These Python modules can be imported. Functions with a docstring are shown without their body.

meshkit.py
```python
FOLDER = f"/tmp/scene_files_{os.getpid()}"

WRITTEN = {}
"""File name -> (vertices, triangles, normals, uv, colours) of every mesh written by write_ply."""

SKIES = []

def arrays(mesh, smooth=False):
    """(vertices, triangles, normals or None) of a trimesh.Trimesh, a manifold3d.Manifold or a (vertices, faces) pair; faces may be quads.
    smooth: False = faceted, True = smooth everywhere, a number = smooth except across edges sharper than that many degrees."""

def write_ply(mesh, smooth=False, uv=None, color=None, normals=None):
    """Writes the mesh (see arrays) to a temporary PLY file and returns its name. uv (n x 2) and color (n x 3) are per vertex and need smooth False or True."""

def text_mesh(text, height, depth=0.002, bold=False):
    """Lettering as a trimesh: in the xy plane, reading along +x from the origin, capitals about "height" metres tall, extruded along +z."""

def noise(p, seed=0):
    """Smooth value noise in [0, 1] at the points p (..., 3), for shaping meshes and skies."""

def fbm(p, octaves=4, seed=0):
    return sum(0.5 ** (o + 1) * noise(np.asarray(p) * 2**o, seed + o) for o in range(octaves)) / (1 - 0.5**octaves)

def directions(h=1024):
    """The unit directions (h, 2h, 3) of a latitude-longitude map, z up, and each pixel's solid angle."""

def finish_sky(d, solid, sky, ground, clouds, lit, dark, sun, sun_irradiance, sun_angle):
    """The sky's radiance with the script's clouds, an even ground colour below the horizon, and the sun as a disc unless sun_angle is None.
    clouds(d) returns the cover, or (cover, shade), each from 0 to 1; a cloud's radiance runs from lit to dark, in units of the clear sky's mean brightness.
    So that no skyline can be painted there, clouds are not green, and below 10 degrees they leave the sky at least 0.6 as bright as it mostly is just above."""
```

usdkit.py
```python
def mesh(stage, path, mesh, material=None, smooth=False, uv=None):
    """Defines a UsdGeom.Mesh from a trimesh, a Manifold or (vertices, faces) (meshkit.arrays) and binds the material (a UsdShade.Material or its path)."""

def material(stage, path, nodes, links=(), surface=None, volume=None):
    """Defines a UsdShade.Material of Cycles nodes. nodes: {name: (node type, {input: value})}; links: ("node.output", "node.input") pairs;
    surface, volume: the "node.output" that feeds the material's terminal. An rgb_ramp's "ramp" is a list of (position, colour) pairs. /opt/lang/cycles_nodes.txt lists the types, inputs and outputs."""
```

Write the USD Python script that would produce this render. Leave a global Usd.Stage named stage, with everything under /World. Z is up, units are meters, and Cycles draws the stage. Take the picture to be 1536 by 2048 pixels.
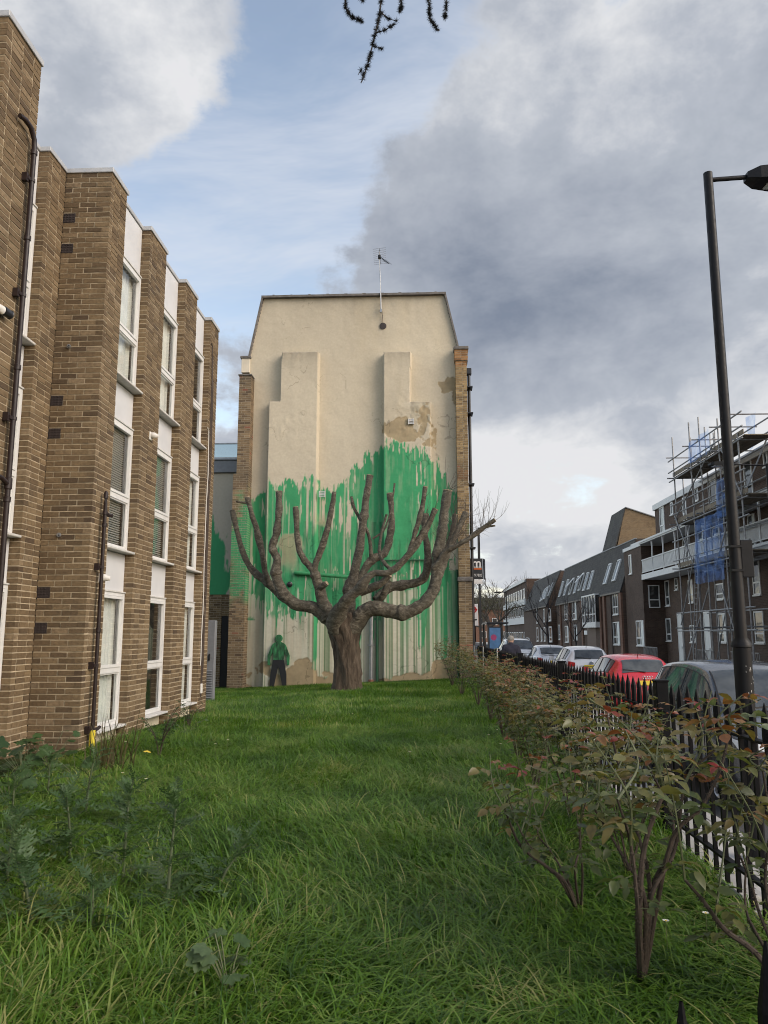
import math, random
import numpy as np
import trimesh, usdkit, meshkit
from shapely.geometry import Polygon, Point, box as sbox
from shapely.ops import unary_union
from pxr import Usd, UsdGeom, UsdLux, UsdShade, Gf, Sdf, Vt

stage = Usd.Stage.CreateInMemory()
UsdGeom.SetStageUpAxis(stage, 'Z'); UsdGeom.SetStageMetersPerUnit(stage, 1.0)
UsdGeom.Xform.Define(stage, '/World'); UsdGeom.Scope.Define(stage, '/World/Looks')

# ------------------------------------------------------------------ camera
FPX, HORIZON, VPX = 1540.0, 1268.0, 840.0          # focal length and vanishing point, in pixels of the photograph
EYE = np.array([0.0, 0.0, 1.55])
PITCH = math.atan((HORIZON - 1024) / FPX)
YAW = math.atan((VPX - 768) / math.hypot(FPX, HORIZON - 1024))
RIGHT = np.array([math.cos(YAW), math.sin(YAW), 0.0])
FWD = np.array([-math.sin(YAW), math.cos(YAW), 0.0]) * math.cos(PITCH) + np.array([0, 0, math.sin(PITCH)])
UP = np.cross(RIGHT, FWD)
cam = UsdGeom.Camera.Define(stage, '/World/camera')
cam.CreateHorizontalApertureAttr(36.0); cam.CreateVerticalApertureAttr(48.0)
cam.CreateFocalLengthAttr(36.0 * FPX / 1536.0)
cam.CreateClippingRangeAttr(Gf.Vec2f(0.05, 20000.0))
M4 = np.eye(4); M4[0, :3], M4[1, :3], M4[2, :3], M4[3, :3] = RIGHT, UP, -FWD, EYE
cam.AddTransformOp().Set(Gf.Matrix4d(*M4.ravel().tolist()))
EXPOSURE = 0.85
cam.CreateExposureAttr(EXPOSURE)

# ------------------------------------------------------------------ node graph helper
class Graph:
    def __init__(self): self.nodes, self.links = {}, []
    def __call__(self, kind, **kw):
        name = 'n%03d_%s' % (len(self.nodes), kind); plain = {}
        for k, v in kw.items():
            if isinstance(v, str) and v.startswith('@'): self.links.append((v[1:], name + '.' + k))
            elif v is not None: plain[k] = v
        self.nodes[name] = (kind, plain)
        return '@' + name
    def math(self, t, a, b=None, c=None, clamp=False):
        kw = dict(math_type=t, value1=a)
        if b is not None: kw['value2'] = b
        if c is not None: kw['value3'] = c
        if clamp: kw['use_clamp'] = True
        return self('math', **kw) + '.value'
    def ramp(self, fac, stops, interp=True):
        return self('rgb_ramp', fac=fac, ramp=stops, interpolate=interp) + '.color'
    def mix(self, fac, a, b, t='mix'):
        return self('mix', mix_type=t, fac=fac, color1=a, color2=b) + '.color'
    def noise(self, vec, scale, detail=4.0, rough=0.55, dist=0.0):
        return self('noise_texture', vector=vec, scale=scale, detail=detail, roughness=rough, distortion=dist) + '.fac'
    def remap(self, v, a, b, c=0.0, d=1.0, t='smoothstep'):
        return self('map_range', value=v, from_min=a, from_max=b, to_min=c, to_max=d, range_type=t, clamp=True) + '.result'
    def make(self, name, surface=None, volume=None):
        return usdkit.material(stage, '/World/Looks/' + name, self.nodes, self.links, surface=surface and surface[1:], volume=volume and volume[1:])

# ------------------------------------------------------------------ sky and sun
SUN = np.array([0.80, -0.42, 0.0]); SUN /= np.linalg.norm(SUN)
SUN_EL = math.radians(32)
SUN_DIR = np.array([SUN[0] * math.cos(SUN_EL), SUN[1] * math.cos(SUN_EL), math.sin(SUN_EL)])
SKY_STRENGTH = 0.10
SUN_INTENSITY, SUN_ANGLE = 0.34, 34.0
CL = 4.9
SKY_GAIN = (2.05, 1.68, 1.36)

def pixel_dir(x, y):
    d = FWD * FPX + RIGHT * (x - 768) + UP * (1024 - y)
    return d / np.linalg.norm(d)

def build_sky():
    g = Graph()
    tc = g('texture_coordinate') + '.generated'
    sky = g('sky_texture', sky_type='single_scattering', sun_disc=False, sun_elevation=SUN_EL,
            sun_rotation=math.atan2(SUN_DIR[0], SUN_DIR[1]), air_density=1.0, aerosol_density=1.0, ozone_density=1.4) + '.color'
    xyz = g('separate_xyz', vector=tc)
    zz = g.math('maximum', xyz + '.z', 0.0)
    den = g.math('add', zz, 0.16)
    flat = g('combine_xyz', x=g.math('divide', xyz + '.x', den), y=g.math('divide', xyz + '.y', den), z=0.0) + '.vector'
    warp = g('noise_texture', vector=flat, scale=1.1, detail=3.0, roughness=0.5) + '.color'
    flatw = g('vector_math', math_type='multiply_add', vector1=warp, vector2=(0.55, 0.55, 0.0), vector3=flat) + '.vector'
    n1 = g.noise(flatw, 0.95, 8.0, 0.60)          # cumulus cover
    dirw = g('vector_math', math_type='multiply_add', vector1=warp, vector2=(0.10, 0.10, 0.10), vector3=tc) + '.vector'
    squash = g('mapping', vector=dirw, scale=(1.0, 1.0, 1.5)) + '.vector'
    n2 = g.noise(squash, 5.5, 9.0, 0.62)          # billows
    n4 = g.noise(squash, 2.6, 6.0, 0.58)          # heaps
    wisp = g('mapping', vector=flatw, rotation=(0, 0, 0.7), scale=(0.8, 2.2, 1.0)) + '.vector'
    n3 = g.noise(wisp, 1.1, 8.0, 0.62)           # thin high veil
    def blob(px, py, rx, ry, amp):               # a cloud bank round one direction of the sky; radii as pixels of the picture
        d = pixel_dir(px, py)
        u = np.cross(d, [0, 0, 1.0]); u /= np.linalg.norm(u); v = np.cross(u, d)
        off = g('vector_math', math_type='subtract', vector1=tc, vector2=tuple(d)) + '.vector'
        a = g('vector_math', math_type='dot_product', vector1=off, vector2=tuple(u * FPX / rx)) + '.value'
        b = g('vector_math', math_type='dot_product', vector1=off, vector2=tuple(v * FPX / ry)) + '.value'
        r2 = g.math('add', g.math('multiply', a, a), g.math('multiply', b, b))
        front = g('vector_math', math_type='dot_product', vector1=tc, vector2=tuple(d)) + '.value'
        e = g.math('exponent', g.math('multiply', r2, -1.0))
        return g.math('multiply', g.math('multiply', e, amp), g.math('greater_than', front, 0.0))
    def total(items):
        s = items[0]
        for i in items[1:]: s = g.math('add', s, i)
        return s
    bank = total([blob(190, 60, 330, 290, 0.62), blob(1190, 560, 520, 300, 0.50), blob(1330, 170, 380, 230, 0.16), blob(1000, 300, 210, 150, 0.10), blob(830, 600, 260, 130, 0.22),
                  blob(1100, 1050, 900, 190, 0.24), blob(420, 430, 260, 150, -0.42), blob(640, 120, 200, 260, -0.42), blob(560, 560, 160, 120, -0.12)])
    cover = g.remap(g.math('add', g.math('add', g.math('multiply', n1, 0.66), g.math('multiply', n2, 0.74)), bank), 0.77, 0.885)
    # how deep in its own shade a cloud stands
    dark = total([blob(1080, 520, 430, 230, 0.72), blob(1350, 650, 330, 150, 0.38), blob(850, 560, 230, 90, 0.42), blob(1150, 780, 420, 70, 0.25),
                  blob(1330, 190, 380, 200, -0.02), blob(150, 90, 230, 190, 0.02), blob(1050, 940, 460, 110, -0.30), blob(1150, 1080, 500, 60, 0.18)])
    shade = g.remap(g.math('add', g.math('add', dark, g.math('multiply', g.math('subtract', n2, 0.5), 2.3)), g.math('multiply', g.math('subtract', n4, 0.5), 2.2)), -0.22, 1.40, t='linear')
    lit_c, mid_c, dark_c = (CL * 0.90, CL * 0.91, CL * 0.93), (CL * 0.54, CL * 0.58, CL * 0.655), (CL * 0.25, CL * 0.295, CL * 0.385)
    ccol = g.ramp(shade, [(0.0, lit_c), (0.35, mid_c), (1.0, dark_c)])
    veil = g.remap(g.math('add', n3, total([blob(640, 380, 330, 190, 0.16), blob(880, 180, 140, 190, 0.10)])), 0.40, 0.80, 0.04, 0.80)
    skyb = g.mix(1.0, sky, (SKY_GAIN[0], SKY_GAIN[1], SKY_GAIN[2]), 'multiply')
    withveil = g.mix(veil, skyb, (CL * 0.86, CL * 0.90, CL * 0.98))
    col = g.mix(cover, withveil, ccol)
    haze = g.remap(zz, 0.0, 0.14, 0.45, 0.0)
    col = g.mix(haze, col, (CL * 0.80, CL * 0.82, CL * 0.85))
    bg = g('background_shader', color=col, strength=SKY_STRENGTH) + '.background'
    return g.make('sky_look', surface=bg)


dome = UsdLux.DomeLight.Define(stage, '/World/sky')
UsdShade.MaterialBindingAPI.Apply(dome.GetPrim()).Bind(build_sky())
dome.GetPrim().SetCustomDataByKey('kind', 'structure'); dome.GetPrim().SetCustomDataByKey('label', 'cloudy sky with blue gaps and a dark grey cloud bank')
sun = UsdLux.DistantLight.Define(stage, '/World/sun')
sun.CreateIntensityAttr(SUN_INTENSITY); sun.CreateAngleAttr(SUN_ANGLE); sun.CreateColorAttr(Gf.Vec3f(1.0, 0.93, 0.83))
sun.CreateNormalizeAttr(True)
zc = SUN_DIR; xc = np.cross([0, 0, 1.0], zc); xc /= np.linalg.norm(xc); yc = np.cross(zc, xc)
S4 = np.eye(4); S4[0, :3], S4[1, :3], S4[2, :3] = xc, yc, zc
sun.AddTransformOp().Set(Gf.Matrix4d(*S4.ravel().tolist()))

# ------------------------------------------------------------------ geometry helpers
def at_y(px, py, Y):
    d = pixel_dir(px, py); return EYE + d * (Y / d[1])
def at_x(px, py, X):
    d = pixel_dir(px, py); return EYE + d * (X / d[0])
def at_z(px, py, Z):
    d = pixel_dir(px, py); return EYE + d * ((Z - EYE[2]) / d[2])
def project(p):
    v = np.asarray(p, float) - EYE; z = v @ FWD
    return 768 + FPX * (v @ RIGHT) / z, 1024 - FPX * (v @ UP) / z, z

USED = {}
def numbered(parent, name):
    k = (parent, name); n = USED.get(k, 0); USED[k] = n + 1
    return name if n == 0 else '%s_%03d' % (name, n)

class MB:
    """Collects boxes, tubes and faces into one mesh (world coordinates)."""
    def __init__(self): self.v, self.f, self.n, self.att = [], [], 0, []
    def add(self, v, f, tone=None):
        v = np.asarray(v, float); f = np.asarray(f, int)
        if f.ndim == 2 and f.shape[1] == 4: f = np.vstack([f[:, [0, 1, 2]], f[:, [0, 2, 3]]])
        self.v.append(v); self.f.append(f + self.n); self.n += len(v)
        self.att.append(np.full(len(v), 0.5 if tone is None else tone) if np.ndim(tone if tone is not None else 0.5) == 0 else np.asarray(tone))
        return self
    BOXF = np.array([[0, 2, 3, 1], [4, 5, 7, 6], [0, 1, 5, 4], [2, 6, 7, 3], [0, 4, 6, 2], [1, 3, 7, 5]])
    def box(self, x0, x1, y0, y1, z0, z1, tone=None):
        x0, x1 = min(x0, x1), max(x0, x1); y0, y1 = min(y0, y1), max(y0, y1); z0, z1 = min(z0, z1), max(z0, z1)
        v = [(x, y, z) for x in (x0, x1) for y in (y0, y1) for z in (z0, z1)]
        return self.add(v, self.BOXF, tone)
    def obox(self, c, ax, ay, az, tone=None):
        """Box round c with half-axis vectors."""
        c, ax, ay, az = (np.asarray(q, float) for q in (c, ax, ay, az))
        if np.dot(np.cross(ax, ay), az) < 0: ax = -ax
        v = [c + i * ax + j * ay + k * az for i in (-1, 1) for j in (-1, 1) for k in (-1, 1)]
        return self.add(v, self.BOXF, tone)
    def bbox(self, x0, x1, y0, y1, z0, z1, b=0.01, tone=None):
        """Box with chamfered edges."""
        pts = []
        for sx in (0, 1):
            for sy in (0, 1):
                for sz in (0, 1):
                    X, Y, Z = (x0, x1)[sx], (y0, y1)[sy], (z0, z1)[sz]
                    dx, dy, dz = (b, -b)[sx], (b, -b)[sy], (b, -b)[sz]
                    pts += [(X, Y + dy, Z + dz), (X + dx, Y, Z + dz), (X + dx, Y + dy, Z)]
        h = trimesh.Trimesh(pts).convex_hull
        return self.add(h.vertices, h.faces, tone)
    def beam(self, a, b, w, h=None, up=(0, 0, 1), tone=None):
        a, b = np.asarray(a, float), np.asarray(b, float); h = w if h is None else h
        d = b - a; L = np.linalg.norm(d)
        if L < 1e-9: return self
        d = d / L; u = np.asarray(up, float)
        if abs(d @ u) > 0.98: u = np.array([1.0, 0, 0])
        s = np.cross(d, u); s /= np.linalg.norm(s); t = np.cross(s, d)
        return self.obox((a + b) / 2, d * L / 2, s * w / 2, t * h / 2, tone)
    def tube(self, pts, r, sides=8, caps=True, tone=None):
        p = np.asarray(pts, float); n = len(p); r = np.broadcast_to(np.asarray(r, float), (n,))
        t = np.gradient(p, axis=0) if n > 2 else np.repeat([p[1] - p[0]], n, 0)
        t = t / (np.linalg.norm(t, axis=1, keepdims=True) + 1e-12)
        a = np.zeros((n, 3)); u = np.array([0, 0, 1.0]) if abs(t[0, 2]) < 0.9 else np.array([1.0, 0, 0])
        prev = np.cross(t[0], u); prev /= np.linalg.norm(prev)
        for i in range(n):
            prev = prev - t[i] * (prev @ t[i]); prev /= np.linalg.norm(prev) + 1e-12; a[i] = prev
        b = np.cross(t, a); ang = np.arange(sides) * 2 * np.pi / sides
        v = p[:, None] + r[:, None, None] * (np.cos(ang)[None, :, None] * a[:, None] + np.sin(ang)[None, :, None] * b[:, None])
        v = v.reshape(-1, 3)
        i, j = np.meshgrid(np.arange(n - 1), np.arange(sides), indexing='ij')
        q = np.stack([i * sides + j, i * sides + (j + 1) % sides, (i + 1) * sides + (j + 1) % sides, (i + 1) * sides + j], -1).reshape(-1, 4)
        f = np.vstack([q[:, [0, 1, 2]], q[:, [0, 2, 3]]])
        if caps:
            k = len(v); v = np.vstack([v, p[:1], p[-1:]])
            j = np.arange(sides)
            f = np.vstack([f, np.stack([np.full(sides, k), (j + 1) % sides, j], 1), np.stack([np.full(sides, k + 1), (n - 1) * sides + j, (n - 1) * sides + (j + 1) % sides], 1)])
        return self.add(v, f, tone)
    def lathe(self, c, prof, sides=16, axis=(0, 0, 1), tone=None):
        """prof: (radius, height along axis) pairs."""
        ax = np.asarray(axis, float); ax /= np.linalg.norm(ax)
        p = [np.asarray(c, float) + ax * h for _, h in prof]
        n = len(p); u = np.array([0, 0, 1.0]) if abs(ax[2]) < 0.9 else np.array([1.0, 0, 0])
        a = np.cross(ax, u); a /= np.linalg.norm(a); b = np.cross(ax, a); ang = np.arange(sides) * 2 * np.pi / sides
        v = np.vstack([p[i] + prof[i][0] * (np.cos(ang)[:, None] * a + np.sin(ang)[:, None] * b) for i in range(n)])
        i, j = np.meshgrid(np.arange(n - 1), np.arange(sides), indexing='ij')
        q = np.stack([i * sides + j, i * sides + (j + 1) % sides, (i + 1) * sides + (j + 1) % sides, (i + 1) * sides + j], -1).reshape(-1, 4)
        return self.add(v, np.vstack([q[:, [0, 1, 2]], q[:, [0, 2, 3]]]), tone)
    def prism(self, poly2, a, b, ax='y', tone=None):
        """A 2-D polygon (list or shapely) extruded from a to b along an axis: 'y' uses (x, z), 'x' uses (y, z), 'z' uses (x, y)."""
        poly = poly2 if hasattr(poly2, 'exterior') else Polygon(poly2)
        m = trimesh.creation.extrude_polygon(poly, b - a); v = np.array(m.vertices); f = np.array(m.faces)
        if ax == 'y': v = np.stack([v[:, 0], a + v[:, 2], v[:, 1]], 1); f = f[:, ::-1]
        elif ax == 'x': v = np.stack([a + v[:, 2], v[:, 0], v[:, 1]], 1)
        else: v = np.stack([v[:, 0], v[:, 1], a + v[:, 2]], 1)
        return self.add(v, f, tone)
    def quad(self, a, b, c, d, tone=None): return self.add([a, b, c, d], [[0, 1, 2, 3]], tone)
    def tri(self, m, tone=None): return self.add(m.vertices, m.faces, tone)
    def empty(self): return self.n == 0
    def arrays(self): return np.vstack(self.v), np.vstack(self.f), np.concatenate(self.att)

MATS = {}
def bind(prim, m):
    UsdShade.MaterialBindingAPI.Apply(prim).Bind(MATS[m] if isinstance(m, str) else m)

class Thing:
    """A thing: an Xform at its base whose children are its parts."""
    def __init__(self, name, label, cat, loc=(0, 0, 0), group=None, kind=None, path=None):
        self.loc = np.asarray(loc, float)
        self.path = '/World/' + numbered('/World', name)
        self.x = UsdGeom.Xform.Define(stage, self.path)
        self.x.AddTranslateOp().Set(Gf.Vec3d(*self.loc.tolist()))
        p = self.x.GetPrim()
        for k, v in (('label', label), ('category', cat), ('group', group), ('kind', kind)):
            if v: p.SetCustomDataByKey(k, v)
    def part(self, name, mb, mat, smooth=False, parent=None, label=None, kind=None, tone=False, color=None):
        """Adds a part (or, with parent, a sub-part); returns its path."""
        v, f, att = mb.arrays() if isinstance(mb, MB) else (np.asarray(mb[0], float), np.asarray(mb[1]), None)
        base = parent or self.path
        path = base + '/' + numbered(base, name)
        emit(path, v - self.loc, f, mat, smooth, att if tone else None, color)
        p = stage.GetPrimAtPath(path)
        if label: p.SetCustomDataByKey('label', label)
        if kind: p.SetCustomDataByKey('kind', kind)
        return path

def emit(path, v, f, mat, smooth=False, tone=None, color=None):
    m = usdkit.mesh(stage, path, (v, f), None, smooth=smooth)
    bind(m.GetPrim(), mat)
    api = UsdGeom.PrimvarsAPI(m)
    if tone is not None:
        if len(np.unique(tone)) == 1:
            api.CreatePrimvar('tone', Sdf.ValueTypeNames.FloatArray, 'constant').Set(Vt.FloatArray([float(tone[0])]))
        else:
            api.CreatePrimvar('tone', Sdf.ValueTypeNames.FloatArray, 'vertex').Set(Vt.FloatArray.FromNumpy(np.asarray(tone, np.float32)))
    if color is not None:
        api.CreatePrimvar('paint', Sdf.ValueTypeNames.Color3fArray, 'vertex').Set(Vt.Vec3fArray.FromNumpy(np.asarray(color, np.float32)))
    return m

def single(name, mb, mat, label=None, cat=None, group=None, kind=None, smooth=False, tone=False):
    """A thing that is one mesh."""
    v, f, att = mb.arrays()
    path = '/World/' + numbered('/World', name)
    m = emit(path, v, f, mat, smooth, att if tone else None)
    for k, q in (('label', label), ('category', cat), ('group', group), ('kind', kind)):
        if q: m.GetPrim().SetCustomDataByKey(k, q)
    return path

def spline(pts, n):
    """Catmull-Rom through the points (any number of columns)."""
    p = np.asarray(pts, float); p = np.vstack([2 * p[0] - p[1], p, 2 * p[-1] - p[-2]])
    out = []; segs = len(p) - 3
    for t in np.linspace(0, segs - 1e-9, n):
        i = int(t); u = t - i; a, b, c, d = p[i:i + 4]
        out.append(0.5 * (2 * b + (c - a) * u + (2 * a - 5 * b + 4 * c - d) * u * u + (3 * b - a - 3 * c + d) * u ** 3))
    return np.array(out)

# ground height of the lawn
def lawn_z(x, y):
    x, y = np.asarray(x, float), np.asarray(y, float)
    s = np.clip((y - 9) / 16.0, 0, 1); s = s * s * (3 - 2 * s)
    far = -0.14 + (x + 5.7) / 7.4 * 0.33
    near = 0.04 + 0.05 * np.clip(np.abs(x) / 4.0, 0, 1)
    h = near * (1 - s) + far * s
    h = h + 0.07 * np.exp(-(((y - 14) / 6.0) ** 2 + ((x + 1.0) / 3.0) ** 2))
    p = np.stack([x * 0.55, y * 0.55, np.zeros_like(x)], -1)
    return h + (meshkit.fbm(p, 3, 5) - 0.5) * 0.10 * np.clip(1 - (y - 22) / 3.0, 0.0, 1)
# ------------------------------------------------------------------ materials
def plain(name, col, rough=0.6, metal=0.0, spec=0.5, var=0.12, scale=9.0, bump=0.0, bscale=60.0, coat=0.0):
    """One colour with slight mottling, wear and relief."""
    g = Graph(); pos = g('geometry') + '.position'
    n = g.noise(pos, scale, 5.0, 0.6)
    f = g.remap(n, 0.3, 0.7, 1 - var, 1 + var, 'linear')
    c = g('vector_math', math_type='scale', vector1=tuple(col), scale=f) + '.vector'
    nb = None
    if bump: nb = g('bump', height=g.noise(pos, bscale, 4.0), strength=bump, distance=0.01) + '.normal'
    rr = g.remap(g.noise(pos, scale * 2.3, 3.0), 0.3, 0.7, max(0.02, rough - 0.08), min(1.0, rough + 0.08), 'linear')
    p = g('principled_bsdf', base_color=c, roughness=rr, metallic=metal, specular_ior_level=spec, coat_weight=coat, normal=nb)
    MATS[name] = g.make(name, p + '.BSDF'); return MATS[name]

def brick_mat(name, stops, dirt=0.5, stain=(0.05, 0.042, 0.035)):
    g = Graph(); pos = g('geometry') + '.position'
    tone = g('attribute', attribute='tone') + '.fac'
    base = g.ramp(tone, stops)
    n = g.noise(pos, 26.0, 5.0, 0.65)
    base = g.mix(g.remap(n, 0.35, 0.75, 0.0, 0.55), base, tuple(0.62 * np.array(stops[0][1])))
    n2 = g.noise(pos, 0.75, 4.0, 0.6)
    base = g.mix(g.remap(n2, 0.50, 0.78, 0.0, dirt), base, stain)
    sp = g.noise(pos, 130.0, 2.0, 0.5)
    base = g.mix(g.remap(sp, 0.62, 0.75, 0.0, 0.35), base, (0.36, 0.31, 0.23))
    b = g('bump', height=g.noise(pos, 90.0, 5.0, 0.6), strength=0.45, distance=0.006) + '.normal'
    p = g('principled_bsdf', base_color=base, roughness=0.92, specular_ior_level=0.25, normal=b)
    MATS[name] = g.make(name, p + '.BSDF')

brick_mat('brown_brick', [(0.0, (0.078, 0.053, 0.033)), (0.16, (0.105, 0.073, 0.042)), (0.45, (0.150, 0.104, 0.058)), (0.75, (0.200, 0.143, 0.080)), (0.93, (0.225, 0.165, 0.10)), (1.0, (0.20, 0.15, 0.095))], 0.42)
brick_mat('stock_brick', [(0.0, (0.10, 0.07, 0.04)), (0.3, (0.19, 0.135, 0.075)), (0.7, (0.27, 0.20, 0.11)), (0.9, (0.32, 0.24, 0.14)), (1.0, (0.27, 0.11, 0.06))], 0.4)
plain('mortar', (0.40, 0.335, 0.235), 0.95, spec=0.2, var=0.25, scale=7.0, bump=0.3)
plain('grey_mortar', (0.34, 0.29, 0.215), 0.95, spec=0.2, var=0.3, scale=5.0, bump=0.3)
plain('white_upvc', (0.60, 0.60, 0.585), 0.35, var=0.05, scale=3.0)
plain('white_panel', (0.545, 0.55, 0.555), 0.42, var=0.07, scale=2.0)
plain('cream_plinth', (0.52, 0.47, 0.34), 0.8, var=0.15, scale=4.0, bump=0.2)
plain('sill_grey', (0.50, 0.49, 0.46), 0.6, var=0.15)
plain('coping_grey', (0.36, 0.37, 0.38), 0.45, var=0.12, scale=4.0)
plain('stone_coping', (0.13, 0.12, 0.11), 0.9, var=0.35, scale=6.0, bump=0.4)
plain('pipe_brown', (0.018, 0.011, 0.010), 0.45, spec=0.35, var=0.2)
plain('black_paint', (0.012, 0.012, 0.014), 0.38, var=0.25, scale=14.0, bump=0.06)
plain('black_iron', (0.004, 0.004, 0.005), 0.55, spec=0.14, var=0.3, scale=18.0, bump=0.10, bscale=90.0)
plain('post_black', (0.006, 0.006, 0.007), 0.45, spec=0.24, var=0.3, scale=9.0, bump=0.08)
plain('vent_dark', (0.030, 0.022, 0.021), 0.7, var=0.25, scale=20.0)
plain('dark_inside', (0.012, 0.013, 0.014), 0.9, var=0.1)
plain('curtain', (0.60, 0.61, 0.58), 0.9, var=0.12, scale=3.0)
plain('blind', (0.64, 0.66, 0.64), 0.6, var=0.05)
plain('grey_plastic', (0.33, 0.32, 0.30), 0.5, var=0.12)
plain('pale_plastic', (0.60, 0.58, 0.54), 0.45, var=0.1)
plain('yellow_paint', (0.62, 0.50, 0.04), 0.5, var=0.12)
plain('galvanised', (0.30, 0.31, 0.32), 0.42, metal=0.75, var=0.18, scale=10.0)
plain('scaffold_steel', (0.25, 0.25, 0.25), 0.55, metal=0.55, var=0.3, scale=6.0)
plain('scaffold_board', (0.17, 0.14, 0.10), 0.85, var=0.3, scale=6.0, bump=0.2)
plain('lead_grey', (0.16, 0.17, 0.185), 0.5, var=0.12)
plain('grey_render', (0.60, 0.54, 0.43), 0.9, var=0.12, scale=1.4, bump=0.12, bscale=20)
plain('rubber', (0.018, 0.018, 0.018), 0.85, var=0.15)
plain('alloy', (0.42, 0.42, 0.43), 0.3, metal=0.9, var=0.06)
plain('chrome', (0.62, 0.62, 0.62), 0.12, metal=1.0, var=0.03)
plain('car_grey', (0.045, 0.050, 0.060), 0.30, metal=0.35, var=0.05, coat=1.0)
plain('car_red', (0.46, 0.012, 0.020), 0.32, var=0.04, coat=1.0)
plain('car_white', (0.68, 0.69, 0.70), 0.32, var=0.03, coat=1.0)
plain('car_silver', (0.50, 0.53, 0.56), 0.32, metal=0.3, var=0.03, coat=1.0)
plain('car_trim', (0.016, 0.016, 0.017), 0.5, var=0.1)
plain('tail_red', (0.40, 0.010, 0.012), 0.15, var=0.05)
plain('lamp_glass', (0.62, 0.64, 0.66), 0.08, var=0.05)
plain('plate_yellow', (0.70, 0.52, 0.05), 0.4, var=0.03)
plain('plate_white', (0.72, 0.72, 0.70), 0.4, var=0.03)
plain('plate_black', (0.012, 0.012, 0.012), 0.5, var=0.03)
plain('daisy_white', (0.78, 0.78, 0.74), 0.8, var=0.04)
plain('daisy_yellow', (0.65, 0.46, 0.04), 0.8, var=0.04)
plain('navy_cloth', (0.020, 0.020, 0.034), 0.9, var=0.2, scale=8, bump=0.2)
plain('grey_hair', (0.26, 0.24, 0.21), 0.9, var=0.2, scale=40, bump=0.3)
plain('skin', (0.42, 0.26, 0.19), 0.6, var=0.06)
plain('dark_trousers', (0.018, 0.018, 0.020), 0.9, var=0.15)
plain('white_board', (0.70, 0.70, 0.69), 0.5, var=0.06)
plain('sign_black', (0.014, 0.015, 0.018), 0.5, var=0.05)
plain('sign_orange', (0.60, 0.13, 0.02), 0.5, var=0.05)
plain('sign_red', (0.50, 0.02, 0.02), 0.5, var=0.05)
plain('sign_blue', (0.10, 0.22, 0.40), 0.4, var=0.2, scale=3)
plain('sign_pink', (0.45, 0.06, 0.16), 0.4, var=0.2, scale=3)
plain('kerb_stone', (0.33, 0.32, 0.30), 0.85, var=0.18, scale=5.0, bump=0.25)
plain('white_metal', (0.56, 0.56, 0.55), 0.5, var=0.08)
plain('door_white', (0.55, 0.55, 0.53), 0.5, var=0.06)
plain('door_brown', (0.055, 0.030, 0.022), 0.5, var=0.2)
plain('dark_green_paint', (0.020, 0.085, 0.040), 0.6, var=0.15, scale=12)
plain('hedge_leaf', (0.055, 0.060, 0.020), 0.8, var=0.35, scale=4)
plain('twig_bark', (0.085, 0.068, 0.052), 0.9, var=0.3, scale=12)
plain('twig_dark', (0.030, 0.026, 0.026), 0.9, var=0.3, scale=20)
plain('needle', (0.012, 0.016, 0.020), 0.8, var=0.2, scale=20)
plain('cable', (0.055, 0.040, 0.032), 0.7, var=0.2)
plain('cut_wood', (0.27, 0.21, 0.14), 0.9, var=0.3, scale=30)

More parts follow.
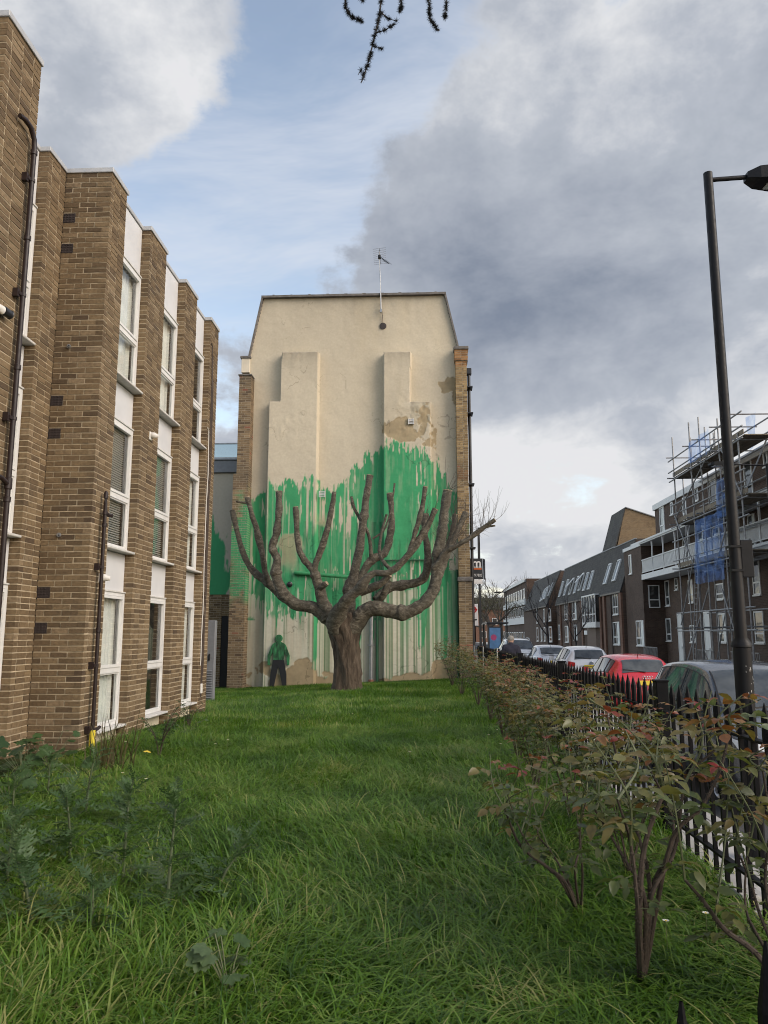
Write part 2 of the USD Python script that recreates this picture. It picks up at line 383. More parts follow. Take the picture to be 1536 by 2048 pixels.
def glass(name, tint=(0.92, 0.95, 0.95), rough=0.02, reflect=1.0):
    g = Graph()
    t = g('transparent_bsdf', color=tint) + '.BSDF'
    s = g('glossy_bsdf', color=(1, 1, 1), roughness=rough) + '.BSDF'
    ge = g('geometry')
    dt = g.math('absolute', g('vector_math', math_type='dot_product', vector1=ge + '.normal', vector2=ge + '.incoming') + '.value')
    fr = g.math('multiply_add', g.math('power', g.math('subtract', 1.0, dt, clamp=True), 5.0), 0.95 * reflect, 0.04, clamp=True)
    MATS[name] = g.make(name, g('mix_closure', fac=fr, closure1=t, closure2=s) + '.closure')
glass('window_glass', (0.95, 0.96, 0.955)); glass('car_glass', (0.30, 0.36, 0.36), 0.01, 1.25); glass('balustrade_glass', (0.80, 0.90, 0.92))

def dark_pane():
    g = Graph(); pos = g('geometry') + '.position'
    n = g.noise(pos, 1.7, 2.0)
    c = g.ramp(n, [(0.35, (0.012, 0.014, 0.016)), (0.62, (0.05, 0.052, 0.05))])
    b = g('bump', height=g.noise(pos, 2.5, 1.0), strength=0.06, distance=0.05) + '.normal'
    MATS['far_pane'] = g.make('far_pane', g('principled_bsdf', base_color=c, roughness=0.06, specular_ior_level=0.8, normal=b) + '.BSDF')
dark_pane()

def far_brick(name, c1, c2, mort, along):
    """Brickwork too far off to tell the bricks apart; along: the wall's horizontal axis."""
    g = Graph(); pos = g('geometry') + '.position'; s = g('separate_xyz', vector=pos)
    uv = g('combine_xyz', x=s + '.' + along, y=s + '.z', z=0.0) + '.vector'
    br = g('brick_texture', vector=uv, scale=1.0, brick_width=0.225, row_height=0.075, mortar_size=0.010, mortar_smooth=0.1, bias=0.0, color1=c1, color2=c2, mortar=mort)
    n = g.noise(pos, 0.6, 5.0, 0.6); n2 = g.noise(pos, 5.0, 4.0, 0.6)
    c = g.mix(g.remap(n, 0.40, 0.75, 0.0, 0.55), br + '.color', tuple(0.5 * np.array(c1)))
    c = g.mix(g.remap(n2, 0.45, 0.8, 0.0, 0.35), c, tuple(1.4 * np.array(c2)))
    b = g('bump', height=br + '.fac', invert=True, strength=0.5, distance=0.01) + '.normal'
    MATS[name] = g.make(name, g('principled_bsdf', base_color=c, roughness=0.9, specular_ior_level=0.25, normal=b) + '.BSDF')
far_brick('flats_brick_y', (0.058, 0.036, 0.027), (0.092, 0.058, 0.042), (0.095, 0.078, 0.065), 'y')
far_brick('flats_brick_x', (0.058, 0.036, 0.027), (0.092, 0.058, 0.042), (0.095, 0.078, 0.065), 'x')
far_brick('tan_brick_x', (0.145, 0.098, 0.055), (0.205, 0.145, 0.082), (0.19, 0.155, 0.11), 'x')
far_brick('red_brick_y', (0.13, 0.06, 0.04), (0.18, 0.09, 0.06), (0.16, 0.13, 0.10), 'y')
far_brick('red_brick_x', (0.13, 0.06, 0.04), (0.18, 0.09, 0.06), (0.16, 0.13, 0.10), 'x')

def slate():
    g = Graph(); pos = g('geometry') + '.position'; s = g('separate_xyz', vector=pos)
    uv = g('combine_xyz', x=s + '.y', y=s + '.z', z=0.0) + '.vector'
    br = g('brick_texture', vector=uv, scale=1.0, brick_width=0.30, row_height=0.21, mortar_size=0.012, mortar_smooth=0.3, color1=(0.034, 0.031, 0.029), color2=(0.060, 0.055, 0.050), mortar=(0.016, 0.016, 0.018))
    n = g.noise(pos, 0.5, 5.0, 0.6)
    c = g.mix(g.remap(n, 0.45, 0.75, 0.0, 0.6), br + '.color', (0.075, 0.072, 0.058))
    b = g('bump', height=br + '.fac', invert=True, strength=0.7, distance=0.02) + '.normal'
    MATS['slate'] = g.make('slate', g('principled_bsdf', base_color=c, roughness=0.75, specular_ior_level=0.25, normal=b) + '.BSDF')
slate()

def netting():
    g = Graph(); pos = g('geometry') + '.position'
    n = g.noise(pos, 2.2, 5.0, 0.65)
    t = g('transparent_bsdf', color=(0.85, 0.92, 1.0)) + '.BSDF'
    d = g('principled_bsdf', base_color=(0.03, 0.11, 0.32), roughness=0.7) + '.BSDF'
    MATS['blue_net'] = g.make('blue_net', g('mix_closure', fac=g.remap(n, 0.30, 0.7, 0.04, 0.42), closure1=t, closure2=d) + '.closure')
netting()

def painted_wall():
    g = Graph(); pos = g('geometry') + '.position'
    c = g('attribute', attribute='paint') + '.color'
    n = g.noise(pos, 14.0, 5.0, 0.6)
    c = g('vector_math', math_type='scale', vector1=c, scale=g.remap(n, 0.3, 0.7, 0.93, 1.05, 'linear')) + '.vector'
    b = g('bump', height=g.noise(pos, 38.0, 5.0, 0.6), strength=0.22, distance=0.012) + '.normal'
    MATS['painted_wall'] = g.make('painted_wall', g('principled_bsdf', base_color=c, roughness=0.78, specular_ior_level=0.3, normal=b) + '.BSDF')
    g = Graph(); pos = g('geometry') + '.position'
    c = g('attribute', attribute='paint') + '.color'
    b = g('bump', height=g.noise(pos, 90.0, 5.0, 0.6), strength=0.4, distance=0.006) + '.normal'
    MATS['painted_brick'] = g.make('painted_brick', g('principled_bsdf', base_color=c, roughness=0.9, specular_ior_level=0.25, normal=b) + '.BSDF')
painted_wall()

def bark():
    g = Graph(); tc = g('geometry') + '.position'
    s1 = g('mapping', vector=tc, scale=(1, 1, 1.5)) + '.vector'
    n1 = g.noise(s1, 8.0, 7.0, 0.66, 0.9); n2 = g.noise(tc, 2.0, 4.0)
    c = g.ramp(n1, [(0.28, (0.024, 0.020, 0.015)), (0.5, (0.088, 0.076, 0.056)), (0.70, (0.205, 0.184, 0.142))])
    c = g.mix(g.remap(n2, 0.45, 0.7, 0.0, 0.45), c, (0.075, 0.072, 0.055))
    b = g('bump', height=n1, strength=0.9, distance=0.03) + '.normal'
    MATS['limb_bark'] = g.make('limb_bark', g('principled_bsdf', base_color=c, roughness=0.85, specular_ior_level=0.3, normal=b) + '.BSDF')
    g = Graph(); tc = g('geometry') + '.position'
    s1 = g('mapping', vector=tc, scale=(1, 1, 0.22)) + '.vector'
    n1 = g.noise(s1, 9.0, 7.0, 0.65, 0.8); n2 = g.noise(tc, 1.3, 4.0)
    c = g.ramp(n1, [(0.30, (0.024, 0.018, 0.013)), (0.5, (0.070, 0.053, 0.038)), (0.72, (0.145, 0.115, 0.086))])
    c = g.mix(g.remap(n2, 0.45, 0.7, 0.0, 0.5), c, (0.10, 0.078, 0.055))
    b = g('bump', height=n1, strength=1.0, distance=0.06) + '.normal'
    MATS['trunk_bark'] = g.make('trunk_bark', g('principled_bsdf', base_color=c, roughness=0.92, specular_ior_level=0.2, normal=b) + '.BSDF')
bark()

def ground_mats():
    g = Graph(); pos = g('geometry') + '.position'
    n = g.noise(pos, 3.0, 6.0, 0.65)
    c = g.ramp(n, [(0.3, (0.012, 0.017, 0.006)), (0.55, (0.024, 0.036, 0.010)), (0.8, (0.042, 0.040, 0.018))])
    MATS['soil'] = g.make('soil', g('principled_bsdf', base_color=c, roughness=1.0, specular_ior_level=0.1) + '.BSDF')
    g = Graph(); pos = g('geometry') + '.position'
    n = g.noise(pos, 160.0, 3.0, 0.6); n2 = g.noise(pos, 0.8, 5.0, 0.6)
    c = g.ramp(n, [(0.3, (0.038, 0.038, 0.040)), (0.7, (0.075, 0.074, 0.073))])
    c = g.mix(g.remap(n2, 0.45, 0.7, 0.0, 0.4), c, (0.095, 0.092, 0.088))
    b = g('bump', height=n, strength=0.3, distance=0.008) + '.normal'
    MATS['asphalt'] = g.make('asphalt', g('principled_bsdf', base_color=c, roughness=0.88, specular_ior_level=0.3, normal=b) + '.BSDF')
    g = Graph(); pos = g('geometry') + '.position'
    n = g.noise(pos, 60.0, 4.0, 0.6); n2 = g.noise(pos, 1.3, 5.0, 0.6)
    tone = g('attribute', attribute='tone') + '.fac'
    c = g.ramp(tone, [(0.0, (0.30, 0.29, 0.275)), (1.0, (0.42, 0.41, 0.39))])
    c = g.mix(g.remap(n2, 0.45, 0.75, 0.0, 0.35), c, (0.24, 0.23, 0.21))
    c = g.mix(g.remap(n, 0.5, 0.8, 0.0, 0.2), c, (0.20, 0.19, 0.18))
    MATS['paving'] = g.make('paving', g('principled_bsdf', base_color=c, roughness=0.85, specular_ior_level=0.3) + '.BSDF')
ground_mats()

def leafy(name, stops, use='tone', trans=0.3, rough=0.45, spec=0.45, back=1.25):
    """Leaf material: colour by the mesh's own tone, a little light coming through."""
    g = Graph(); pos = g('geometry') + '.position'
    if use == 'tone': t = g('attribute', attribute='tone') + '.fac'
    else: t = g('object_info') + '.random'
    c = g.ramp(t, stops)
    n = g.noise(pos, 35.0, 3.0)
    c = g('vector_math', math_type='scale', vector1=c, scale=g.remap(n, 0.3, 0.7, 0.82, 1.15, 'linear')) + '.vector'
    p = g('principled_bsdf', base_color=c, roughness=rough, specular_ior_level=spec) + '.BSDF'
    ct = g('vector_math', math_type='multiply', vector1=c, vector2=(back, back * 1.1, back * 0.6)) + '.vector'
    tr = g('translucent_bsdf', color=ct) + '.BSDF'
    MATS[name] = g.make(name, g('mix_closure', fac=trans, closure1=p, closure2=tr) + '.closure')
leafy('rose_leaf', [(0.0, (0.040, 0.062, 0.022)), (0.30, (0.076, 0.098, 0.034)), (0.50, (0.120, 0.112, 0.034)), (0.68, (0.145, 0.105, 0.034)), (0.86, (0.17, 0.062, 0.026)), (1.0, (0.15, 0.020, 0.020))], 'tone', 0.22, 0.38, 0.42)
leafy('thistle_leaf', [(0.0, (0.026, 0.056, 0.018)), (0.6, (0.048, 0.092, 0.030)), (1.0, (0.095, 0.135, 0.065))], 'tone', 0.15, 0.55, 0.35)
leafy('weed_leaf', [(0.0, (0.022, 0.050, 0.014)), (0.6, (0.045, 0.085, 0.024)), (1.0, (0.075, 0.115, 0.05))], 'tone', 0.25, 0.5, 0.35)
leafy('strap_leaf', [(0.0, (0.045, 0.040, 0.018)), (0.5, (0.075, 0.070, 0.026)), (1.0, (0.10, 0.075, 0.040))], 'tone', 0.2, 0.6, 0.3)

def grass_mat():
    g = Graph(); pos = g('geometry') + '.position'
    t = g('attribute', attribute='tone') + '.fac'
    r = g('object_info') + '.random'
    big = g.noise(pos, 0.8, 5.0, 0.62)
    mixf = g.math('add', g.math('multiply', t, 0.78), g.math('multiply', g.math('subtract', big, 0.5), 2.0))
    mixf = g.math('add', mixf, g.math('multiply', g.math('subtract', r, 0.5), 0.30))
    c = g.ramp(mixf, [(0.0, (0.024, 0.062, 0.006)), (0.30, (0.058, 0.134, 0.010)), (0.56, (0.096, 0.188, 0.018)), (0.8, (0.150, 0.230, 0.040)), (0.97, (0.27, 0.27, 0.10))])
    p = g('principled_bsdf', base_color=c, roughness=0.38, specular_ior_level=0.38) + '.BSDF'
    ct = g('vector_math', math_type='multiply', vector1=c, vector2=(1.2, 1.35, 0.6)) + '.vector'
    tr = g('translucent_bsdf', color=ct) + '.BSDF'
    MATS['grass_blade'] = g.make('grass_blade', g('mix_closure', fac=0.28, closure1=p, closure2=tr) + '.closure')
grass_mat()
plain('rose_stem', (0.070, 0.062, 0.030), 0.7, var=0.3, scale=25)
plain('rose_wood', (0.050, 0.036, 0.026), 0.85, var=0.35, scale=30, bump=0.3)
plain('green_stem', (0.085, 0.100, 0.045), 0.7, var=0.25, scale=25)
plain('thistle_stem', (0.060, 0.080, 0.035), 0.7, var=0.3, scale=25)
# ------------------------------------------------------------------ the setting: lawn, pavement, road
ROAD_Z, PAVE_Z = -0.42, -0.30
FENCE_X = 1.80
def kerb_x(y):
    return np.interp(y, [-6, 5, 12.5, 17, 23, 30, 60, 140], [2.92, 2.95, 3.12, 4.35, 4.75, 4.95, 5.1, 5.3])

g0 = MB(); g0.box(-260, 260, -60, 420, -1.2, -0.52)
single('ground', g0, 'soil', kind='structure', label='ground under the whole street')
# the lawn: one uneven sheet up to the railing's edge
xs = np.unique(np.concatenate([np.linspace(-7.9, FENCE_X + 0.02, 70)])); ys = np.linspace(-3.0, 27.0, 160)
X, Y = np.meshgrid(xs, ys, indexing='ij'); Z = lawn_z(X, Y)
v = np.stack([X, Y, Z], -1).reshape(-1, 3); ny = len(ys)
i, j = np.meshgrid(np.arange(len(xs) - 1), np.arange(ny - 1), indexing='ij')
q = np.stack([i * ny + j, (i + 1) * ny + j, (i + 1) * ny + j + 1, i * ny + j + 1], -1).reshape(-1, 4)
lawn = MB(); lawn.add(v, q); single('lawn', lawn, 'soil', kind='structure', smooth=True, label='uneven lawn ground under the long grass')
# dwarf retaining kerb under the railings
rk = MB()
for y0 in np.arange(1.0, 24.8, 0.915):
    rk.bbox(FENCE_X - 0.02, FENCE_X + 0.13, y0, y0 + 0.905, ROAD_Z, float(lawn_z(FENCE_X, y0 + .45)) + 0.02, 0.012)
single('retaining_kerb', rk, 'kerb_stone', kind='structure', label='low stone edging under the railings')
# pavement: slabs near the camera, each its own piece
pv = Thing('pavement', None, None, kind='structure')
rng = random.Random(4)
bed = MB(); yy = list(np.arange(-4, 12, 2.0)) + list(np.arange(12, 32, 1.0)) + list(np.arange(32, 141, 9.0))
for a, b in zip(yy[:-1], yy[1:]):
    x0 = FENCE_X + 0.13; ka, kb = float(kerb_x(a)) - 0.13, float(kerb_x(b)) - 0.13
    bed.add([(x0, a, PAVE_Z - 0.02), (ka, a, PAVE_Z - 0.02), (kb, b, PAVE_Z - 0.02), (x0, b, PAVE_Z - 0.02)], [[0, 1, 2, 3]], 0.3)
pv.part('joint_bed', bed, 'paving', tone=True)
slabs = []
for r, y0 in enumerate(np.arange(2.6, 34.0, 0.60)):
    x = FENCE_X + 0.14; k = 0
    off = 0.45 if r % 2 else 0.0
    lim = float(kerb_x(y0 + 0.3)) - 0.135
    first = True
    while x < lim - 0.05:
        w = (0.90 if not (first and r % 2) else 0.45); first = False
        x1 = min(x + w, lim)
        slabs.append((x + 0.004, x1 - 0.004, y0 + 0.004, y0 + 0.596, PAVE_Z - 0.05, PAVE_Z + rng.uniform(-0.003, 0.003), rng.random()))
        x = x1
for s in slabs:
    m = MB(); m.box(*s); pv.part('paving_slab', m, 'paving', tone=True)
# kerb stones
kb = Thing('kerb', None, None, kind='structure')
for y0 in np.arange(2.0, 60.0, 0.915):
    a, b = float(kerb_x(y0)), float(kerb_x(y0 + 0.905)); m = MB()
    d = np.array([b - a, 0.905, 0]); L = np.linalg.norm(d); d /= L; s = np.array([d[1], -d[0], 0])
    m.obox(np.array([(a + b) / 2 - 0.065, y0 + 0.4525, (ROAD_Z - 0.1 + PAVE_Z + 0.004) / 2]), s * 0.063, d * L / 2, np.array([0, 0, (PAVE_Z + 0.004 - ROAD_Z + 0.1) / 2]))
    kb.part('kerbstone', m, 'kerb_stone')
# carriageway and far pavement
rd = MB(); rd.box(1.9, 12.6, -20, 190, ROAD_Z - 0.3, ROAD_Z)
single('road', rd, 'asphalt', kind='structure', label='asphalt road with parked cars')
ln = MB()
for y0 in np.arange(2, 140, 6.0): ln.box(8.7, 8.8, y0, y0 + 2.0, ROAD_Z + 0.001, ROAD_Z + 0.004)
single('road_marking', ln, 'white_board', kind='structure', label='dashed white line along the middle of the road')
fp = MB(); fp.box(12.62, 15.9, -20, 190, ROAD_Z - 0.3, PAVE_Z + 0.003, 0.4)
single('far_pavement', fp, 'paving', kind='structure', tone=True, label='pavement along the brick flats')
fk = MB()
for y0 in np.arange(10, 110, 0.915): fk.bbox(12.49, 12.62, y0, y0 + 0.905, ROAD_Z - 0.1, PAVE_Z + 0.008, 0.012)
single('far_kerb', fk, 'kerb_stone', kind='structure', label='kerb of the far pavement')
# ------------------------------------------------------------------ brickwork
BL, BH, BJ = 0.211, 0.061, 0.014
class Bricks:
    """Real bricks laid in courses on the faces of upright blocks."""
    def __init__(self, seed): self.b, self.core, self.rng = [], MB(), np.random.default_rng(seed)
    def course(self, a0, a1, k, shift=None):
        """Brick extents along a run from a0 to a1 in course k."""
        pitch = BL + BJ; off = (0.5 * pitch if k % 2 else 0.0)
        if shift is not None: off = shift
        cuts = []; x = a0 - off
        while x < a1 - 0.02:
            l, r = max(x, a0), min(x + BL, a1)
            if r - l > 0.025: cuts.append((l, r))
            x += pitch
        return cuts
    def block(self, x0, x1, y0, y1, z0, z1, front=True, right=True, left=False, holes=(), d=0.1025, proud=0.0):
        self.core.box(x0 + (0.005 if left else 0), x1 - 0.005, y0 + 0.005, y1 - 0.005, z0, z1 - 0.004)
        n = int((z1 - z0) / (BH + BJ)); h = (z1 - z0) / n
        r = self.rng
        for k in range(n):
            za, zb = z0 + k * h + BJ / 2, z0 + (k + 1) * h - BJ / 2
            even = k % 2 == 0
            if front:
                for l, q in self.course(x0 + (0 if (even or not left) else d), x1 - (0 if (even or not right) else d), k):
                    if any(l < hx1 and q > hx0 and za < hz1 and zb > hz0 for f, hx0, hx1, hz0, hz1 in holes if f == 'front'):
                        for f, hx0, hx1, hz0, hz1 in holes:
                            if f == 'front' and l < hx1 and q > hx0 and za < hz1 and zb > hz0:
                                if hx0 - l > 0.03: self.b.append((l, hx0 - 0.006, y0 - r.uniform(-0.001, 0.003), y0 + d, za, zb, 0))
                                if q - hx1 > 0.03: self.b.append((hx1 + 0.006, q, y0 - r.uniform(-0.001, 0.003), y0 + d, za, zb, 0))
                        continue
                    self.b.append((l, q, y0 - r.uniform(-0.001, 0.003), y0 + d, za, zb, 0))
            if right:
                for l, q in self.course(y0 + (d + BJ if (even and front) else 0), y1, k):
                    self.b.append((x1 - d, x1 + r.uniform(-0.001, 0.003), l, q, za, zb, 1))
            if left:
                for l, q in self.course(y0 + (d + BJ if (even and front) else 0), y1, k):
                    self.b.append((x0 - r.uniform(-0.001, 0.003), x0 + d, l, q, za, zb, 2))
    def finish(self, T, mat, core_mat, keep=300, colour=None, parent=None):
        b = np.array([q[:6] for q in self.b]); fc = np.array([q[6] for q in self.b])
        c = np.stack([(b[:, 0] + b[:, 1]) / 2, (b[:, 2] + b[:, 3]) / 2, (b[:, 4] + b[:, 5]) / 2], 1)
        n = np.array([[0, -1, 0], [1, 0, 0], [-1, 0, 0]])[fc]
        ln = np.where(fc == 0, b[:, 1] - b[:, 0], b[:, 3] - b[:, 2])
        vw = EYE - c; dist = np.linalg.norm(vw, axis=1)
        cosv = np.clip((vw * n).sum(1) / dist, 0, 1)
        px, py, z = project(c)
        seen = (z > 0.3) & (px > 5) & (px < 1531) & (py > 5) & (py < 2040) & (c[:, 2] > lawn_z(c[:, 0], c[:, 1]) + 0.1)
        score = np.where(seen, cosv * ln * BH / dist ** 2, -1)
        rank = np.argsort(-score)
        tone = np.clip(self.rng.beta(2.2, 2.2, len(b)) + (self.rng.random(len(b)) < 0.06) * self.rng.uniform(-0.5, 0.5, len(b)), 0, 1)
        corners = np.array([(i, 2 + j, 4 + k) for i in (0, 1) for j in (0, 1) for k in (0, 1)])
        V = b[:, corners] + self.rng.uniform(-0.0022, 0.0022, (len(b), 8, 3))
        F = np.vstack([MB.BOXF[:, [0, 1, 2]], MB.BOXF[:, [0, 2, 3]]])
        for i in rank[:keep]:
            if score[i] <= 0: break
            m = MB(); m.add(V[i], F, tone[i])
            col = None if colour is None else colour(V[i], np.full(8, tone[i]))
            T.part('brick', m, mat, tone=colour is None, color=col, parent=parent)
        rest = rank[keep:]
        if len(rest):
            v = V[rest].reshape(-1, 3); f = (F[None] + 8 * np.arange(len(rest))[:, None, None]).reshape(-1, 3)
            m = MB(); m.add(v, f, np.repeat(tone[rest], 8))
            T.part('brickwork', m, mat, tone=colour is None, color=None if colour is None else colour(v, np.repeat(tone[rest], 8)), kind='stuff')
        T.part('mortar', self.core, core_mat)

def air_brick(T, x0, x1, y, z0, z1, parent=None):
    m = MB(); m.box(x0, x1, y + 0.002, y + 0.06, z0, z1)
    for i in range(5):
        for j in range(4):
            cx, cz = x0 + (i + 0.5) * (x1 - x0) / 5, z0 + (j + 0.5) * (z1 - z0) / 4
            m.box(cx - 0.010, cx + 0.010, y - 0.005, y + 0.003, cz - 0.007, cz + 0.007)
    e = 0.008
    m.box(x0, x1, y - 0.001, y + 0.012, z0, z0 + e); m.box(x0, x1, y - 0.001, y + 0.012, z1 - e, z1)
    m.box(x0, x0 + e, y - 0.001, y + 0.012, z0 + e, z1 - e); m.box(x1 - e, x1, y - 0.001, y + 0.012, z0 + e, z1 - e)
    T.part('air_brick', m, 'vent_dark')

def bar_frame(m, X, y0, y1, z0, z1, w, t, tone=None):
    """A rectangular frame of four bars in the plane x = X (thickness t towards -x)."""
    m.box(X - t, X, y0, y0 + w, z0, z1); m.box(X - t, X, y1 - w, y1, z0, z1)
    m.box(X - t, X, y0 + w, y1 - w, z0, z0 + w); m.box(X - t, X, y0 + w, y1 - w, z1 - w, z1)

# ------------------------------------------------------------------ the block of flats on the left
FL = Thing('brick_flats', 'three storey brown brick flats with projecting piers and white windows left of the lawn', 'building', (-4.25, 10.0, 0.0))
bk = Bricks(11)
XO, XR, XS, XSR, TOP = -4.25, -4.40, -4.90, -5.05, 7.93
vents = [(135, 437), (130, 500), (110, 797), (105, 863), (83, 1187), (77, 1255)]
holes = []
for q in vents:
    c = at_y(q[0], q[1], 9.7); k = round((c[2] + 0.25) / 0.075); zc = -0.25 + k * 0.075
    holes.append(('front', c[0] - 0.1075, c[0] + 0.1075, zc - 0.070, zc + 0.070))
bk.block(XS, XO, 9.70, 10.27, -0.25, TOP, holes=holes)                       # the deep pier with the air bricks
for y0, y1 in ((3.10, 3.85), (5.00, 5.72), (6.95, 7.66), (11.27, 12.06), (13.13, 13.86), (14.85, 15.47)):
    bk.block(XR - 0.03, XO, y0, y1, -0.25, TOP)
bk.block(XSR - 0.03, XS, 9.20, 9.69, -0.25, TOP)                             # the pier that stands back
bk.finish(FL, 'brown_brick', 'mortar', 300)
for f, x0, x1, z0, z1 in holes: air_brick(FL, x0, x1, 9.70, z0, z1)

def upvc(y0, y1, X, z0, z1, dress, back=0.55):
    """White window: frame, two casements, panes, sill and what hangs behind."""
    m = MB(); zt = z0 + 0.41 * (z1 - z0)
    bar_frame(m, X + 0.035, y0, y1, z0, z1, 0.048, 0.07)
    m.box(X - 0.035, X + 0.035, y0 + 0.048, y1 - 0.048, zt - 0.036, zt + 0.036)
    for a, b in ((z0 + 0.048, zt - 0.036), (zt + 0.036, z1 - 0.048)):
        if a > zt: bar_frame(m, X + 0.046, y0 + 0.052, y1 - 0.052, a + 0.004, b - 0.004, 0.038, 0.048)
        else: bar_frame(m, X + 0.020, y0 + 0.050, y1 - 0.050, a + 0.002, b - 0.002, 0.018, 0.02)
    w = FL.part('window', m, 'white_upvc')
    for a, b, e in ((z0 + 0.048, zt - 0.036, 0.0), (zt + 0.036, z1 - 0.048, 0.0)):
        p = MB(); p.box(X - 0.008, X - 0.002, y0 + 0.06, y1 - 0.06, a, b); FL.part('pane', p, 'window_glass', parent=w)
    s = MB(); s.bbox(X - 0.03, X + 0.162, y0 + 0.004, y1 - 0.004, z0 - 0.036, z0 - 0.005, 0.007); FL.part('sill', s, 'sill_grey', parent=w)
    if dress == 'blind':
        d = MB(); z = z0 + 0.08
        while z < z1 - 0.08:
            d.obox(((X - 0.075), (y0 + y1) / 2, z), (0.011, 0, 0.006), (0, (y1 - y0) / 2 - 0.07, 0), (-0.0005, 0, 0.001)); z += 0.034
        FL.part('blind', d, 'blind', parent=w)
    elif dress:
        n = 44; yy = np.linspace(y0 + 0.05, y1 - 0.05 if dress == 'net' else y0 + 0.05 + 0.55 * (y1 - y0), n)
        xx = X - 0.10 + 0.022 * np.sin(yy * 60 + 1.5 * np.sin(yy * 9)); v = []
        for k, z in enumerate((z0 + 0.03, z1 - 0.03)):
            v += [(x * 1.0 if k else x + 0.01 * math.sin(y * 31), y, z) for x, y in zip(xx, yy)]
        f = [(i, i + 1, n + i + 1, n + i) for i in range(n - 1)]
        c = MB(); c.add(v, f); FL.part('curtain', c, 'curtain', parent=w, smooth=True)
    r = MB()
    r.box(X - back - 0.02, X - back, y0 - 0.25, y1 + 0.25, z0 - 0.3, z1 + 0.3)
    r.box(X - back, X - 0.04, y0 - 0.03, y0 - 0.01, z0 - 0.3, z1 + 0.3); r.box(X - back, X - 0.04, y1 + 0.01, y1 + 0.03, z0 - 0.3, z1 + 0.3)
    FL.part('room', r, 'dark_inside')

def infill(y0, y1, X, z0, z1, mat='white_panel', lip=True):
    m = MB(); m.bbox(X - 0.05, X + 0.012, y0 + 0.006, y1 - 0.006, z0, z1, 0.004)
    FL.part('spandrel_panel', m, mat)
    if lip:
        l = MB(); l.box(X - 0.03, X + 0.05, y0 + 0.004, y1 - 0.004, z0 - 0.022, z0 - 0.002); FL.part('drip_bead', l, 'sill_grey')

bays = [(3.85, 5.00, XR), (5.72, 6.95, XR), (7.66, 9.20, XSR), (10.27, 11.27, XR), (12.06, 13.13, XR), (13.86, 14.85, XR)]
dress = [['net'] * 3, ['net'] * 3, ['net', 'net', 'net'], ['net', 'blind', 'net'], ['side', 'blind', 'net'], ['net', 'net', 'side']]
for (y0, y1, X), dd in zip(bays, dress):
    infill(y0, y1, X, -0.25, 0.235, 'cream_plinth', False)
    for k, zb in enumerate((0.28, 2.755, 5.235)):
        upvc(y0 + 0.004, y1 - 0.004, X, zb, zb + 1.86, dd[k])
        infill(y0, y1, X, zb + 1.885, zb + 2.43 if k < 2 else TOP - 0.01)
mass = MB(); mass.box(-12.0, -5.65, -2.0, 15.40, -0.3, TOP - 0.06); mass.box(-5.65, -4.60, 15.30, 15.44, -0.3, TOP - 0.06); mass.box(-5.65, -4.42, -2.0, 3.09, -0.3, TOP - 0.06)
mass.box(-5.65, -5.09, 3.0, 15.44, TOP - 0.20, TOP - 0.06); mass.box(-5.085, -4.45, 9.71, 15.44, TOP - 0.20, TOP - 0.06); mass.box(-5.085, -4.45, 3.0, 7.64, TOP - 0.20, TOP - 0.06)
FL.part('wall', mass, 'flats_brick_y')
cp = MB()                                                                   # grey metal capping that steps round the piers
for x1, y0, y1 in ((XO, 3.08, 3.87), (XO, 4.98, 5.74), (XO, 6.93, 7.68), (XO, 9.68, 10.29), (XO, 11.25, 12.08), (XO, 13.11, 13.88), (XO, 14.83, 15.49)):
    cp.bbox(-5.6, x1 + 0.022, y0, y1, TOP - 0.008, TOP + 0.062, 0.006)
cp.bbox(-5.6, XS + 0.022, 9.18, 9.678, TOP - 0.006, TOP + 0.060, 0.006)
for y0, y1, X in bays: cp.bbox(-5.6, X + 0.035, y0 + 0.022, y1 - 0.022, TOP - 0.004, TOP + 0.058, 0.006)
FL.part('roof_capping', cp, 'coping_grey')

def downpipe(pts, r, clips, mat='pipe_brown', collars=()):
    m = MB(); m.tube(pts, r, 10)
    for c in collars: m.lathe((c[0], c[1], c[2] - 0.03), [(r, 0), (r * 1.35, 0.005), (r * 1.35, 0.055), (r, 0.06)], 10)
    p = FL.part('drainpipe', m, mat, smooth=40)
    for c in clips:
        k = MB(); k.lathe((c[0], c[1], c[2] - 0.02), [(r, 0), (r * 1.28, 0.002), (r * 1.28, 0.038), (r, 0.04)], 10)
        k.box(XO - 0.005, c[0], c[1] - 0.07, c[1] - 0.02, c[2] - 0.018, c[2] + 0.018); k.box(XO + 0.004, c[0] - 0.01, c[1] - 0.09, c[1] - 0.045, c[2] - 0.045, c[2] + 0.045)
        FL.part('bracket', k, mat, parent=p)
px = XO + 0.07
downpipe([(px - 0.02, 7.22, 6.98), (px, 7.30, 6.99), (px, 7.42, 6.98), (px, 7.505, 6.90), (px, 7.52, 6.78), (px, 7.52, 4.5), (px, 7.52, 2.0), (px, 7.52, -0.2)], 0.027,
         [(px, 7.52, 6.42), (px, 7.52, 5.10), (px, 7.52, 3.75), (px, 7.52, 1.4)], collars=[(px, 7.52, 6.75), (px, 7.52, 5.75), (px, 7.52, 4.3), (px, 7.52, 2.9)])
br_ = MB(); br_.tube([(px, 7.2, 3.10), (px, 7.38, 3.10), (px, 7.50, 3.06)], 0.025, 10); br_.lathe((px, 7.52, 3.0), [(0.027, 0), (0.038, 0.01), (0.038, 0.12), (0.027, 0.13)], 10)
FL.part('branch_pipe', br_, 'pipe_brown', smooth=40)
py = 9.95
downpipe([(px, py, 3.28), (px, py, 2.0), (px, py, 0.3), (px, py, 0.02)], 0.024, [(px, py, 2.42), (px, py, 1.15), (px, py, 0.35)], collars=[(px, py, 3.15), (px, py, 2.98), (px, py, 1.6)])
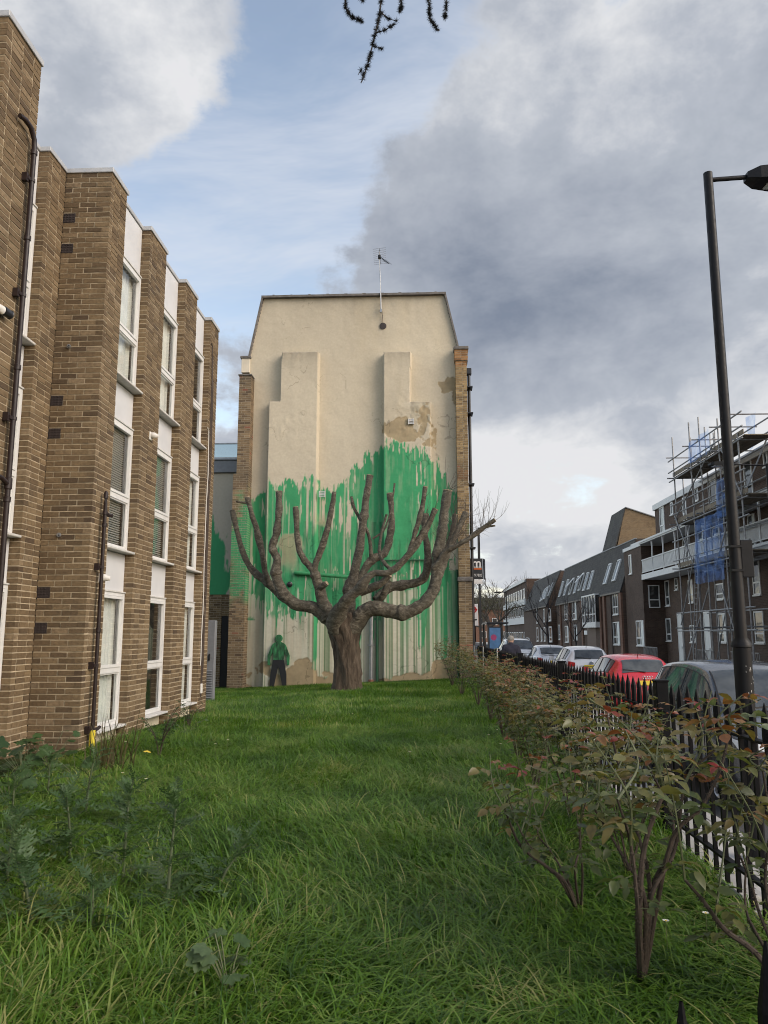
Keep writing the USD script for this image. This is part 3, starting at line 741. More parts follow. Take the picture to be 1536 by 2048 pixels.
t = MB(); t.tube([(px, py, 3.28), (px, py + 0.005, 3.40)], [0.022, 0.014], 8); t.lathe((px, py, 3.34), [(0.03, 0), (0.03, 0.07), (0.012, 0.10)], 8)
t.tube([(px, py, 3.16), (px, py + 0.10, 3.13), (px + 0.03, py + 0.16, 3.13)], 0.028, 8); FL.part('pipe_tee', t, 'pipe_brown', smooth=40)
t = MB(); t.tube([(px, py, 0.32), (px + 0.02, py + 0.08, 0.34), (px + 0.02, py + 0.17, 0.36)], 0.022, 8); FL.part('branch_pipe', t, 'pipe_brown', smooth=40)
t = MB(); t.tube([(px, py, -0.1), (px, py, 0.34)], 0.036, 10); FL.part('pipe_sleeve', t, 'yellow_paint', label='yellow sleeve at the foot of the thin drainpipe')
# little overflow stubs on the deep pier
for q in ((138, 693), (118, 1070)):
    c = at_y(q[0], q[1], 9.7); m = MB(); m.lathe((c[0], 9.74, c[2]), [(0.016, 0), (0.016, 0.10), (0.010, 0.10), (0.010, 0.06)], 10, axis=(0.25, -1, -0.1)); m.lathe((c[0], 9.70, c[2]), [(0.03, 0), (0.03, 0.012), (0.016, 0.014)], 10, axis=(0, -1, 0))
    FL.part('overflow_stub', m, 'galvanised')
# sensor lights and the camera
def wall_light(c, big=1.0, mat='pale_plastic'):
    m = MB(); m.bbox(c[0] - 0.005, c[0] + 0.02, c[1] - 0.045 * big, c[1] + 0.045 * big, c[2] - 0.065 * big, c[2] + 0.065 * big, 0.006)
    m.lathe((c[0] + 0.01, c[1], c[2] + 0.02 * big), [(0.036 * big, 0), (0.046 * big, 0.02 * big), (0.05 * big, 0.05 * big), (0.036 * big, 0.09 * big), (0.03 * big, 0.12 * big), (0.0, 0.13 * big)], 12, axis=(1, 0.25, -0.18))
    return FL.part('sensor_light', m, mat, smooth=40)
for q in ((300, 872), (200, 1157)):
    c = at_x(q[0], q[1], XO); wall_light((XO, c[1], c[2]))
c = at_x(8, 621, XO + 0.06); m = MB()
m.lathe((XO + 0.02, c[1] - 0.17, c[2]), [(0.030, 0), (0.045, 0.01), (0.045, 0.16), (0.04, 0.165)], 14, axis=(0.18, 1, -0.02)); m.tube([(XO, c[1] - 0.10, c[2] - 0.06), (XO + 0.035, c[1] - 0.08, c[2])], 0.014, 8)
cb = FL.part('security_camera', m, 'pale_plastic', smooth=40)
m = MB(); m.lathe((XO + 0.05, c[1] - 0.005, c[2]), [(0.047, 0), (0.05, 0.01), (0.042, 0.10), (0.05, 0.11), (0.03, 0.115)], 14, axis=(0.18, 1, -0.02)); FL.part('hood', m, 'black_paint', parent=cb, smooth=40)
# cables down the end pier
for k, (ya, zz0) in enumerate(((15.03, 7.2), (15.10, 7.0), (15.17, 6.5), (14.97, 5.4))):
    pts = [(XO + 0.012, ya - 0.12, zz0 + 0.25), (XO + 0.012, ya - 0.03, zz0 + 0.22)] + [(XO + 0.012 + 0.004 * math.sin(z * 5 + k), ya + 0.02 * math.sin(z * 2.3 + k), z) for z in np.linspace(zz0, 0.35 + 0.2 * k, 14)]
    m = MB(); m.tube(pts, 0.009, 5); FL.part('cable', m, 'cable' if k != 3 else 'pale_plastic')
m = MB(); m.bbox(XO, XO + 0.03, 15.02, 15.12, 0.42, 0.60, 0.006); FL.part('cable_box', m, 'pale_plastic')
# ------------------------------------------------------------------ the rendered gable with the green paint
WY = 25.0
GB = Thing('gable_building', 'tall cream rendered gable wall splashed with green paint behind the pollarded tree', 'building', (-2.2, WY, 0.0))
gable = [(-5.75, -0.7), (-5.75, 10.90), (-5.34, 13.04), (0.92, 13.04), (1.36, 11.05), (1.36, -0.7)]
STEP = 0.025
gx = np.arange(-5.75, 1.3601, STEP); gz = np.arange(-0.7, 13.041, STEP)
GX, GZ = np.meshgrid(gx, gz, indexing='ij')
def sstep(x, a, b):
    t = np.clip((x - a) / (b - a), 0, 1); return t * t * (3 - 2 * t)
def nz(x, z, sx, sz, seed, o=4):
    return meshkit.fbm(np.stack([x * sx, z * sz, np.full_like(x, 0.37 + seed * 3.1)], -1), o, seed)
def soft_rect(x, z, x0, x1, z0, z1):
    """Signed distance to a rectangle, positive inside."""
    return np.minimum(np.minimum(x - x0, x1 - x), np.minimum(z - z0, z1 - z))
def ell(x, z, cx, cz, rx, rz): return (1 - np.sqrt(((x - cx) / rx) ** 2 + ((z - cz) / rz) ** 2)) * min(rx, rz)
def paint_cover(x, z):
    """How far a point of the wall is covered by the sprayed and dripping green paint (0 to 1), and the thin wash of old drips."""
    s = np.maximum.reduce([ell(x, z, -3.9, 4.35, 2.5, 2.25), soft_rect(x, z, -5.2, -2.5, 3.2, 6.35), ell(x, z, -0.75, 5.7, 1.75, 2.25), ell(x, z, 0.15, 5.0, 1.35, 2.2),
                           soft_rect(x, z, -2.9, 0.95, 3.2, 5.7), ell(x, z, -5.6, 4.3, 0.9, 1.6), soft_rect(x, z, -5.6, -4.6, 2.9, 4.6), ell(x, z, -2.1, 5.7, 0.8, 1.0)])
    ragged = (nz(x, z, 3.2, 2.2, 1) - 0.5) * 0.75 + (nz(x, z, 17, 2.4, 2) - 0.5) * 0.85 + (nz(x, z, 1.3, 1.2, 3) - 0.5) * 0.8
    c = sstep(s + ragged, 0.02, 0.10)
    holes = nz(x, z, 15.0, 0.9, 4); big = nz(x, z, 0.9, 0.8, 5)
    c = c * (1 - sstep(holes + 0.55 * (big - 0.5) - 0.10 * np.clip(s, 0, 1.5), 0.59, 0.64))
    # ragged lower hem: long runs of paint
    col = nz(x, x * 0, 6.0, 0, 6, 3); col2 = nz(x, x * 0, 22.0, 0, 7, 2)
    reach = 3.2 - 3.3 * np.clip((col - 0.42) * 1.8, 0, 1) * (0.4 + col2) - 0.25
    run = sstep(col2 + 0.4 * (col - 0.5), 0.50, 0.56) * sstep(z, reach - 0.05, reach + 0.12) * (z < 3.6) * sstep(x, -5.6, -5.3)
    splash = sstep(nz(x, z, 2.2, 1.6, 8), 0.60, 0.68) * (z < 3.4) * (z > 2.0) * sstep(nz(x, z, 12, 3.0, 9), 0.42, 0.5)
    wash = np.maximum(sstep(nz(x, x * 0 + z * 0.05, 26.0, 1.0, 10, 2), 0.52, 0.62), 0.8 * sstep(nz(x, x * 0 + z * 0.05, 15.0, 1.0, 14, 2), 0.58, 0.64)) * (z < 3.5) * sstep(x, -5.7, -5.4)
    broad = sstep(nz(x, z, 2.6, 0.25, 12, 3), 0.56, 0.66) * (z < 3.3) * 0.45
    right = sstep(x, 0.55, 0.75) * (1 - sstep(x, 1.22, 1.34)) * (z < 3.6) * sstep(nz(x, z, 9.0, 0.4, 13, 3), 0.38, 0.52)
    lines = sstep(nz(x, x * 0 + z * 0.03, 24.0, 1.0, 15, 2), 0.60, 0.66) * sstep(-x, 1.2, 2.6) * sstep(nz(x, z, 2.0, 0.5, 16), 0.42, 0.55)
    c = c * (1 - 0.85 * lines)
    return np.clip(np.maximum.reduce([c, run, splash * 0.9, broad * sstep(z, 0.7, 2.2), right * 0.75]), 0, 1), wash
GREEN, GREEN2, CREAM, TAN = np.array([0.046, 0.285, 0.118]), np.array([0.014, 0.105, 0.045]), np.array([0.505, 0.446, 0.338]), np.array([0.330, 0.262, 0.160])
breasts = [(-4.63, -3.36, -1, 10.98), (-5.01, -4.60, -1, 9.27), (-1.17, -0.25, -1, 10.93), (-0.27, 0.41, -1, 9.20)]
inb = np.zeros_like(GX)
for x0, x1, z0, z1 in breasts:
    wob = (nz(GX, GZ, 0.8, 0.8, 21) - 0.5) * 0.03
    inb = np.maximum(inb, ((GX + wob > x0) & (GX + wob < x1) & (GZ + wob < z1)).astype(float))
cov, wash = paint_cover(GX, GZ)
rough = (nz(GX, GZ, 1.0, 1.0, 22) - 0.5) * 0.05 + (nz(GX, GZ, 6, 6, 23) - 0.5) * 0.016
# blistered and repaired render on the chimney breasts
blister = inb * sstep(nz(GX, GZ, 0.7, 0.7, 24), 0.45, 0.65) * sstep(GZ, 7.6, 8.6) * (nz(GX, GZ, 7, 5, 25) - 0.45) * 0.10
bare = np.maximum.reduce([ell(GX, GZ, -0.72, 8.25, 0.52, 0.40), ell(GX, GZ, -0.30, 8.05, 0.28, 0.22), ell(GX, GZ, 0.18, 8.35, 0.20, 0.50), ell(GX, GZ, 0.36, 8.0, 0.12, 0.30), ell(GX, GZ, 1.12, 9.85, 0.45, 0.26), ell(GX, GZ, 1.28, 9.5, 0.14, 0.45)])
bare = sstep(bare + (nz(GX, GZ, 3.5, 3.5, 26) - 0.5) * 0.55, 0.0, 0.03)
foot = 0.40 - (GZ - (-0.1)) + (nz(GX, GZ, 1.6, 1.6, 27) - 0.5) * 2.0 + (nz(GX, GZ, 6, 6, 270) - 0.5) * 0.5 + 0.25 * np.sin(GX * 1.3)
bare = np.maximum(bare, sstep(foot, 0.0, 0.06) * (1 - 0.0 * GX))
mid = sstep(nz(GX, GZ, 1.2, 0.9, 28), 0.60, 0.66) * sstep(GZ, 3.4, 4.0) * (1 - sstep(GZ, 5.0, 5.6)) * (GX < -3.0) * (GX > -4.6)
paint = CREAM * (1 + 0.16 * (nz(GX, GZ, 0.45, 0.35, 29)[..., None] - 0.5) * 2)
yel = sstep(nz(GX, GZ, 0.6, 0.12, 30), 0.5, 0.8)[..., None]; paint = paint * (1 - yel * np.array([0.0, 0.03, 0.10]))
grime = sstep(nz(GX, GZ, 1.6, 0.45, 31), 0.52, 0.80)[..., None] * 0.24; paint = paint * (1 - grime) + np.array([0.24, 0.21, 0.16]) * grime
top_stain = (np.exp(-np.clip(13.04 - GZ, 0, 9) * 1.6) * nz(GX, GZ, 3, 0.6, 32))[..., None]; paint = paint * (1 - 0.45 * top_stain)
for x0, x1, z0, z1 in breasts[:1] + breasts[2:]:
    st = (np.exp(-np.clip(z1 - GZ, 0, 9) * 2.4) * (GZ < z1) * (GX > x0) * (GX < x1) * nz(GX, GZ, 7, 0.8, 33))[..., None]; paint = paint * (1 - 0.55 * st)
patch = sstep(soft_rect(GX, GZ, -0.24, 0.42, 8.55, 9.22) + (nz(GX, GZ, 5, 5, 34) - 0.5) * 0.2, 0, 0.05)[..., None] * 0.5; paint = paint * (1 - patch) + np.array([0.36, 0.32, 0.23]) * patch
pale = ((0.45 + 0.55 * sstep(nz(GX, GZ, 14, 0.3, 35), 0.45, 0.58)) * sstep(-GZ, -3.7, -3.2))[..., None] * 0.75; paint = paint * (1 - pale) + np.array([0.565, 0.565, 0.455]) * pale
w_ = (wash * 0.85 * sstep(nz(GX, GZ, 1.3, 0.35, 36), 0.25, 0.45))[..., None]; paint = paint * (1 - w_) + np.array([0.085, 0.165, 0.075]) * w_
gcol = GREEN * (1 + 0.35 * (nz(GX, GZ, 3, 0.7, 37)[..., None] - 0.5))
dk = (sstep(nz(GX, GZ, 11, 0.8, 38), 0.56, 0.70) * (GZ < 5.2))[..., None] * 0.6; gcol = gcol * (1 - dk) + GREEN2 * dk
thin = (0.80 + 0.20 * sstep(nz(GX, GZ, 14, 1.4, 39), 0.3, 0.5))[..., None]
cv = (cov[..., None] * thin) * (1 - 0.92 * np.maximum(bare, 0.75 * mid)[..., None]); 
bb = np.maximum(bare, mid * 0.8)[..., None]; paint = paint * (1 - bb) + (TAN * (1 + 0.5 * (nz(GX, GZ, 5, 5, 40)[..., None] - 0.5))) * bb
paint = paint * (1 - cv) + gcol * cv
crack = (np.abs(nz(GX, GZ, 1.3, 1.1, 41) - 0.5) < 0.006) * sstep(nz(GX, GZ, 0.5, 0.5, 42), 0.5, 0.6); paint = paint * (1 - 0.35 * crack[..., None])
wy = WY - inb * 0.27 - rough - blister + bare * 0.018
keepv = (GZ <= np.interp(GX, [-5.75, -5.34, 0.92, 1.36], [10.92, 13.04, 13.04, 11.07]) + 0.01)
ni, nj = GX.shape; idx = np.arange(ni * nj).reshape(ni, nj)
cell = keepv[:-1, :-1] & keepv[1:, :-1] & keepv[1:, 1:] & keepv[:-1, 1:]
q = np.stack([idx[:-1, :-1], idx[1:, :-1], idx[1:, 1:], idx[:-1, 1:]], -1)[cell]
used = np.unique(q); remap_ = np.full(ni * nj, -1); remap_[used] = np.arange(len(used))
V = np.stack([GX, wy, GZ], -1).reshape(-1, 3)[used]; C = paint.reshape(-1, 3)[used]; q = remap_[q]
GB.part('rendered_wall', (V, np.vstack([q[:, [0, 1, 2]], q[:, [0, 2, 3]]])), 'painted_wall', smooth=True, color=C)
body = MB(); body.prism([(-5.70, -0.7), (-5.70, 10.85), (-5.30, 12.98), (0.90, 12.98), (1.32, 11.0), (1.32, -0.7)], WY + 0.06, WY + 11.0, 'y'); GB.part('wall', body, 'red_brick_y')
# dark coping along the verge, kneelers
cp = MB()
cp.beam((-5.39, WY + 0.02, 13.06), (0.97, WY + 0.02, 13.06), 0.30, 0.075); cp.beam((-5.775, WY + 0.02, 10.88), (-5.365, WY + 0.02, 13.03), 0.26, 0.055); cp.beam((0.945, WY + 0.02, 13.03), (1.375, WY + 0.02, 11.06), 0.26, 0.055)
for x in np.arange(-5.0, 0.9, 0.62): cp.bbox(x, x + 0.10 + 0.03 * math.sin(x * 9), WY - 0.13, WY + 0.1, 13.09, 13.115 + 0.02 * math.sin(x * 5), 0.006)
GB.part('coping', cp, 'stone_coping')
kn = MB(); kn.bbox(-6.03, -5.74, WY - 0.06, WY + 0.35, 10.36, 10.86, 0.012); GB.part('kneeler', kn, 'grey_render')
kn = MB(); kn.bbox(-6.07, -5.70, WY - 0.10, WY + 0.40, 10.862, 10.94, 0.012); GB.part('kneeler_cap', kn, 'stone_coping')
# brick buttresses on both sides
bb2 = Bricks(23)
BYL = WY - 0.48
bb2.block(-5.98, -5.58, BYL, WY + 0.3, 6.75, 10.10, right=True); bb2.block(-6.08, -5.58, BYL - 0.03, WY + 0.3, -0.5, 6.74, right=True)
BYR = WY - 0.30
bb2.block(1.25, 1.62, BYR, WY + 0.3, 3.36, 10.55, left=True); bb2.block(1.24, 1.66, BYR - 0.03, WY + 0.3, -0.5, 3.20, left=True)
bb2.block(1.22, 1.66, BYR - 0.03, WY + 0.3, 10.57, 10.95, left=True)
st_b = [(0.0, (0.10, 0.07, 0.045)), (0.3, (0.165, 0.118, 0.068)), (0.7, (0.235, 0.172, 0.098)), (0.93, (0.29, 0.215, 0.125)), (1.0, (0.24, 0.10, 0.06))]
def brick_paint(v, tone):
    t = np.clip(tone, 0, 1); c = np.stack([np.interp(t, [s[0] for s in st_b], [s[1][k] for s in st_b]) for k in range(3)], -1)
    x, z = v[:, 0], v[:, 2]
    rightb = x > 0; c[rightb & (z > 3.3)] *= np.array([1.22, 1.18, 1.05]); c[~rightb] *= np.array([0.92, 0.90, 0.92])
    red = rightb & (((z > 10.35)) | ((z > 6.5) & (z < 6.9) & (tone > 0.45))); c[red] = c[red] * np.array([0.95, 0.72, 0.62])
    damp = sstep(nz(x * 0 + 3, z, 1, 0.9, 51), 0.5, 0.75)[:, None] * 0.45; c = c * (1 - damp) + np.array([0.07, 0.06, 0.045]) * damp
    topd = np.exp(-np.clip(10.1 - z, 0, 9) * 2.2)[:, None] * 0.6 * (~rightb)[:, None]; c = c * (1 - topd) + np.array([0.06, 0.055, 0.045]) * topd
    g = sstep(nz(x, z, 3.0, 1.4, 52) + 0.25 * np.exp(-((z - 4.6) / 1.1) ** 2) - 0.30 * rightb, 0.55, 0.66) * sstep(z, 2.2, 2.9) * (1 - sstep(z, 6.0, 6.7))
    g = (g * 0.85)[:, None]; return c * (1 - g) + GREEN * g
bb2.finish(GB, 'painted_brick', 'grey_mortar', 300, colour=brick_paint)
cc = MB(); cc.bbox(-6.02, -5.55, BYL - 0.03, WY - 0.06, 10.10, 10.15, 0.012); GB.part('buttress_cap', cc, 'stone_coping')
cc = MB(); cc.bbox(1.19, 1.69, BYR - 0.07, WY + 0.3, 10.95, 11.06, 0.02); GB.part('buttress_cap', cc, 'stone_coping')
cc = MB(); cc.bbox(1.21, 1.69, BYR - 0.06, WY + 0.3, 3.21, 3.35, 0.02); GB.part('string_course', cc, 'stone_coping')
# pipes on the wall
def wall_pipe(name, pts, r, mat, clips=()):
    m = MB(); m.tube(pts, r, 10); p = GB.part(name, m, mat, smooth=40)
    for c in clips:
        k = MB(); k.box(c[0] - r * 1.9, c[0] + r * 1.9, c[1] - r * 1.25, WY - 0.2, c[2] - 0.02, c[2] + 0.02); GB.part('pipe_clip', k, mat, parent=p)
MATS['green_pipe'] = plain('green_pipe', (0.036, 0.225, 0.085), 0.6, var=0.3, scale=8)
a, b = at_y(590, 1146, WY - 0.33), at_y(722, 1156, WY - 0.33)
wall_pipe('pipe', [a + [0, 0.3, 0], a + [0.02, 0.02, 0], a + [0.1, 0, 0], b], 0.062, 'green_pipe')
a, b = at_y(766, 1121, WY - 0.33), at_y(905, 1119, WY - 0.33); wall_pipe('pipe', [a, (a + b) / 2, b], 0.026, 'dark_green_paint')
a = at_y(743, 1225, WY - 0.12); wall_pipe('drainpipe', [a, (a[0] - 0.01, a[1], 1.0), (a[0] - 0.01, a[1], -0.2)], 0.062, 'galvanised', clips=[(a[0], a[1], 1.2)])
m = MB(); m.lathe((a[0] - 0.01, a[1], -0.05), [(0.075, 0), (0.085, 0.02), (0.085, 0.16), (0.064, 0.18)], 12); GB.part('pipe_shoe', m, plain('clay', (0.20, 0.085, 0.055), 0.8), smooth=40)
a = at_y(758, 1130, WY - 0.12); wall_pipe('drainpipe', [(a[0] - 0.05, a[1], 3.5), (a[0] - 0.05, a[1], 1.5), (a[0] - 0.05, a[1], -0.2)], 0.045, 'dark_green_paint')
a = at_y(912, 1130, WY - 0.1); wall_pipe('drainpipe', [(1.20, WY - 0.09, 3.6), (1.20, WY - 0.09, 1.0), (1.20, WY - 0.09, -0.2)], 0.045, 'dark_green_paint')
wall_pipe('downpipe', [(1.71, WY + 0.1, 10.3), (1.71, WY + 0.1, 6), (1.71, WY + 0.1, -0.3)], 0.055, 'black_paint', clips=[(1.71, WY + 0.3, z) for z in (9.7, 8.8, 6.4, 4.3, 2.0)])
m = MB(); m.bbox(1.62, 1.80, WY, WY + 0.22, 10.2, 10.42, 0.02); GB.part('hopper', m, 'black_paint')
# small vents, flood light
for qx, qz in ((822, 843), (644, 988)):
    c = at_y(qx, qz, WY - 0.29); m = MB(); 
    for i in range(4): m.box(c[0] - 0.08, c[0] + 0.08, WY - 0.31, WY - 0.25, c[2] - 0.09 + i * 0.05, c[2] - 0.065 + i * 0.05)
    bar_ = MB(); m.box(c[0] - 0.10, c[0] - 0.08, WY - 0.32, WY - 0.25, c[2] - 0.10, c[2] + 0.10); m.box(c[0] + 0.08, c[0] + 0.10, WY - 0.32, WY - 0.25, c[2] - 0.10, c[2] + 0.10)
    GB.part('vent', m, 'white_metal')
c = at_y(579, 1168, WY - 0.33); m = MB(); m.lathe((c[0], WY - 0.26, c[2]), [(0.06, 0), (0.09, 0.02), (0.09, 0.07), (0.05, 0.10), (0.0, 0.11)], 14, axis=(0.1, -1, -0.2)); GB.part('wall_lamp', m, 'black_paint', smooth=40)
c = at_y(766, 652, WY - 0.02); m = MB(); m.lathe((c[0], WY + 0.02, c[2]), [(0.10, 0), (0.118, 0.02), (0.118, 0.05), (0.07, 0.06), (0.0, 0.055)], 18, axis=(0, -1, 0)); GB.part('round_vent', m, 'vent_dark', smooth=40)
m = MB(); m.tube([(c[0] - 0.03, WY - 0.05, c[2] + 0.1), (c[0] - 0.02, WY - 0.05, c[2] + 0.35), (c[0] - 0.045, WY - 0.07, c[2] + 0.60), (c[0] - 0.06, WY - 0.10, c[2] + 0.75)], 0.012, 6); GB.part('cable', m, 'cable', smooth=40)
# the painted figure: a plain standing shape in dark paint
c = at_y(556, 1376, WY - 0.3); fx, fz = float(c[0]), float(c[2]) + 0.02
head = Point(fx + 0.0, fz + 1.53).buffer(0.115); torso = Polygon([(fx - 0.19, fz + 1.34), (fx - 0.08, fz + 1.40), (fx + 0.08, fz + 1.40), (fx + 0.19, fz + 1.34), (fx + 0.145, fz + 0.82), (fx - 0.145, fz + 0.82)]).buffer(0.012)
arms = unary_union([Polygon([(fx + s * 0.16, fz + 1.35), (fx + s * 0.22, fz + 1.29), (fx + s * 0.34, fz + 0.98), (fx + s * 0.33, fz + 0.70), (fx + s * 0.28, fz + 0.70), (fx + s * 0.27, fz + 0.96), (fx + s * 0.15, fz + 1.18)]) for s in (-1, 1)]).buffer(0.012)
legs = unary_union([Polygon([(fx - 0.16, fz + 0.84), (fx + 0.16, fz + 0.84), (fx + 0.24, fz + 0.4), (fx + 0.25, fz + 0.02), (fx + 0.15, fz + 0.02), (fx + 0.03, fz + 0.62), (fx - 0.03, fz + 0.62), (fx - 0.15, fz + 0.02), (fx - 0.25, fz + 0.02), (fx - 0.24, fz + 0.4)])]).buffer(0.012)
m = MB(); up_ = unary_union([head, Polygon([(fx - 0.06, fz + 1.3), (fx + 0.06, fz + 1.3), (fx + 0.06, fz + 1.45), (fx - 0.06, fz + 1.45)]), torso, arms]).difference(legs)
for g_ in (up_.geoms if hasattr(up_, 'geoms') else [up_]): m.prism(g_, WY - 0.330, WY - 0.26, 'y')
MATS['figure_green'] = None
def fig_mat():
    g = Graph(); pos = g('geometry') + '.position'; st = g('mapping', vector=pos, scale=(1, 1, 0.25)) + '.vector'
    n = g.noise(st, 16.0, 4.0, 0.6)
    c = g.ramp(n, [(0.38, (0.012, 0.050, 0.024)), (0.50, (0.026, 0.130, 0.050)), (0.62, (0.040, 0.235, 0.090))])
    MATS['figure_green'] = g.make('figure_green', g('principled_bsdf', base_color=c, roughness=0.8) + '.BSDF')
fig_mat()
fg = GB.part('painted_figure', m, 'figure_green', label='plain dark green standing shape painted low on the wall left of the trunk')
m = MB(); m.prism(legs, WY - 0.328, WY - 0.26, 'y'); GB.part('painted_legs', m, 'sign_black', parent=fg)

# aerial on the gable
AE = Thing('television_aerial', 'thin rooftop television aerial on a tall mast above the cream gable', 'aerial', at_y(762, 622, WY - 0.15))
base = at_y(762, 622, WY - 0.15); topm = at_y(758, 503, WY - 0.15)
m = MB(); m.tube([base, base + (topm - base) * 0.45 + [0.012, 0, 0], topm], [0.022, 0.019, 0.014], 8); AE.part('mast', m, 'galvanised', smooth=40)
m = MB(); m.beam(base + [0, 0, 0.12], base + [0, 0.2, 0.12], 0.03); m.beam(base + [0, 0, 0.32], base + [0, 0.2, 0.32], 0.03); m.box(base[0] - 0.035, base[0] + 0.035, base[1] - 0.03, base[1] + 0.03, base[2] - 0.05, base[2] + 0.06); AE.part('bracket', m, 'galvanised')
h = at_y(759, 514, WY - 0.15); tail = h + np.array([0.32, 0.9, -0.42]); nose = h + np.array([-0.03, -0.55, -0.02])
m = MB(); m.beam(h + [0.02, -0.55, 0.02], h + [-0.01, 0.75, 0.12], 0.016); 
for k, t in enumerate(np.linspace(0, 1, 9)):
    p = h + [0.02, -0.55, 0.02] + t * np.array([-0.03, 1.30, 0.10]); m.beam(p + [-0.22, 0.0, -0.02 - 0.0 * k], p + [0.22, 0.0, 0.03], 0.009)
AE.part('dipole_array', m, 'galvanised')
m = MB(); m.beam(h + [0, -0.05, 0], h + [0.33, -0.35, -0.42], 0.03)
for t in np.linspace(0.55, 1, 4):
    p = h + [0, -0.05, 0] + t * np.array([0.33, -0.30, -0.42]); m.beam(p + [-0.10, 0, 0.02], p + [0.10, 0, -0.03], 0.008)
m.bbox(h[0] - 0.05, h[0] + 0.05, h[1] - 0.06, h[1] + 0.04, h[2] - 0.07, h[2] + 0.05, 0.01); AE.part('reflector_boom', m, 'black_paint')

# ------------------------------------------------------------------ low extension between the flats and the gable
LY = 26.0
LB = Thing('low_extension', 'low cream rendered extension with glass balustrade between the flats and the gable', 'building', (-7.4, LY, 0.0))
z_top = at_y(450, 946, LY)[2]; z_mid = at_y(450, 1186, LY)[2]; xr = -6.06; xl = -9.5
gx2 = np.arange(xl, xr + 0.001, 0.03); gz2 = np.arange(z_mid - 0.05, z_top + 0.001, 0.03)
GX2, GZ2 = np.meshgrid(gx2, gz2, indexing='ij')
s = np.maximum(ell(GX2, GZ2, -7.15, 3.6, 0.75, 1.7), soft_rect(GX2, GZ2, -7.9, -6.75, 2.2, 3.5)); s = np.minimum(s, -6.42 - GX2 - 0.25 * (nz(GX2, GZ2, 1.5, 1.5, 60) - 0.5))
c2 = sstep(s + (nz(GX2, GZ2, 4, 1.2, 61) - 0.5) * 0.9 + (nz(GX2, GZ2, 12, 3, 62) - 0.5) * 0.5, 0.0, 0.1)[..., None]
p2 = np.array([0.44, 0.40, 0.32]) * (1 + 0.2 * (nz(GX2, GZ2, 0.8, 0.4, 63)[..., None] - 0.5)); p2 = p2 * (1 - c2) + GREEN * (0.8 + 0.4 * nz(GX2, GZ2, 4, 1, 64)[..., None]) * c2
idx = np.arange(GX2.size).reshape(GX2.shape); q = np.stack([idx[:-1, :-1], idx[1:, :-1], idx[1:, 1:], idx[:-1, 1:]], -1).reshape(-1, 4)
LB.part('rendered_wall', (np.stack([GX2, np.full_like(GX2, LY) - 0.02 * (nz(GX2, GZ2, 1, 1, 65) - 0.5), GZ2], -1).reshape(-1, 3), np.vstack([q[:, [0, 1, 2]], q[:, [0, 2, 3]]])), 'painted_wall', smooth=True, color=p2.reshape(-1, 3))
m = MB(); m.box(xl, xr - 0.01, LY + 0.05, LY + 7, -0.5, z_top - 0.01); LB.part('wall', m, 'red_brick_x')
xa, xb = at_y(441, 1300, LY)[0], at_y(460, 1300, LY)[0]
lb = Bricks(31); lb.block(xl + 1.4, xa, LY - 0.03, LY + 0.04, -0.4, z_mid - 0.06, right=True, d=0.06); zl = at_y(450, 1232, LY)[2]
lb.block(xa, xr + 0.05, LY - 0.02, LY + 0.04, zl, z_mid - 0.06, right=False, d=0.06)
def lb_paint(v, tone):
    c = np.stack([np.interp(tone, [s_[0] for s_ in st_b], [s_[1][k] for s_ in st_b]) for k in range(3)], -1) * np.array([0.8, 0.78, 0.75])
    g = (sstep(nz(v[:, 0], v[:, 2], 5, 0.8, 66), 0.50, 0.60) * sstep(v[:, 2], 0.9, 2.4) * (v[:, 0] < xa) * 0.8)[:, None]; return c * (1 - g) + GREEN * g
lb.finish(LB, 'painted_brick', 'grey_mortar', 60, colour=lb_paint)
m = MB(); m.box(xa + 0.01, xr + 0.05, LY - 0.01, LY + 0.045, -0.4, zl - 0.01); LB.part('gate', m, 'black_paint')
m = MB(); m.bbox(xl, xr - 0.02, LY - 0.10, LY + 0.3, z_top + 0.005, z_top + 0.42, 0.01); m.bbox(xl, xr - 0.02, LY - 0.14, LY + 0.3, z_top + 0.425, z_top + 0.48, 0.008); LB.part('roof_fascia', m, 'lead_grey')
zb = z_top + 0.50; za = at_y(450, 886, LY)[2]
for k in range(2):
    x1 = xr - 0.16 - k * 1.25; m = MB(); m.box(x1 - 1.22, x1, LY + 0.05, LY + 0.062, zb + 0.06, za - 0.03); LB.part('glass_panel', m, 'balustrade_glass')
m = MB(); m.bbox(xl, xr - 0.10, LY + 0.03, LY + 0.085, za - 0.03, za + 0.012, 0.006); m.box(xl, xr - 0.12, LY + 0.02, LY + 0.09, zb, zb + 0.07); LB.part('handrail', m, 'galvanised')
m = MB(); m.bbox(xr - 0.15, xr + 0.03, LY - 0.06, LY + 0.25, zb - 0.1, za + 0.16, 0.01); LB.part('parapet_post', m, 'grey_render')

# grey louvred door leaf in the gap beyond the flats
c = at_y(419, 1385, 18.2); d0 = np.array([c[0], 18.2, float(lawn_z(c[0], 18.2))])
LD = Thing('vent_cabinet', 'tall grey metal louvred cabinet in the gap at the far end of the brick flats', 'cabinet', d0)
zt = at_y(420, 1241, 18.2)[2]
m = MB(); m.bbox(d0[0] - 0.45, d0[0] + 0.10, 18.15, 18.32, d0[2] - 0.1, zt, 0.012); LD.part('body', m, 'lead_grey')
m = MB()
for z in np.arange(d0[2] + 0.1, d0[2] + 0.75, 0.055): m.obox((d0[0] - 0.17, 18.14, z), (0.23, 0, 0), (0, 0.012, 0.010), (0, -0.004, 0.005))
LD.part('louvre', m, 'lead_grey')
m = MB(); m.box(d0[0] - 0.02, d0[0] + 0.0, 18.11, 18.15, d0[2] + 0.95, d0[2] + 1.1); LD.part('handle', m, 'black_paint')
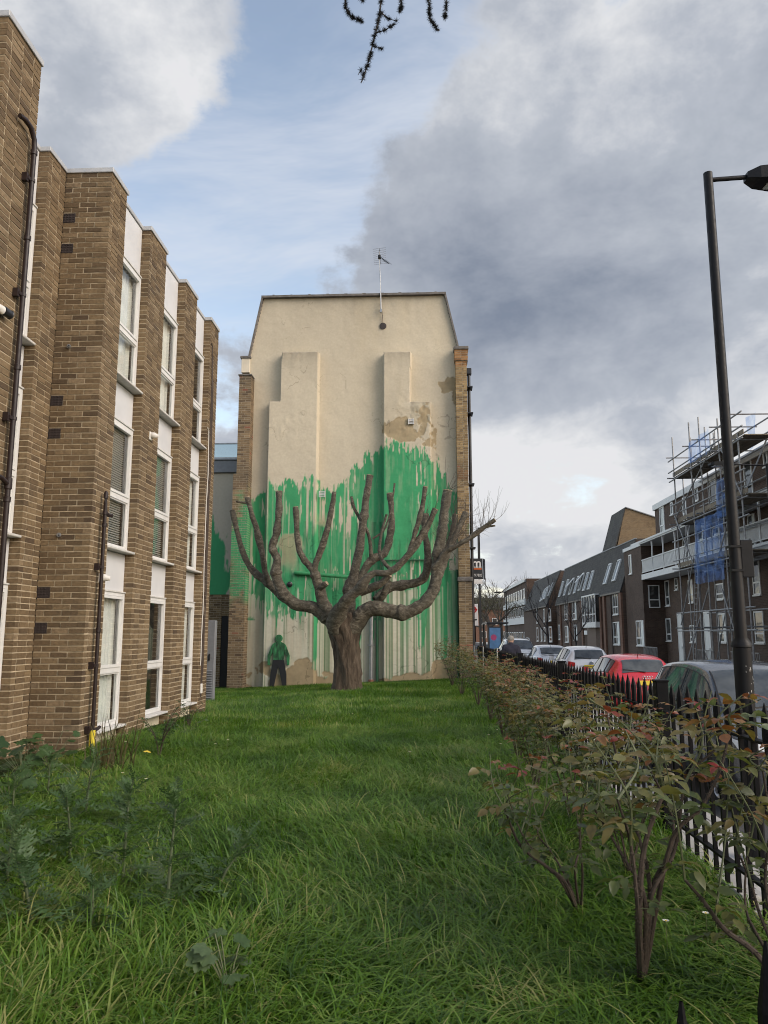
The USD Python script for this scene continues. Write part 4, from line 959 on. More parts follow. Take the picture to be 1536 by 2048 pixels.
# ------------------------------------------------------------------ the pollarded tree
TY = 21.0
tb = at_y(693, 1388, TY); tb[2] = float(lawn_z(tb[0], TY)) - 0.02
TR = Thing('pollarded_tree', 'big bare pollarded tree with sawn off limbs in front of the green painted gable', 'tree', tb)
def crop(x, y, w=None, dy=0.0):
    """A point of the limb drawing: position in the close-up, width there, and how far nearer (-) or farther (+) than the trunk it lies."""
    p = at_y(420 + x / 2.56, 900 + y / 2.56, TY + dy)
    return (*p, (w or 10) / 2.56 * (TY + dy) / FPX / 2 * 0.93)
def limb_mesh(pts, n=None, sides=14, knobs=0.19, seed=0, cut=True, ridg=0.0):
    a = np.array([crop(*q) for q in pts]); L = np.linalg.norm(np.diff(a[:, :3], axis=0), axis=1).sum()
    n = n or max(10, int(L / 0.045)); s = spline(a, n); P, R = s[:, :3], np.clip(s[:, 3], 0.008, None)
    rng = np.random.default_rng(seed)
    wig = np.stack([meshkit.fbm(np.stack([np.arange(n) * 0.11, np.full(n, k * 7.3 + seed), np.zeros(n)], -1), 3, seed) - 0.5 for k in range(3)], -1)
    P = P + wig * np.minimum(R, 0.09)[:, None] * 0.55 * np.clip(np.arange(n) / 8.0, 0, 1)[:, None]
    m = MB(); m.tube(P, R, sides)
    v, f, _ = m.arrays(); ring = v[:n * sides].reshape(n, sides, 3); c = P[:, None]
    d = ring - c
    bump = (meshkit.fbm(ring * np.array([5.5, 5.5, 4.0]), 4, seed + 3) - 0.5) * 2 * knobs + (meshkit.fbm(ring * np.array([17., 17., 9.]), 3, seed + 9) - 0.5) * 0.8 * knobs
    k = np.zeros(n)
    for _ in range(max(1, int(L / 0.5))):
        i0 = rng.integers(4, n - 2) if n > 8 else 2; k += np.exp(-((np.arange(n) - i0) / (1.2 + 2.0 * rng.random())) ** 2) * rng.uniform(0.05, 0.26)
    if cut: k[-3:] += 0.08
    ring = c + d * (1 + bump + k[:, None])[..., None]
    v[:n * sides] = ring.reshape(-1, 3)
    return v, f, P, R
limbs = {
 'L1': [(660, 905, 100), (610, 860, 92), (565, 825, 76), (515, 802, 66), (440, 790, 62), (378, 740, 64), (346, 665, 55), (340, 620, 54), (344, 560, 44), (318, 500, 42), (342, 420, 36), (352, 300, 35), (352, 212, 36)],
 'L2': [(455, 795, 50, .3), (400, 770, 46, .4), (350, 735, 46, .5), (285, 672, 46, .55), (240, 635, 44, .6), (195, 580, 33, .6), (160, 500, 28, .6), (134, 400, 27, .6), (112, 308, 25, .6)],
 'L3': [(300, 690, 40, .5), (285, 630, 34, .45), (270, 540, 32, .4), (240, 410, 32, .4), (214, 330, 28, .4), (191, 240, 28, .4)],
 'L3b': [(196, 272, 16, .4), (165, 268, 13, .38), (132, 262, 11, .36)],
 'L4': [(640, 890, 78, -.1), (600, 820, 66, -.1), (573, 770, 64, -.1), (558, 700, 62, -.15), (540, 645, 50, -.2), (524, 605, 40, -.2), (490, 570, 36, -.2), (455, 500, 32, -.2), (444, 400, 28, -.2), (437, 290, 28, -.2)],
 'L4b': [(533, 640, 36, -.2), (540, 590, 36, -.25), (566, 515, 35, -.3), (596, 420, 32, -.35), (618, 320, 27, -.4), (637, 215, 22, -.4)],
 'L4c': [(560, 710, 40, -.2), (585, 690, 34, -.35), (598, 680, 22, -.4)],
 'L5': [(715, 905, 66, .2), (716, 800, 56, .2), (714, 730, 66, .2), (735, 640, 52, .2), (762, 520, 47, .25), (785, 370, 41, .3), (805, 225, 39, .3), (817, 130, 36, .3)],
 'L6': [(668, 960, 80, -.05), (640, 890, 88, -.25), (662, 822, 76, -.55), (708, 763, 62, -.85), (765, 712, 52, -1.0), (805, 655, 42, -1.1), (840, 632, 36, -1.1), (905, 630, 36, -1.2), (960, 600, 38, -1.2), (1020, 530, 38, -1.3), (1080, 440, 36, -1.3), (1122, 375, 34, -1.35), (1156, 303, 30, -1.4)],
 'L6b': [(1022, 520, 26, -1.3), (1040, 460, 25, -1.35), (1062, 390, 25, -1.4), (1086, 290, 26, -1.45), (1104, 188, 24, -1.5)],
 'L7': [(755, 690, 42, .4), (785, 620, 44, .5), (835, 560, 46, .6), (885, 535, 42, .7), (915, 470, 38, .8), (930, 360, 32, .8), (919, 222, 32, .8)],
 'L7b': [(826, 560, 22, .5), (818, 470, 20, .45), (803, 410, 18, .4), (766, 350, 18, .4), (738, 295, 16, .4), (724, 238, 15, .4)],
 'L7c': [(832, 455, 12, .4), (862, 435, 11, .4), (890, 410, 11, .4), (915, 350, 10, .4), (935, 250, 9, .4), (946, 170, 9, .4)],
 'L7d': [(935, 620, 20, -.6), (895, 580, 18, -.5), (868, 525, 17, -.4), (876, 430, 15, -.3), (905, 330, 12, -.3)],
 'L10': [(770, 730, 46, -.3), (830, 705, 44, -.4), (880, 680, 40, -.5), (920, 640, 30, -.6)],
 'L8': [(715, 920, 120, .0), (765, 865, 96, -.1), (815, 818, 84, -.2), (880, 815, 80, -.3), (960, 832, 72, -.35), (1040, 820, 66, -.4), (1110, 770, 64, -.4), (1150, 700, 62, -.4), (1162, 620, 60, -.4), (1166, 540, 56, -.4), (1188, 400, 50, -.4), (1204, 300, 48, -.4), (1219, 206, 46, -.4)],
 'L8b': [(1140, 610, 30, -.5), (1168, 575, 30, -.55), (1205, 520, 28, -.6), (1260, 490, 27, -.7), (1330, 450, 27, -.8), (1400, 398, 25, -.9), (1460, 355, 21, -1.0)],
 'L8e': [(1402, 400, 14, -.9), (1428, 391, 11, -.92), (1460, 388, 9, -.95)],
 'L8c': [(1172, 650, 44, -.1), (1195, 580, 40, .1), (1232, 490, 35, .2), (1272, 400, 32, .3), (1312, 318, 30, .4)],
 'L8d': [(1195, 600, 34, .2), (1215, 510, 30, .5), (1240, 420, 28, .7), (1258, 330, 26, .8)],
 'L9': [(850, 770, 48, .3), (885, 735, 50, .4), (930, 703, 50, .5), (1000, 690, 48, .6), (1075, 672, 46, .6), (1112, 615, 44, .6), (1112, 510, 38, .6), (1100, 410, 34, .6), (1102, 325, 32, .6)],
 'L9b': [(860, 770, 40, .0), (885, 750, 36, -.15), (905, 700, 28, -.2), (925, 672, 18, -.2)],
}
tips = {}
for k, (nm, pts) in enumerate(limbs.items()):
    v, f, P, R = limb_mesh(pts, seed=40 + k, sides=16 if pts[0][2] > 60 else 12)
    lp = TR.part('limb', (v, f), 'limb_bark', smooth=50)
    tips[nm] = (P, R)
    if pts[-1][2] >= 20:                     # pale sawn face
        d = P[-1] - P[-3]; d /= np.linalg.norm(d); m = MB()
        m.lathe(P[-1], [(R[-1] * 1.10, -0.02), (R[-1] * 1.10, 0.004), (0.0, 0.010)], 12, axis=d); TR.part('cut_face', m, 'cut_wood', parent=lp)
# trunk: swollen, fluted, flaring into the roots
zs = np.array([(695, 1262, 215), (698, 1235, 178), (702, 1190, 158), (704, 1120, 150), (703, 1050, 150), (698, 1000, 154), (690, 955, 166), (685, 915, 178), (684, 872, 164), (690, 832, 120)])
a = np.array([crop(*q) for q in zs]); n = 70; s = spline(a, n); sides = 40
ang = np.arange(sides) * 2 * np.pi / sides; v = []
for i in range(n):
    t = i / (n - 1); r = s[i, 3]
    fl = 1 + 0.16 * np.exp(-t * 7) * np.cos(5 * ang + 0.6) + 0.07 * np.cos(7 * ang + 2.2 * t * 6.0 + 0.5) * (0.5 + 0.5 * t)
    p = np.stack([s[i, 0] + r * np.cos(ang) * fl, s[i, 1] + 0.92 * r * np.sin(ang) * fl, np.full(sides, s[i, 2])], -1)
    tw_a = 1.3 * t; pr = np.stack([(p[:, 0] - s[i, 0]) * math.cos(tw_a) - (p[:, 1] - s[i, 1]) * math.sin(tw_a) + s[i, 0], (p[:, 0] - s[i, 0]) * math.sin(tw_a) + (p[:, 1] - s[i, 1]) * math.cos(tw_a) + s[i, 1], p[:, 2]], 1); nn = 1.25 * (meshkit.fbm(pr * np.array([3.6, 3.6, .9]), 5, 77) - 0.5); n2 = meshkit.fbm(pr * np.array([13, 13, 1.8]), 4, 78) - 0.5
    c = s[i, :3]; p = c + (p - c) * (1 + 0.42 * nn + 0.24 * n2)[:, None]; v.append(p)
v = np.vstack(v); i, j = np.meshgrid(np.arange(n - 1), np.arange(sides), indexing='ij')
q = np.stack([i * sides + j, i * sides + (j + 1) % sides, (i + 1) * sides + (j + 1) % sides, (i + 1) * sides + j], -1).reshape(-1, 4)
f = np.vstack([q[:, [0, 1, 2]], q[:, [0, 2, 3]]]); k = len(v); v = np.vstack([v, s[-1:, :3]]); f = np.vstack([f, [[(n - 1) * sides + jj, (n - 1) * sides + (jj + 1) % sides, k] for jj in range(sides)]])
TR.part('trunk', (v, f), 'trunk_bark', smooth=60)
# fine shoots
rng = np.random.default_rng(8); tw = MB()
def shoot(p, d, L, r=0.006):
    d = d / np.linalg.norm(d); side = rng.normal(0, 1, 3); pts = [p]; q = p.copy(); n_ = 5
    for i in range(n_):
        d = d + np.array([0, 0, 0.10]) + side * 0.05; d /= np.linalg.norm(d); q = q + d * L / n_; pts.append(q)
    tw.tube(pts, np.linspace(r, r * 0.35, n_ + 1), 4, caps=False)
    if L > 0.5:
        for i in (2, 3):
            if rng.random() < 0.7:
                e = pts[i]; dd = d + rng.normal(0, 0.6, 3); dd /= np.linalg.norm(dd); tw.tube([e, e + dd * L * 0.2, e + dd * L * 0.38 + [0, 0, 0.04]], [r * 0.6, r * 0.45, r * 0.25], 4, caps=False)
for nm, n_, lo, hi, Lm in (('L8c', 60, .1, 1, .8), ('L8d', 60, .1, 1, .8), ('L9', 22, .6, 1, .6), ('L8b', 15, .35, 1, .7), ('L8', 14, .55, 1, .6), ('L6', 18, .45, 1, .5), ('L6b', 10, .1, 1, .4), ('L7d', 8, .2, 1, .4), ('L7c', 5, .4, 1, .4), ('L7', 8, .1, .7, .4), ('L5', 5, .1, .4, .35), ('L7b', 5, .0, .9, .3)):
    P, R = tips[nm]
    for _ in range(n_):
        i = int(rng.uniform(lo, hi) * (len(P) - 1)); d = rng.normal(0, 0.55, 3) + np.array([0.15, 0, 0.9]); shoot(P[i], d, Lm * rng.uniform(0.35, 1.25), rng.uniform(0.004, 0.008))
for nm, n_ in (('L8', 5), ('L8b', 9)):
    P, R = tips[nm]
    for _ in range(n_): shoot(P[-1 - rng.integers(0, 12 if nm == 'L8b' else 2)], rng.normal(0, 0.4, 3) + np.array([0.2, 0, 1.0]), rng.uniform(0.6, 1.25), 0.006)
TR.part('twigs', tw, 'twig_bark', kind='stuff')
# ------------------------------------------------------------------ railings
def picket(m, x, y, z0, zr, zt, w=0.032):
    h = w / 2; b = 0.72 * h
    m.box(x - b, x + b, y - b, y + b, z0, zr)
    zs = [zr, zr + 0.02, zt - 0.075, zt]; rs = [h, h * 1.12, h * 1.06, 0.0015]
    m.lathe((x, y, 0), [(r * 1.2, z) for r, z in zip(rs, zs)], 6)
RL = Thing('iron_railings', 'black spiked iron railings between the lawn and the pavement', 'railings', (FENCE_X, 12.0, 0.1))
ztip, zrail, zlow = 1.20, 0.985, 0.24
posts = [1.9, 6.0, 10.1, 14.2, 18.3, 22.4]
y = 2.05
while y < 24.6:
    if min(abs(y - p) for p in posts) > 0.09:
        m = MB(); picket(m, FENCE_X, y, 0.02, zrail, ztip + 0.006 * math.sin(y * 13)); RL.part('picket', m, 'black_iron')
    y += 0.168
for p in posts:
    m = MB(); m.bbox(FENCE_X - 0.045, FENCE_X + 0.045, p - 0.045, p + 0.045, -0.1, 1.20, 0.006); m.bbox(FENCE_X - 0.052, FENCE_X + 0.052, p - 0.052, p + 0.052, 1.195, 1.212, 0.006)
    RL.part('post', m, 'black_iron')
for a, b in zip(posts[:-1], posts[1:]):
    for z in (zrail, zlow):
        m = MB(); m.bbox(FENCE_X - 0.022, FENCE_X + 0.022, a + 0.046, b - 0.046, z - 0.008, z + 0.008, 0.002); RL.part('rail', m, 'black_iron')
m = MB(); m.bbox(FENCE_X - 0.022, FENCE_X + 0.022, 22.446, 24.6, zrail - 0.008, zrail + 0.008, 0.002); RL.part('rail', m, 'black_iron')
# the railings the photographer leans over
FR = Thing('front_railings', 'black spiked railings close below the camera with two tips at the bottom right corner', 'railings', (0.25, 0.74, 0.1))
pt0, pt1 = at_z(1362, 2003, 1.2), at_z(1531, 1882, 1.2); d = (pt1 - pt0)[:2]
for k in range(-9, 11):
    p = pt0[:2] + d * k
    m = MB(); picket(m, p[0], p[1], 0.02, zrail, 1.20, 0.022); FR.part('picket', m, 'black_iron')
a, b = pt0[:2] - d * 9, pt0[:2] + d * 10
for z in (zrail, zlow):
    m = MB(); m.beam((*a, z), (*b, z), 0.04, 0.014); FR.part('rail', m, 'black_iron')
# support wire on thin stakes by the far roses
WS = Thing('wire_stakes', 'thin stakes with a sagging wire before the far end of the railings', 'stakes', (1.62, 19.0, 0.1))
sp = [at_x(941, 1300, 1.66), at_x(966, 1293, 1.66), at_x(994, 1296, 1.66)]; sp[0] = np.array([1.66, 24.2, 1.2])
for q in sp:
    m = MB(); m.tube([(q[0], q[1], 0.0), (q[0], q[1], q[2])], 0.016, 6); WS.part('stake', m, 'galvanised')
for q, r in zip(sp[:-1], sp[1:]):
    m = MB(); t = np.linspace(0, 1, 9)[:, None]; L = q * (1 - t) + r * t; L[:, 2] += -0.22 - 0.16 * 4 * (t * (1 - t))[:, 0]; m.tube(L, 0.010, 5); WS.part('wire', m, 'galvanised')

# ------------------------------------------------------------------ street lamps
def street_lamp(base, top, arm_dir, label, arm=0.42, s=1.0):
    T = Thing('street_lamp', label, 'street lamp', base)
    x, y, z0 = base; zc = 1.47 if s == 1.0 else z0 + 1.6
    m = MB(); m.lathe((x, y, 0), [(0.075 * s, z0), (0.075 * s, zc - 0.035), (0.086 * s, zc - 0.030), (0.086 * s, zc + 0.0), (0.054 * s, zc + 0.050), (0.046 * s, zc + 1.6), (0.042 * s, top), (0.0, top + 0.004)], 24)
    T.part('post', m, 'post_black', smooth=35)
    m = MB(); m.box(x - 0.035 * s, x + 0.035 * s, y - 0.079 * s, y - 0.02, z0 + 0.45, z0 + 1.05); T.part('hatch', m, 'post_black')
    d = np.array([*arm_dir, 0.0]); d /= np.linalg.norm(d); n_ = np.array([-d[1], d[0], 0]); p0 = np.array([x, y, top - 0.07]); p1 = p0 + d * arm + [0, 0, 0.03]
    m = MB(); m.tube([p0, p1], 0.022 * s, 10); T.part('arm', m, 'post_black', smooth=40)
    m = MB(); pts = []
    for t, w, lo, hi in ((0.0, 0.05, -0.03, 0.03), (0.10, 0.10, -0.06, 0.06), (0.30, 0.14, -0.065, 0.06), (0.62, 0.13, -0.05, 0.045), (0.72, 0.09, -0.03, 0.02)):
        for sgn in (-1, 1):
            for h in (lo, hi): pts.append(p1 + d * t + n_ * sgn * w * s + np.array([0, 0, h * s]))
    m.tri(trimesh.Trimesh(pts).convex_hull); hd = T.part('lamp_head', m, 'post_black')
    m = MB(); m.obox(p1 + d * 0.40 - [0, 0, 0.066 * s], d * 0.2, n_ * 0.09 * s, np.array([0, 0, 0.006])); T.part('lens', m, 'lamp_glass', parent=hd)
    m = MB(); m.lathe(p1 + d * 0.22 + [0, 0, 0.055 * s], [(0.035, 0), (0.035, 0.03), (0.02, 0.045), (0, 0.05)], 12); m.obox(p1 + d * 0.36 + [0, 0, 0.062 * s], d * 0.10, n_ * 0.05, np.array([0, 0, 0.008])); T.part('photocell', m, 'pale_plastic', parent=hd)
    return T
LX, LYY = 2.78, 6.9
SL = street_lamp((LX, LYY, PAVE_Z), 5.90, (1, 0.05), 'tall black street lamp on the near pavement in front of the dark grey car', 0.36)
m = MB(); m.bbox(LX + 0.045, LX + 0.150, LYY - 0.02, LYY + 0.012, 2.04, 2.37, 0.006); m.box(LX - 0.055, LX + 0.05, LYY - 0.055, LYY + 0.055, 2.09, 2.11); m.box(LX - 0.055, LX + 0.05, LYY - 0.055, LYY + 0.055, 2.30, 2.32)
SL.part('sign_plate', m, 'post_black', label='dark sign plate seen from its back')
m = MB(); rng = np.random.default_rng(5)
for _ in range(22):
    a, z = rng.uniform(-1.7, -0.4), rng.uniform(0.55, 1.28); r = 0.0755; w = rng.uniform(0.001, 0.005)
    c = np.array([LX + r * math.cos(a), LYY + r * math.sin(a), z]); tg = np.array([-math.sin(a), math.cos(a), 0]); no = np.array([math.cos(a), math.sin(a), 0])
    m.obox(c, tg * w, no * 0.0012, np.array([0, 0, rng.uniform(0.002, 0.010)]))
SL.part('sticker_scraps', m, 'grey_plastic', kind='stuff')
b2 = at_y(1534, 930, 27.0); street_lamp((float(b2[0]), 27.0, PAVE_Z), float(b2[2]) + 0.05, (-1, -0.1), 'black street lamp on the far pavement with its head reaching over the scaffold side', 1.35, 1.25)
b3 = at_y(1012, 1184, 78.0); street_lamp((float(b3[0]), 78.0, ROAD_Z), float(b3[2]), (-1, -0.2), 'distant thin black street lamp before the bare trees', 0.5, 1.3)

# ------------------------------------------------------------------ parked cars
def car_glass_dark():
    g = Graph(); pos = g('geometry') + '.position'
    n = g.noise(pos, 2.6, 3.0)
    c = g.ramp(n, [(0.35, (0.020, 0.024, 0.025)), (0.65, (0.075, 0.082, 0.082))])
    MATS['car_window'] = g.make('car_window', g('principled_bsdf', base_color=c, roughness=0.03, specular_ior_level=0.75) + '.BSDF')
car_glass_dark()
def pch(pts, y):
    from scipy.interpolate import PchipInterpolator
    p = np.array(pts, float); return PchipInterpolator(p[:, 0], p[:, 1])(np.clip(y, p[0, 0], p[-1, 0]))
def make_car(name, label, spec, loc, yaw, paint, plate, plate_text, badge=None, rails=False, group=None):
    """Local axes: front bumper at y = 0, tail at y = L, the driver looks along -y."""
    T = Thing(name, label, 'car', loc); L, W, H = spec['L'], spec['W'], spec['H']
    cy_, sy_ = math.cos(yaw), math.sin(yaw)
    def place(m):
        v, f, _ = m.arrays() if isinstance(m, MB) else (*m, None)
        v = np.asarray(v, float)
        return np.stack([loc[0] + v[:, 0] * cy_ - (v[:, 1] - L / 2) * sy_, loc[1] + v[:, 0] * sy_ + (v[:, 1] - L / 2) * cy_, loc[2] + v[:, 2]], 1), f
    def part(nm, m, mat, **k): return T.part(nm, place(m), mat, **k)
    top = [(a * L, b * H) for a, b in spec['top']]; belt = [(a * L, b * H) for a, b in spec['belt']]
    wid = [(a * L, b * W / 2) for a, b in spec['wid']]; roof = [(a * L, b * W / 2) for a, b in spec['roof']]
    ys = np.unique(np.concatenate([np.linspace(0, 0.12 * L, 12), np.linspace(0.12 * L, 0.9 * L, 44), np.linspace(0.9 * L, L, 12)]))
    zt, zb, w, wr = pch(top, ys), pch(belt, ys), pch(wid, ys), pch(roof, ys); wr = np.minimum(wr, w * 0.97)
    zb = np.minimum(zb, zt - 0.02)
    z0 = 0.20 + 0.10 * np.clip(1 - ys / (0.12 * L), 0, 1) ** 2 + 0.14 * np.clip((ys - 0.9 * L) / (0.1 * L), 0, 1) ** 2
    n = len(ys); secs = []
    for k in range(n):
        hh = zb[k] - z0[k]; e = min(0.05, max(0.01, (zt[k] - zb[k]) * 0.35))
        half = [(0.0, z0[k]), (w[k] * 0.86, z0[k]), (w[k] * 0.965, z0[k] + 0.10 * hh), (w[k] * 0.995, z0[k] + 0.35 * hh), (w[k], z0[k] + 0.62 * hh), (w[k] * 0.985, z0[k] + 0.86 * hh), (w[k] * 0.955, zb[k]),
                (wr[k] + (w[k] * 0.945 - wr[k]) * 0.06, zt[k] - e), (wr[k] * 0.90, zt[k] - 0.012), (wr[k] * 0.5, zt[k] + 0.012), (0.0, zt[k] + 0.02)]
        half = np.array(half); other = half[1:-1][::-1] * [-1, 1]
        loop = np.vstack([half, other]); secs.append(np.column_stack([loop[:, 0], np.full(len(loop), ys[k]), loop[:, 1]]))
    secs = np.array(secs); m_ = secs.shape[1]; v = secs.reshape(-1, 3)
    i, j = np.meshgrid(np.arange(n - 1), np.arange(m_), indexing='ij')
    q = np.stack([i * m_ + j, (i + 1) * m_ + j, (i + 1) * m_ + (j + 1) % m_, i * m_ + (j + 1) % m_], -1).reshape(-1, 4)
    f = [q[:, [0, 1, 2]], q[:, [0, 2, 3]]]; k0 = len(v); v = np.vstack([v, secs[0].mean(0)[None], secs[-1].mean(0)[None]])
    jj = np.arange(m_); f.append(np.stack([np.full(m_, k0), jj, (jj + 1) % m_], 1)); f.append(np.stack([np.full(m_, k0 + 1), (n - 1) * m_ + (jj + 1) % m_, (n - 1) * m_ + jj], 1))
    part('body', (v, np.vstack(f)), paint, smooth=38)
    def side_pt(y, u, s, off=0.006):
        Zt, Zb, Ww, Wr = (float(pch(c, y)) for c in (top, belt, wid, roof)); Wr = min(Wr, Ww * 0.97); Zb = min(Zb, Zt - 0.02); e = min(0.05, max(0.01, (Zt - Zb) * 0.35))
        xa, xb_ = Ww * 0.955, Wr + (Ww * 0.945 - Wr) * 0.06
        return (s * (xa + (xb_ - xa) * u + off), y, Zb + (Zt - e - Zb) * u)
    for s in (-1, 1):
        for a, b in spec['side']:
            g = MB(); yy = np.linspace(a * L, b * L, 10); uu = (0.07, 0.5, 0.93); vv = [side_pt(y, u, s) for y in yy for u in uu]
            ff = [(r * 3 + c, r * 3 + c + 1, (r + 1) * 3 + c + 1, (r + 1) * 3 + c) for r in range(9) for c in range(2)]
            g.add(vv, ff); part('side_window', g, 'car_window', smooth=True)
    def top_glass(nm, a, b, k=0.93):
        g = MB(); yy = np.linspace(a * L, b * L, 10); xx = np.linspace(-1, 1, 9); vv = []
        for y in yy:
            Zt, Wr = float(pch(top, y)), min(float(pch(roof, y)), float(pch(wid, y)) * 0.97)
            for x in xx: X_ = x * Wr * k; vv.append((X_, y, Zt + 0.022 - 0.010 * (abs(x) ** 2) - 0.016 * abs(x) ** 6 + 0.006))
        d_ = -0.006 if a < 0.5 else 0.006
        vv = [(p[0], p[1] + d_, p[2]) for p in vv]
        ff = [(r * 9 + c, r * 9 + c + 1, (r + 1) * 9 + c + 1, (r + 1) * 9 + c) for r in range(9) for c in range(8)]; g.add(vv, ff); return part(nm, g, 'car_window', smooth=True)
    for s in (-1, 1):
        for a, b in spec['side']:
            o = MB(); yy = np.linspace(a * L, b * L, 8); lp_ = [side_pt(y, .07, s, .004) for y in yy] + [side_pt(b * L, u, s, .004) for u in (.4, .7, .93)] + [side_pt(y, .93, s, .004) for y in yy[::-1]] + [side_pt(a * L, u, s, .004) for u in (.7, .4, .07)]
            o.tube(lp_, .009, 5, caps=False); part('window_trim', o, 'car_trim')
        for dy in (spec['side'][0][1] + .012, spec['side'][1][1] + .02, spec['side'][0][0] - .03):
            o = MB(); y = dy * L; Ww, Zb = float(pch(wid, y)), float(pch(belt, y)); zz0 = .24
            o.tube([(s * (Ww * k + .001), y, zz0 + (Zb - zz0) * t) for k, t in ((.965, .10), (.995, .35), (1.0, .62), (.985, .86), (.955, 1.0))], .005, 4, caps=False); part('door_seam', o, 'car_trim')
    o = MB(); yy = np.linspace(spec['screen'][0] * L, spec['screen'][1] * L, 8)
    for s in (-1, 1): o.tube([(s * min(float(pch(roof, y)), float(pch(wid, y)) * .97) * .945, y - .004, float(pch(top, y)) + .004) for y in yy], .011, 5, caps=False)
    part('screen_trim', o, 'car_trim')
    ws = top_glass('windscreen', *spec['screen']); rw = top_glass('rear_window', *spec['rear'], k=0.86)
    ya, yb = spec['screen']; za = float(pch(top, ya * L))
    for x0 in (-0.28, 0.22):
        m = MB(); m.beam((x0 * W, ya * L + 0.01, za + 0.045), (x0 * W + 0.36 * W, ya * L + 0.09, za + 0.085), 0.018, 0.016); part('wiper', m, 'car_trim')
    m = MB(); m.beam((-0.02, spec['rear'][1] * L + 0.02, float(pch(top, spec['rear'][1] * L)) + 0.03), (0.30 * W, spec['rear'][1] * L - 0.05, float(pch(top, spec['rear'][1] * L)) + 0.09), 0.02, 0.018); part('rear_wiper', m, 'car_trim')
    for s in (-1, 1):
        p = np.array(side_pt(spec['side'][0][0] * L + 0.10, 0.10, s)); m = MB()
        pts = [p + np.array([s * dx, dy, dz]) for dx in (0.06, 0.22) for dy in (-0.06, 0.05) for dz in (-0.01, 0.13)] + [p + np.array([s * 0.14, -0.10, dz]) for dz in (0.02, 0.10)]
        m.tri(trimesh.Trimesh(pts).convex_hull); m.beam(p, p + np.array([s * 0.10, 0, 0.03]), 0.05); part('door_mirror', m, paint if spec.get('mirror') else 'car_trim')
        # lights
        wf = float(pch(wid, 0.05 * L)); zf = float(pch(belt, 0.10 * L)); m = MB()
        pts = [(s * (wf - dx), dy, dz) for dx, dy, dz in ((0.02, 0.20, zf - 0.12), (0.02, 0.42, zf - 0.02), (-0.045, 0.45, zf - 0.04), (0.05, 0.06, zf - 0.10), (0.28, 0.015, zf - 0.17), (0.30, 0.05, zf - 0.05), (0.10, 0.10, zf - 0.03), (-0.02, 0.24, zf - 0.16))]
        m.tri(trimesh.Trimesh(pts).convex_hull); part('headlight', m, 'lamp_glass')
        wt = float(pch(wid, 0.96 * L)); zr = float(pch(belt, 0.9 * L)); m = MB()
        pts = [(s * (wt - dx), L - dy, dz) for dx, dy, dz in ((0.00, 0.16, zr - 0.02), (-0.03, 0.22, zr - 0.20), (0.02, 0.04, zr - 0.05), (0.20, -0.012, zr - 0.07), (0.20, -0.012, zr - 0.20), (0.02, 0.02, zr - 0.22))]
        m.tri(trimesh.Trimesh(pts).convex_hull); part('tail_light', m, 'tail_red')
        m = MB()
        for hy in spec['handle']:
            p = side_pt(hy * L, 0.0, s); m.bbox(p[0] - 0.012, p[0] + 0.03 * s + 0.012, hy * L - 0.10, hy * L + 0.10, p[2] - 0.10, p[2] - 0.07, 0.006)
        part('door_handle', m, paint)
    # grille, bumper slot, plates
    m = MB(); m.bbox(-0.33 * W, 0.33 * W, -0.012, 0.08, 0.25, 0.40, 0.02); part('bumper_grille', m, 'car_trim')
    m = MB(); zf = float(pch(belt, 0.02 * L)); m.bbox(-0.26 * W, 0.26 * W, -0.010, 0.06, zf - 0.10, zf - 0.02, 0.015); part('grille', m, 'car_trim')
    for front in (True, False):
        y0 = -0.030 if front else L + 0.004; zc = 0.47 if front else 0.80 * float(pch(belt, 0.93 * L))
        m = MB(); m.bbox(-0.26, 0.26, y0, y0 + 0.026, zc - 0.055, zc + 0.055, 0.004); pl = part('number_plate', m, 'plate_white' if front else 'plate_yellow')
        if front and plate_text:
            tm = meshkit.text_mesh(plate_text, 0.075, 0.003, bold=True); tv = np.array(tm.vertices); wdt = tv[:, 0].max() - tv[:, 0].min(); tv[:, 0] = tv[:, 0] - tv[:, 0].min() - 0.24
            part('letters', (np.stack([tv[:, 0], y0 - 0.001 - tv[:, 2], zc - 0.037 + tv[:, 1]], 1), np.array(tm.faces)), 'plate_black', parent=pl)
    if badge == 'ring':                                            # round badge with a V over a W
        rear_ = spec.get('badge_rear'); zc = 0.90 * float(pch(belt, 0.93 * L)) if rear_ else float(pch(top, 0.03 * L)) - 0.06; m = MB(); a = np.linspace(0, 2 * np.pi, 25); yb_ = L + 0.012 if rear_ else -0.035
        m.tube(np.stack([0.062 * np.cos(a), np.full(25, yb_), zc + 0.062 * np.sin(a)], 1), 0.008, 6, caps=False)
        for pq in ([(-0.030, 0.052), (0, 0.008), (0.030, 0.052)], [(-0.052, 0.022), (-0.026, -0.052), (0, -0.005), (0.026, -0.052), (0.052, 0.022)]):
            for p, r in zip(pq[:-1], pq[1:]): m.beam((p[0], yb_, zc + p[1]), (r[0], yb_, zc + r[1]), 0.012, 0.012)
        part('badge', m, 'chrome')
        m = MB(); m.lathe((0, L - 0.02 if rear_ else -0.012, zc), [(0.072, 0), (0.066, 0.02 if rear_ else 0.012), (0.0, 0.02 if rear_ else 0.012)], 24, axis=(0, 1 if rear_ else -1, 0)); part('badge_disc', m, 'sign_blue')
    if badge == 'rings4':
        zc = 0.93 * float(pch(belt, 0.93 * L)); m = MB(); a = np.linspace(0, 2 * np.pi, 17)
        for k in range(4): m.tube(np.stack([(k - 1.5) * 0.060 + 0.036 * np.cos(a), np.full(17, L + 0.012 - 0.05), zc + 0.036 * np.sin(a)], 1) + [0, 0.05, 0], 0.007, 5, caps=False)
        part('badge', m, 'chrome')
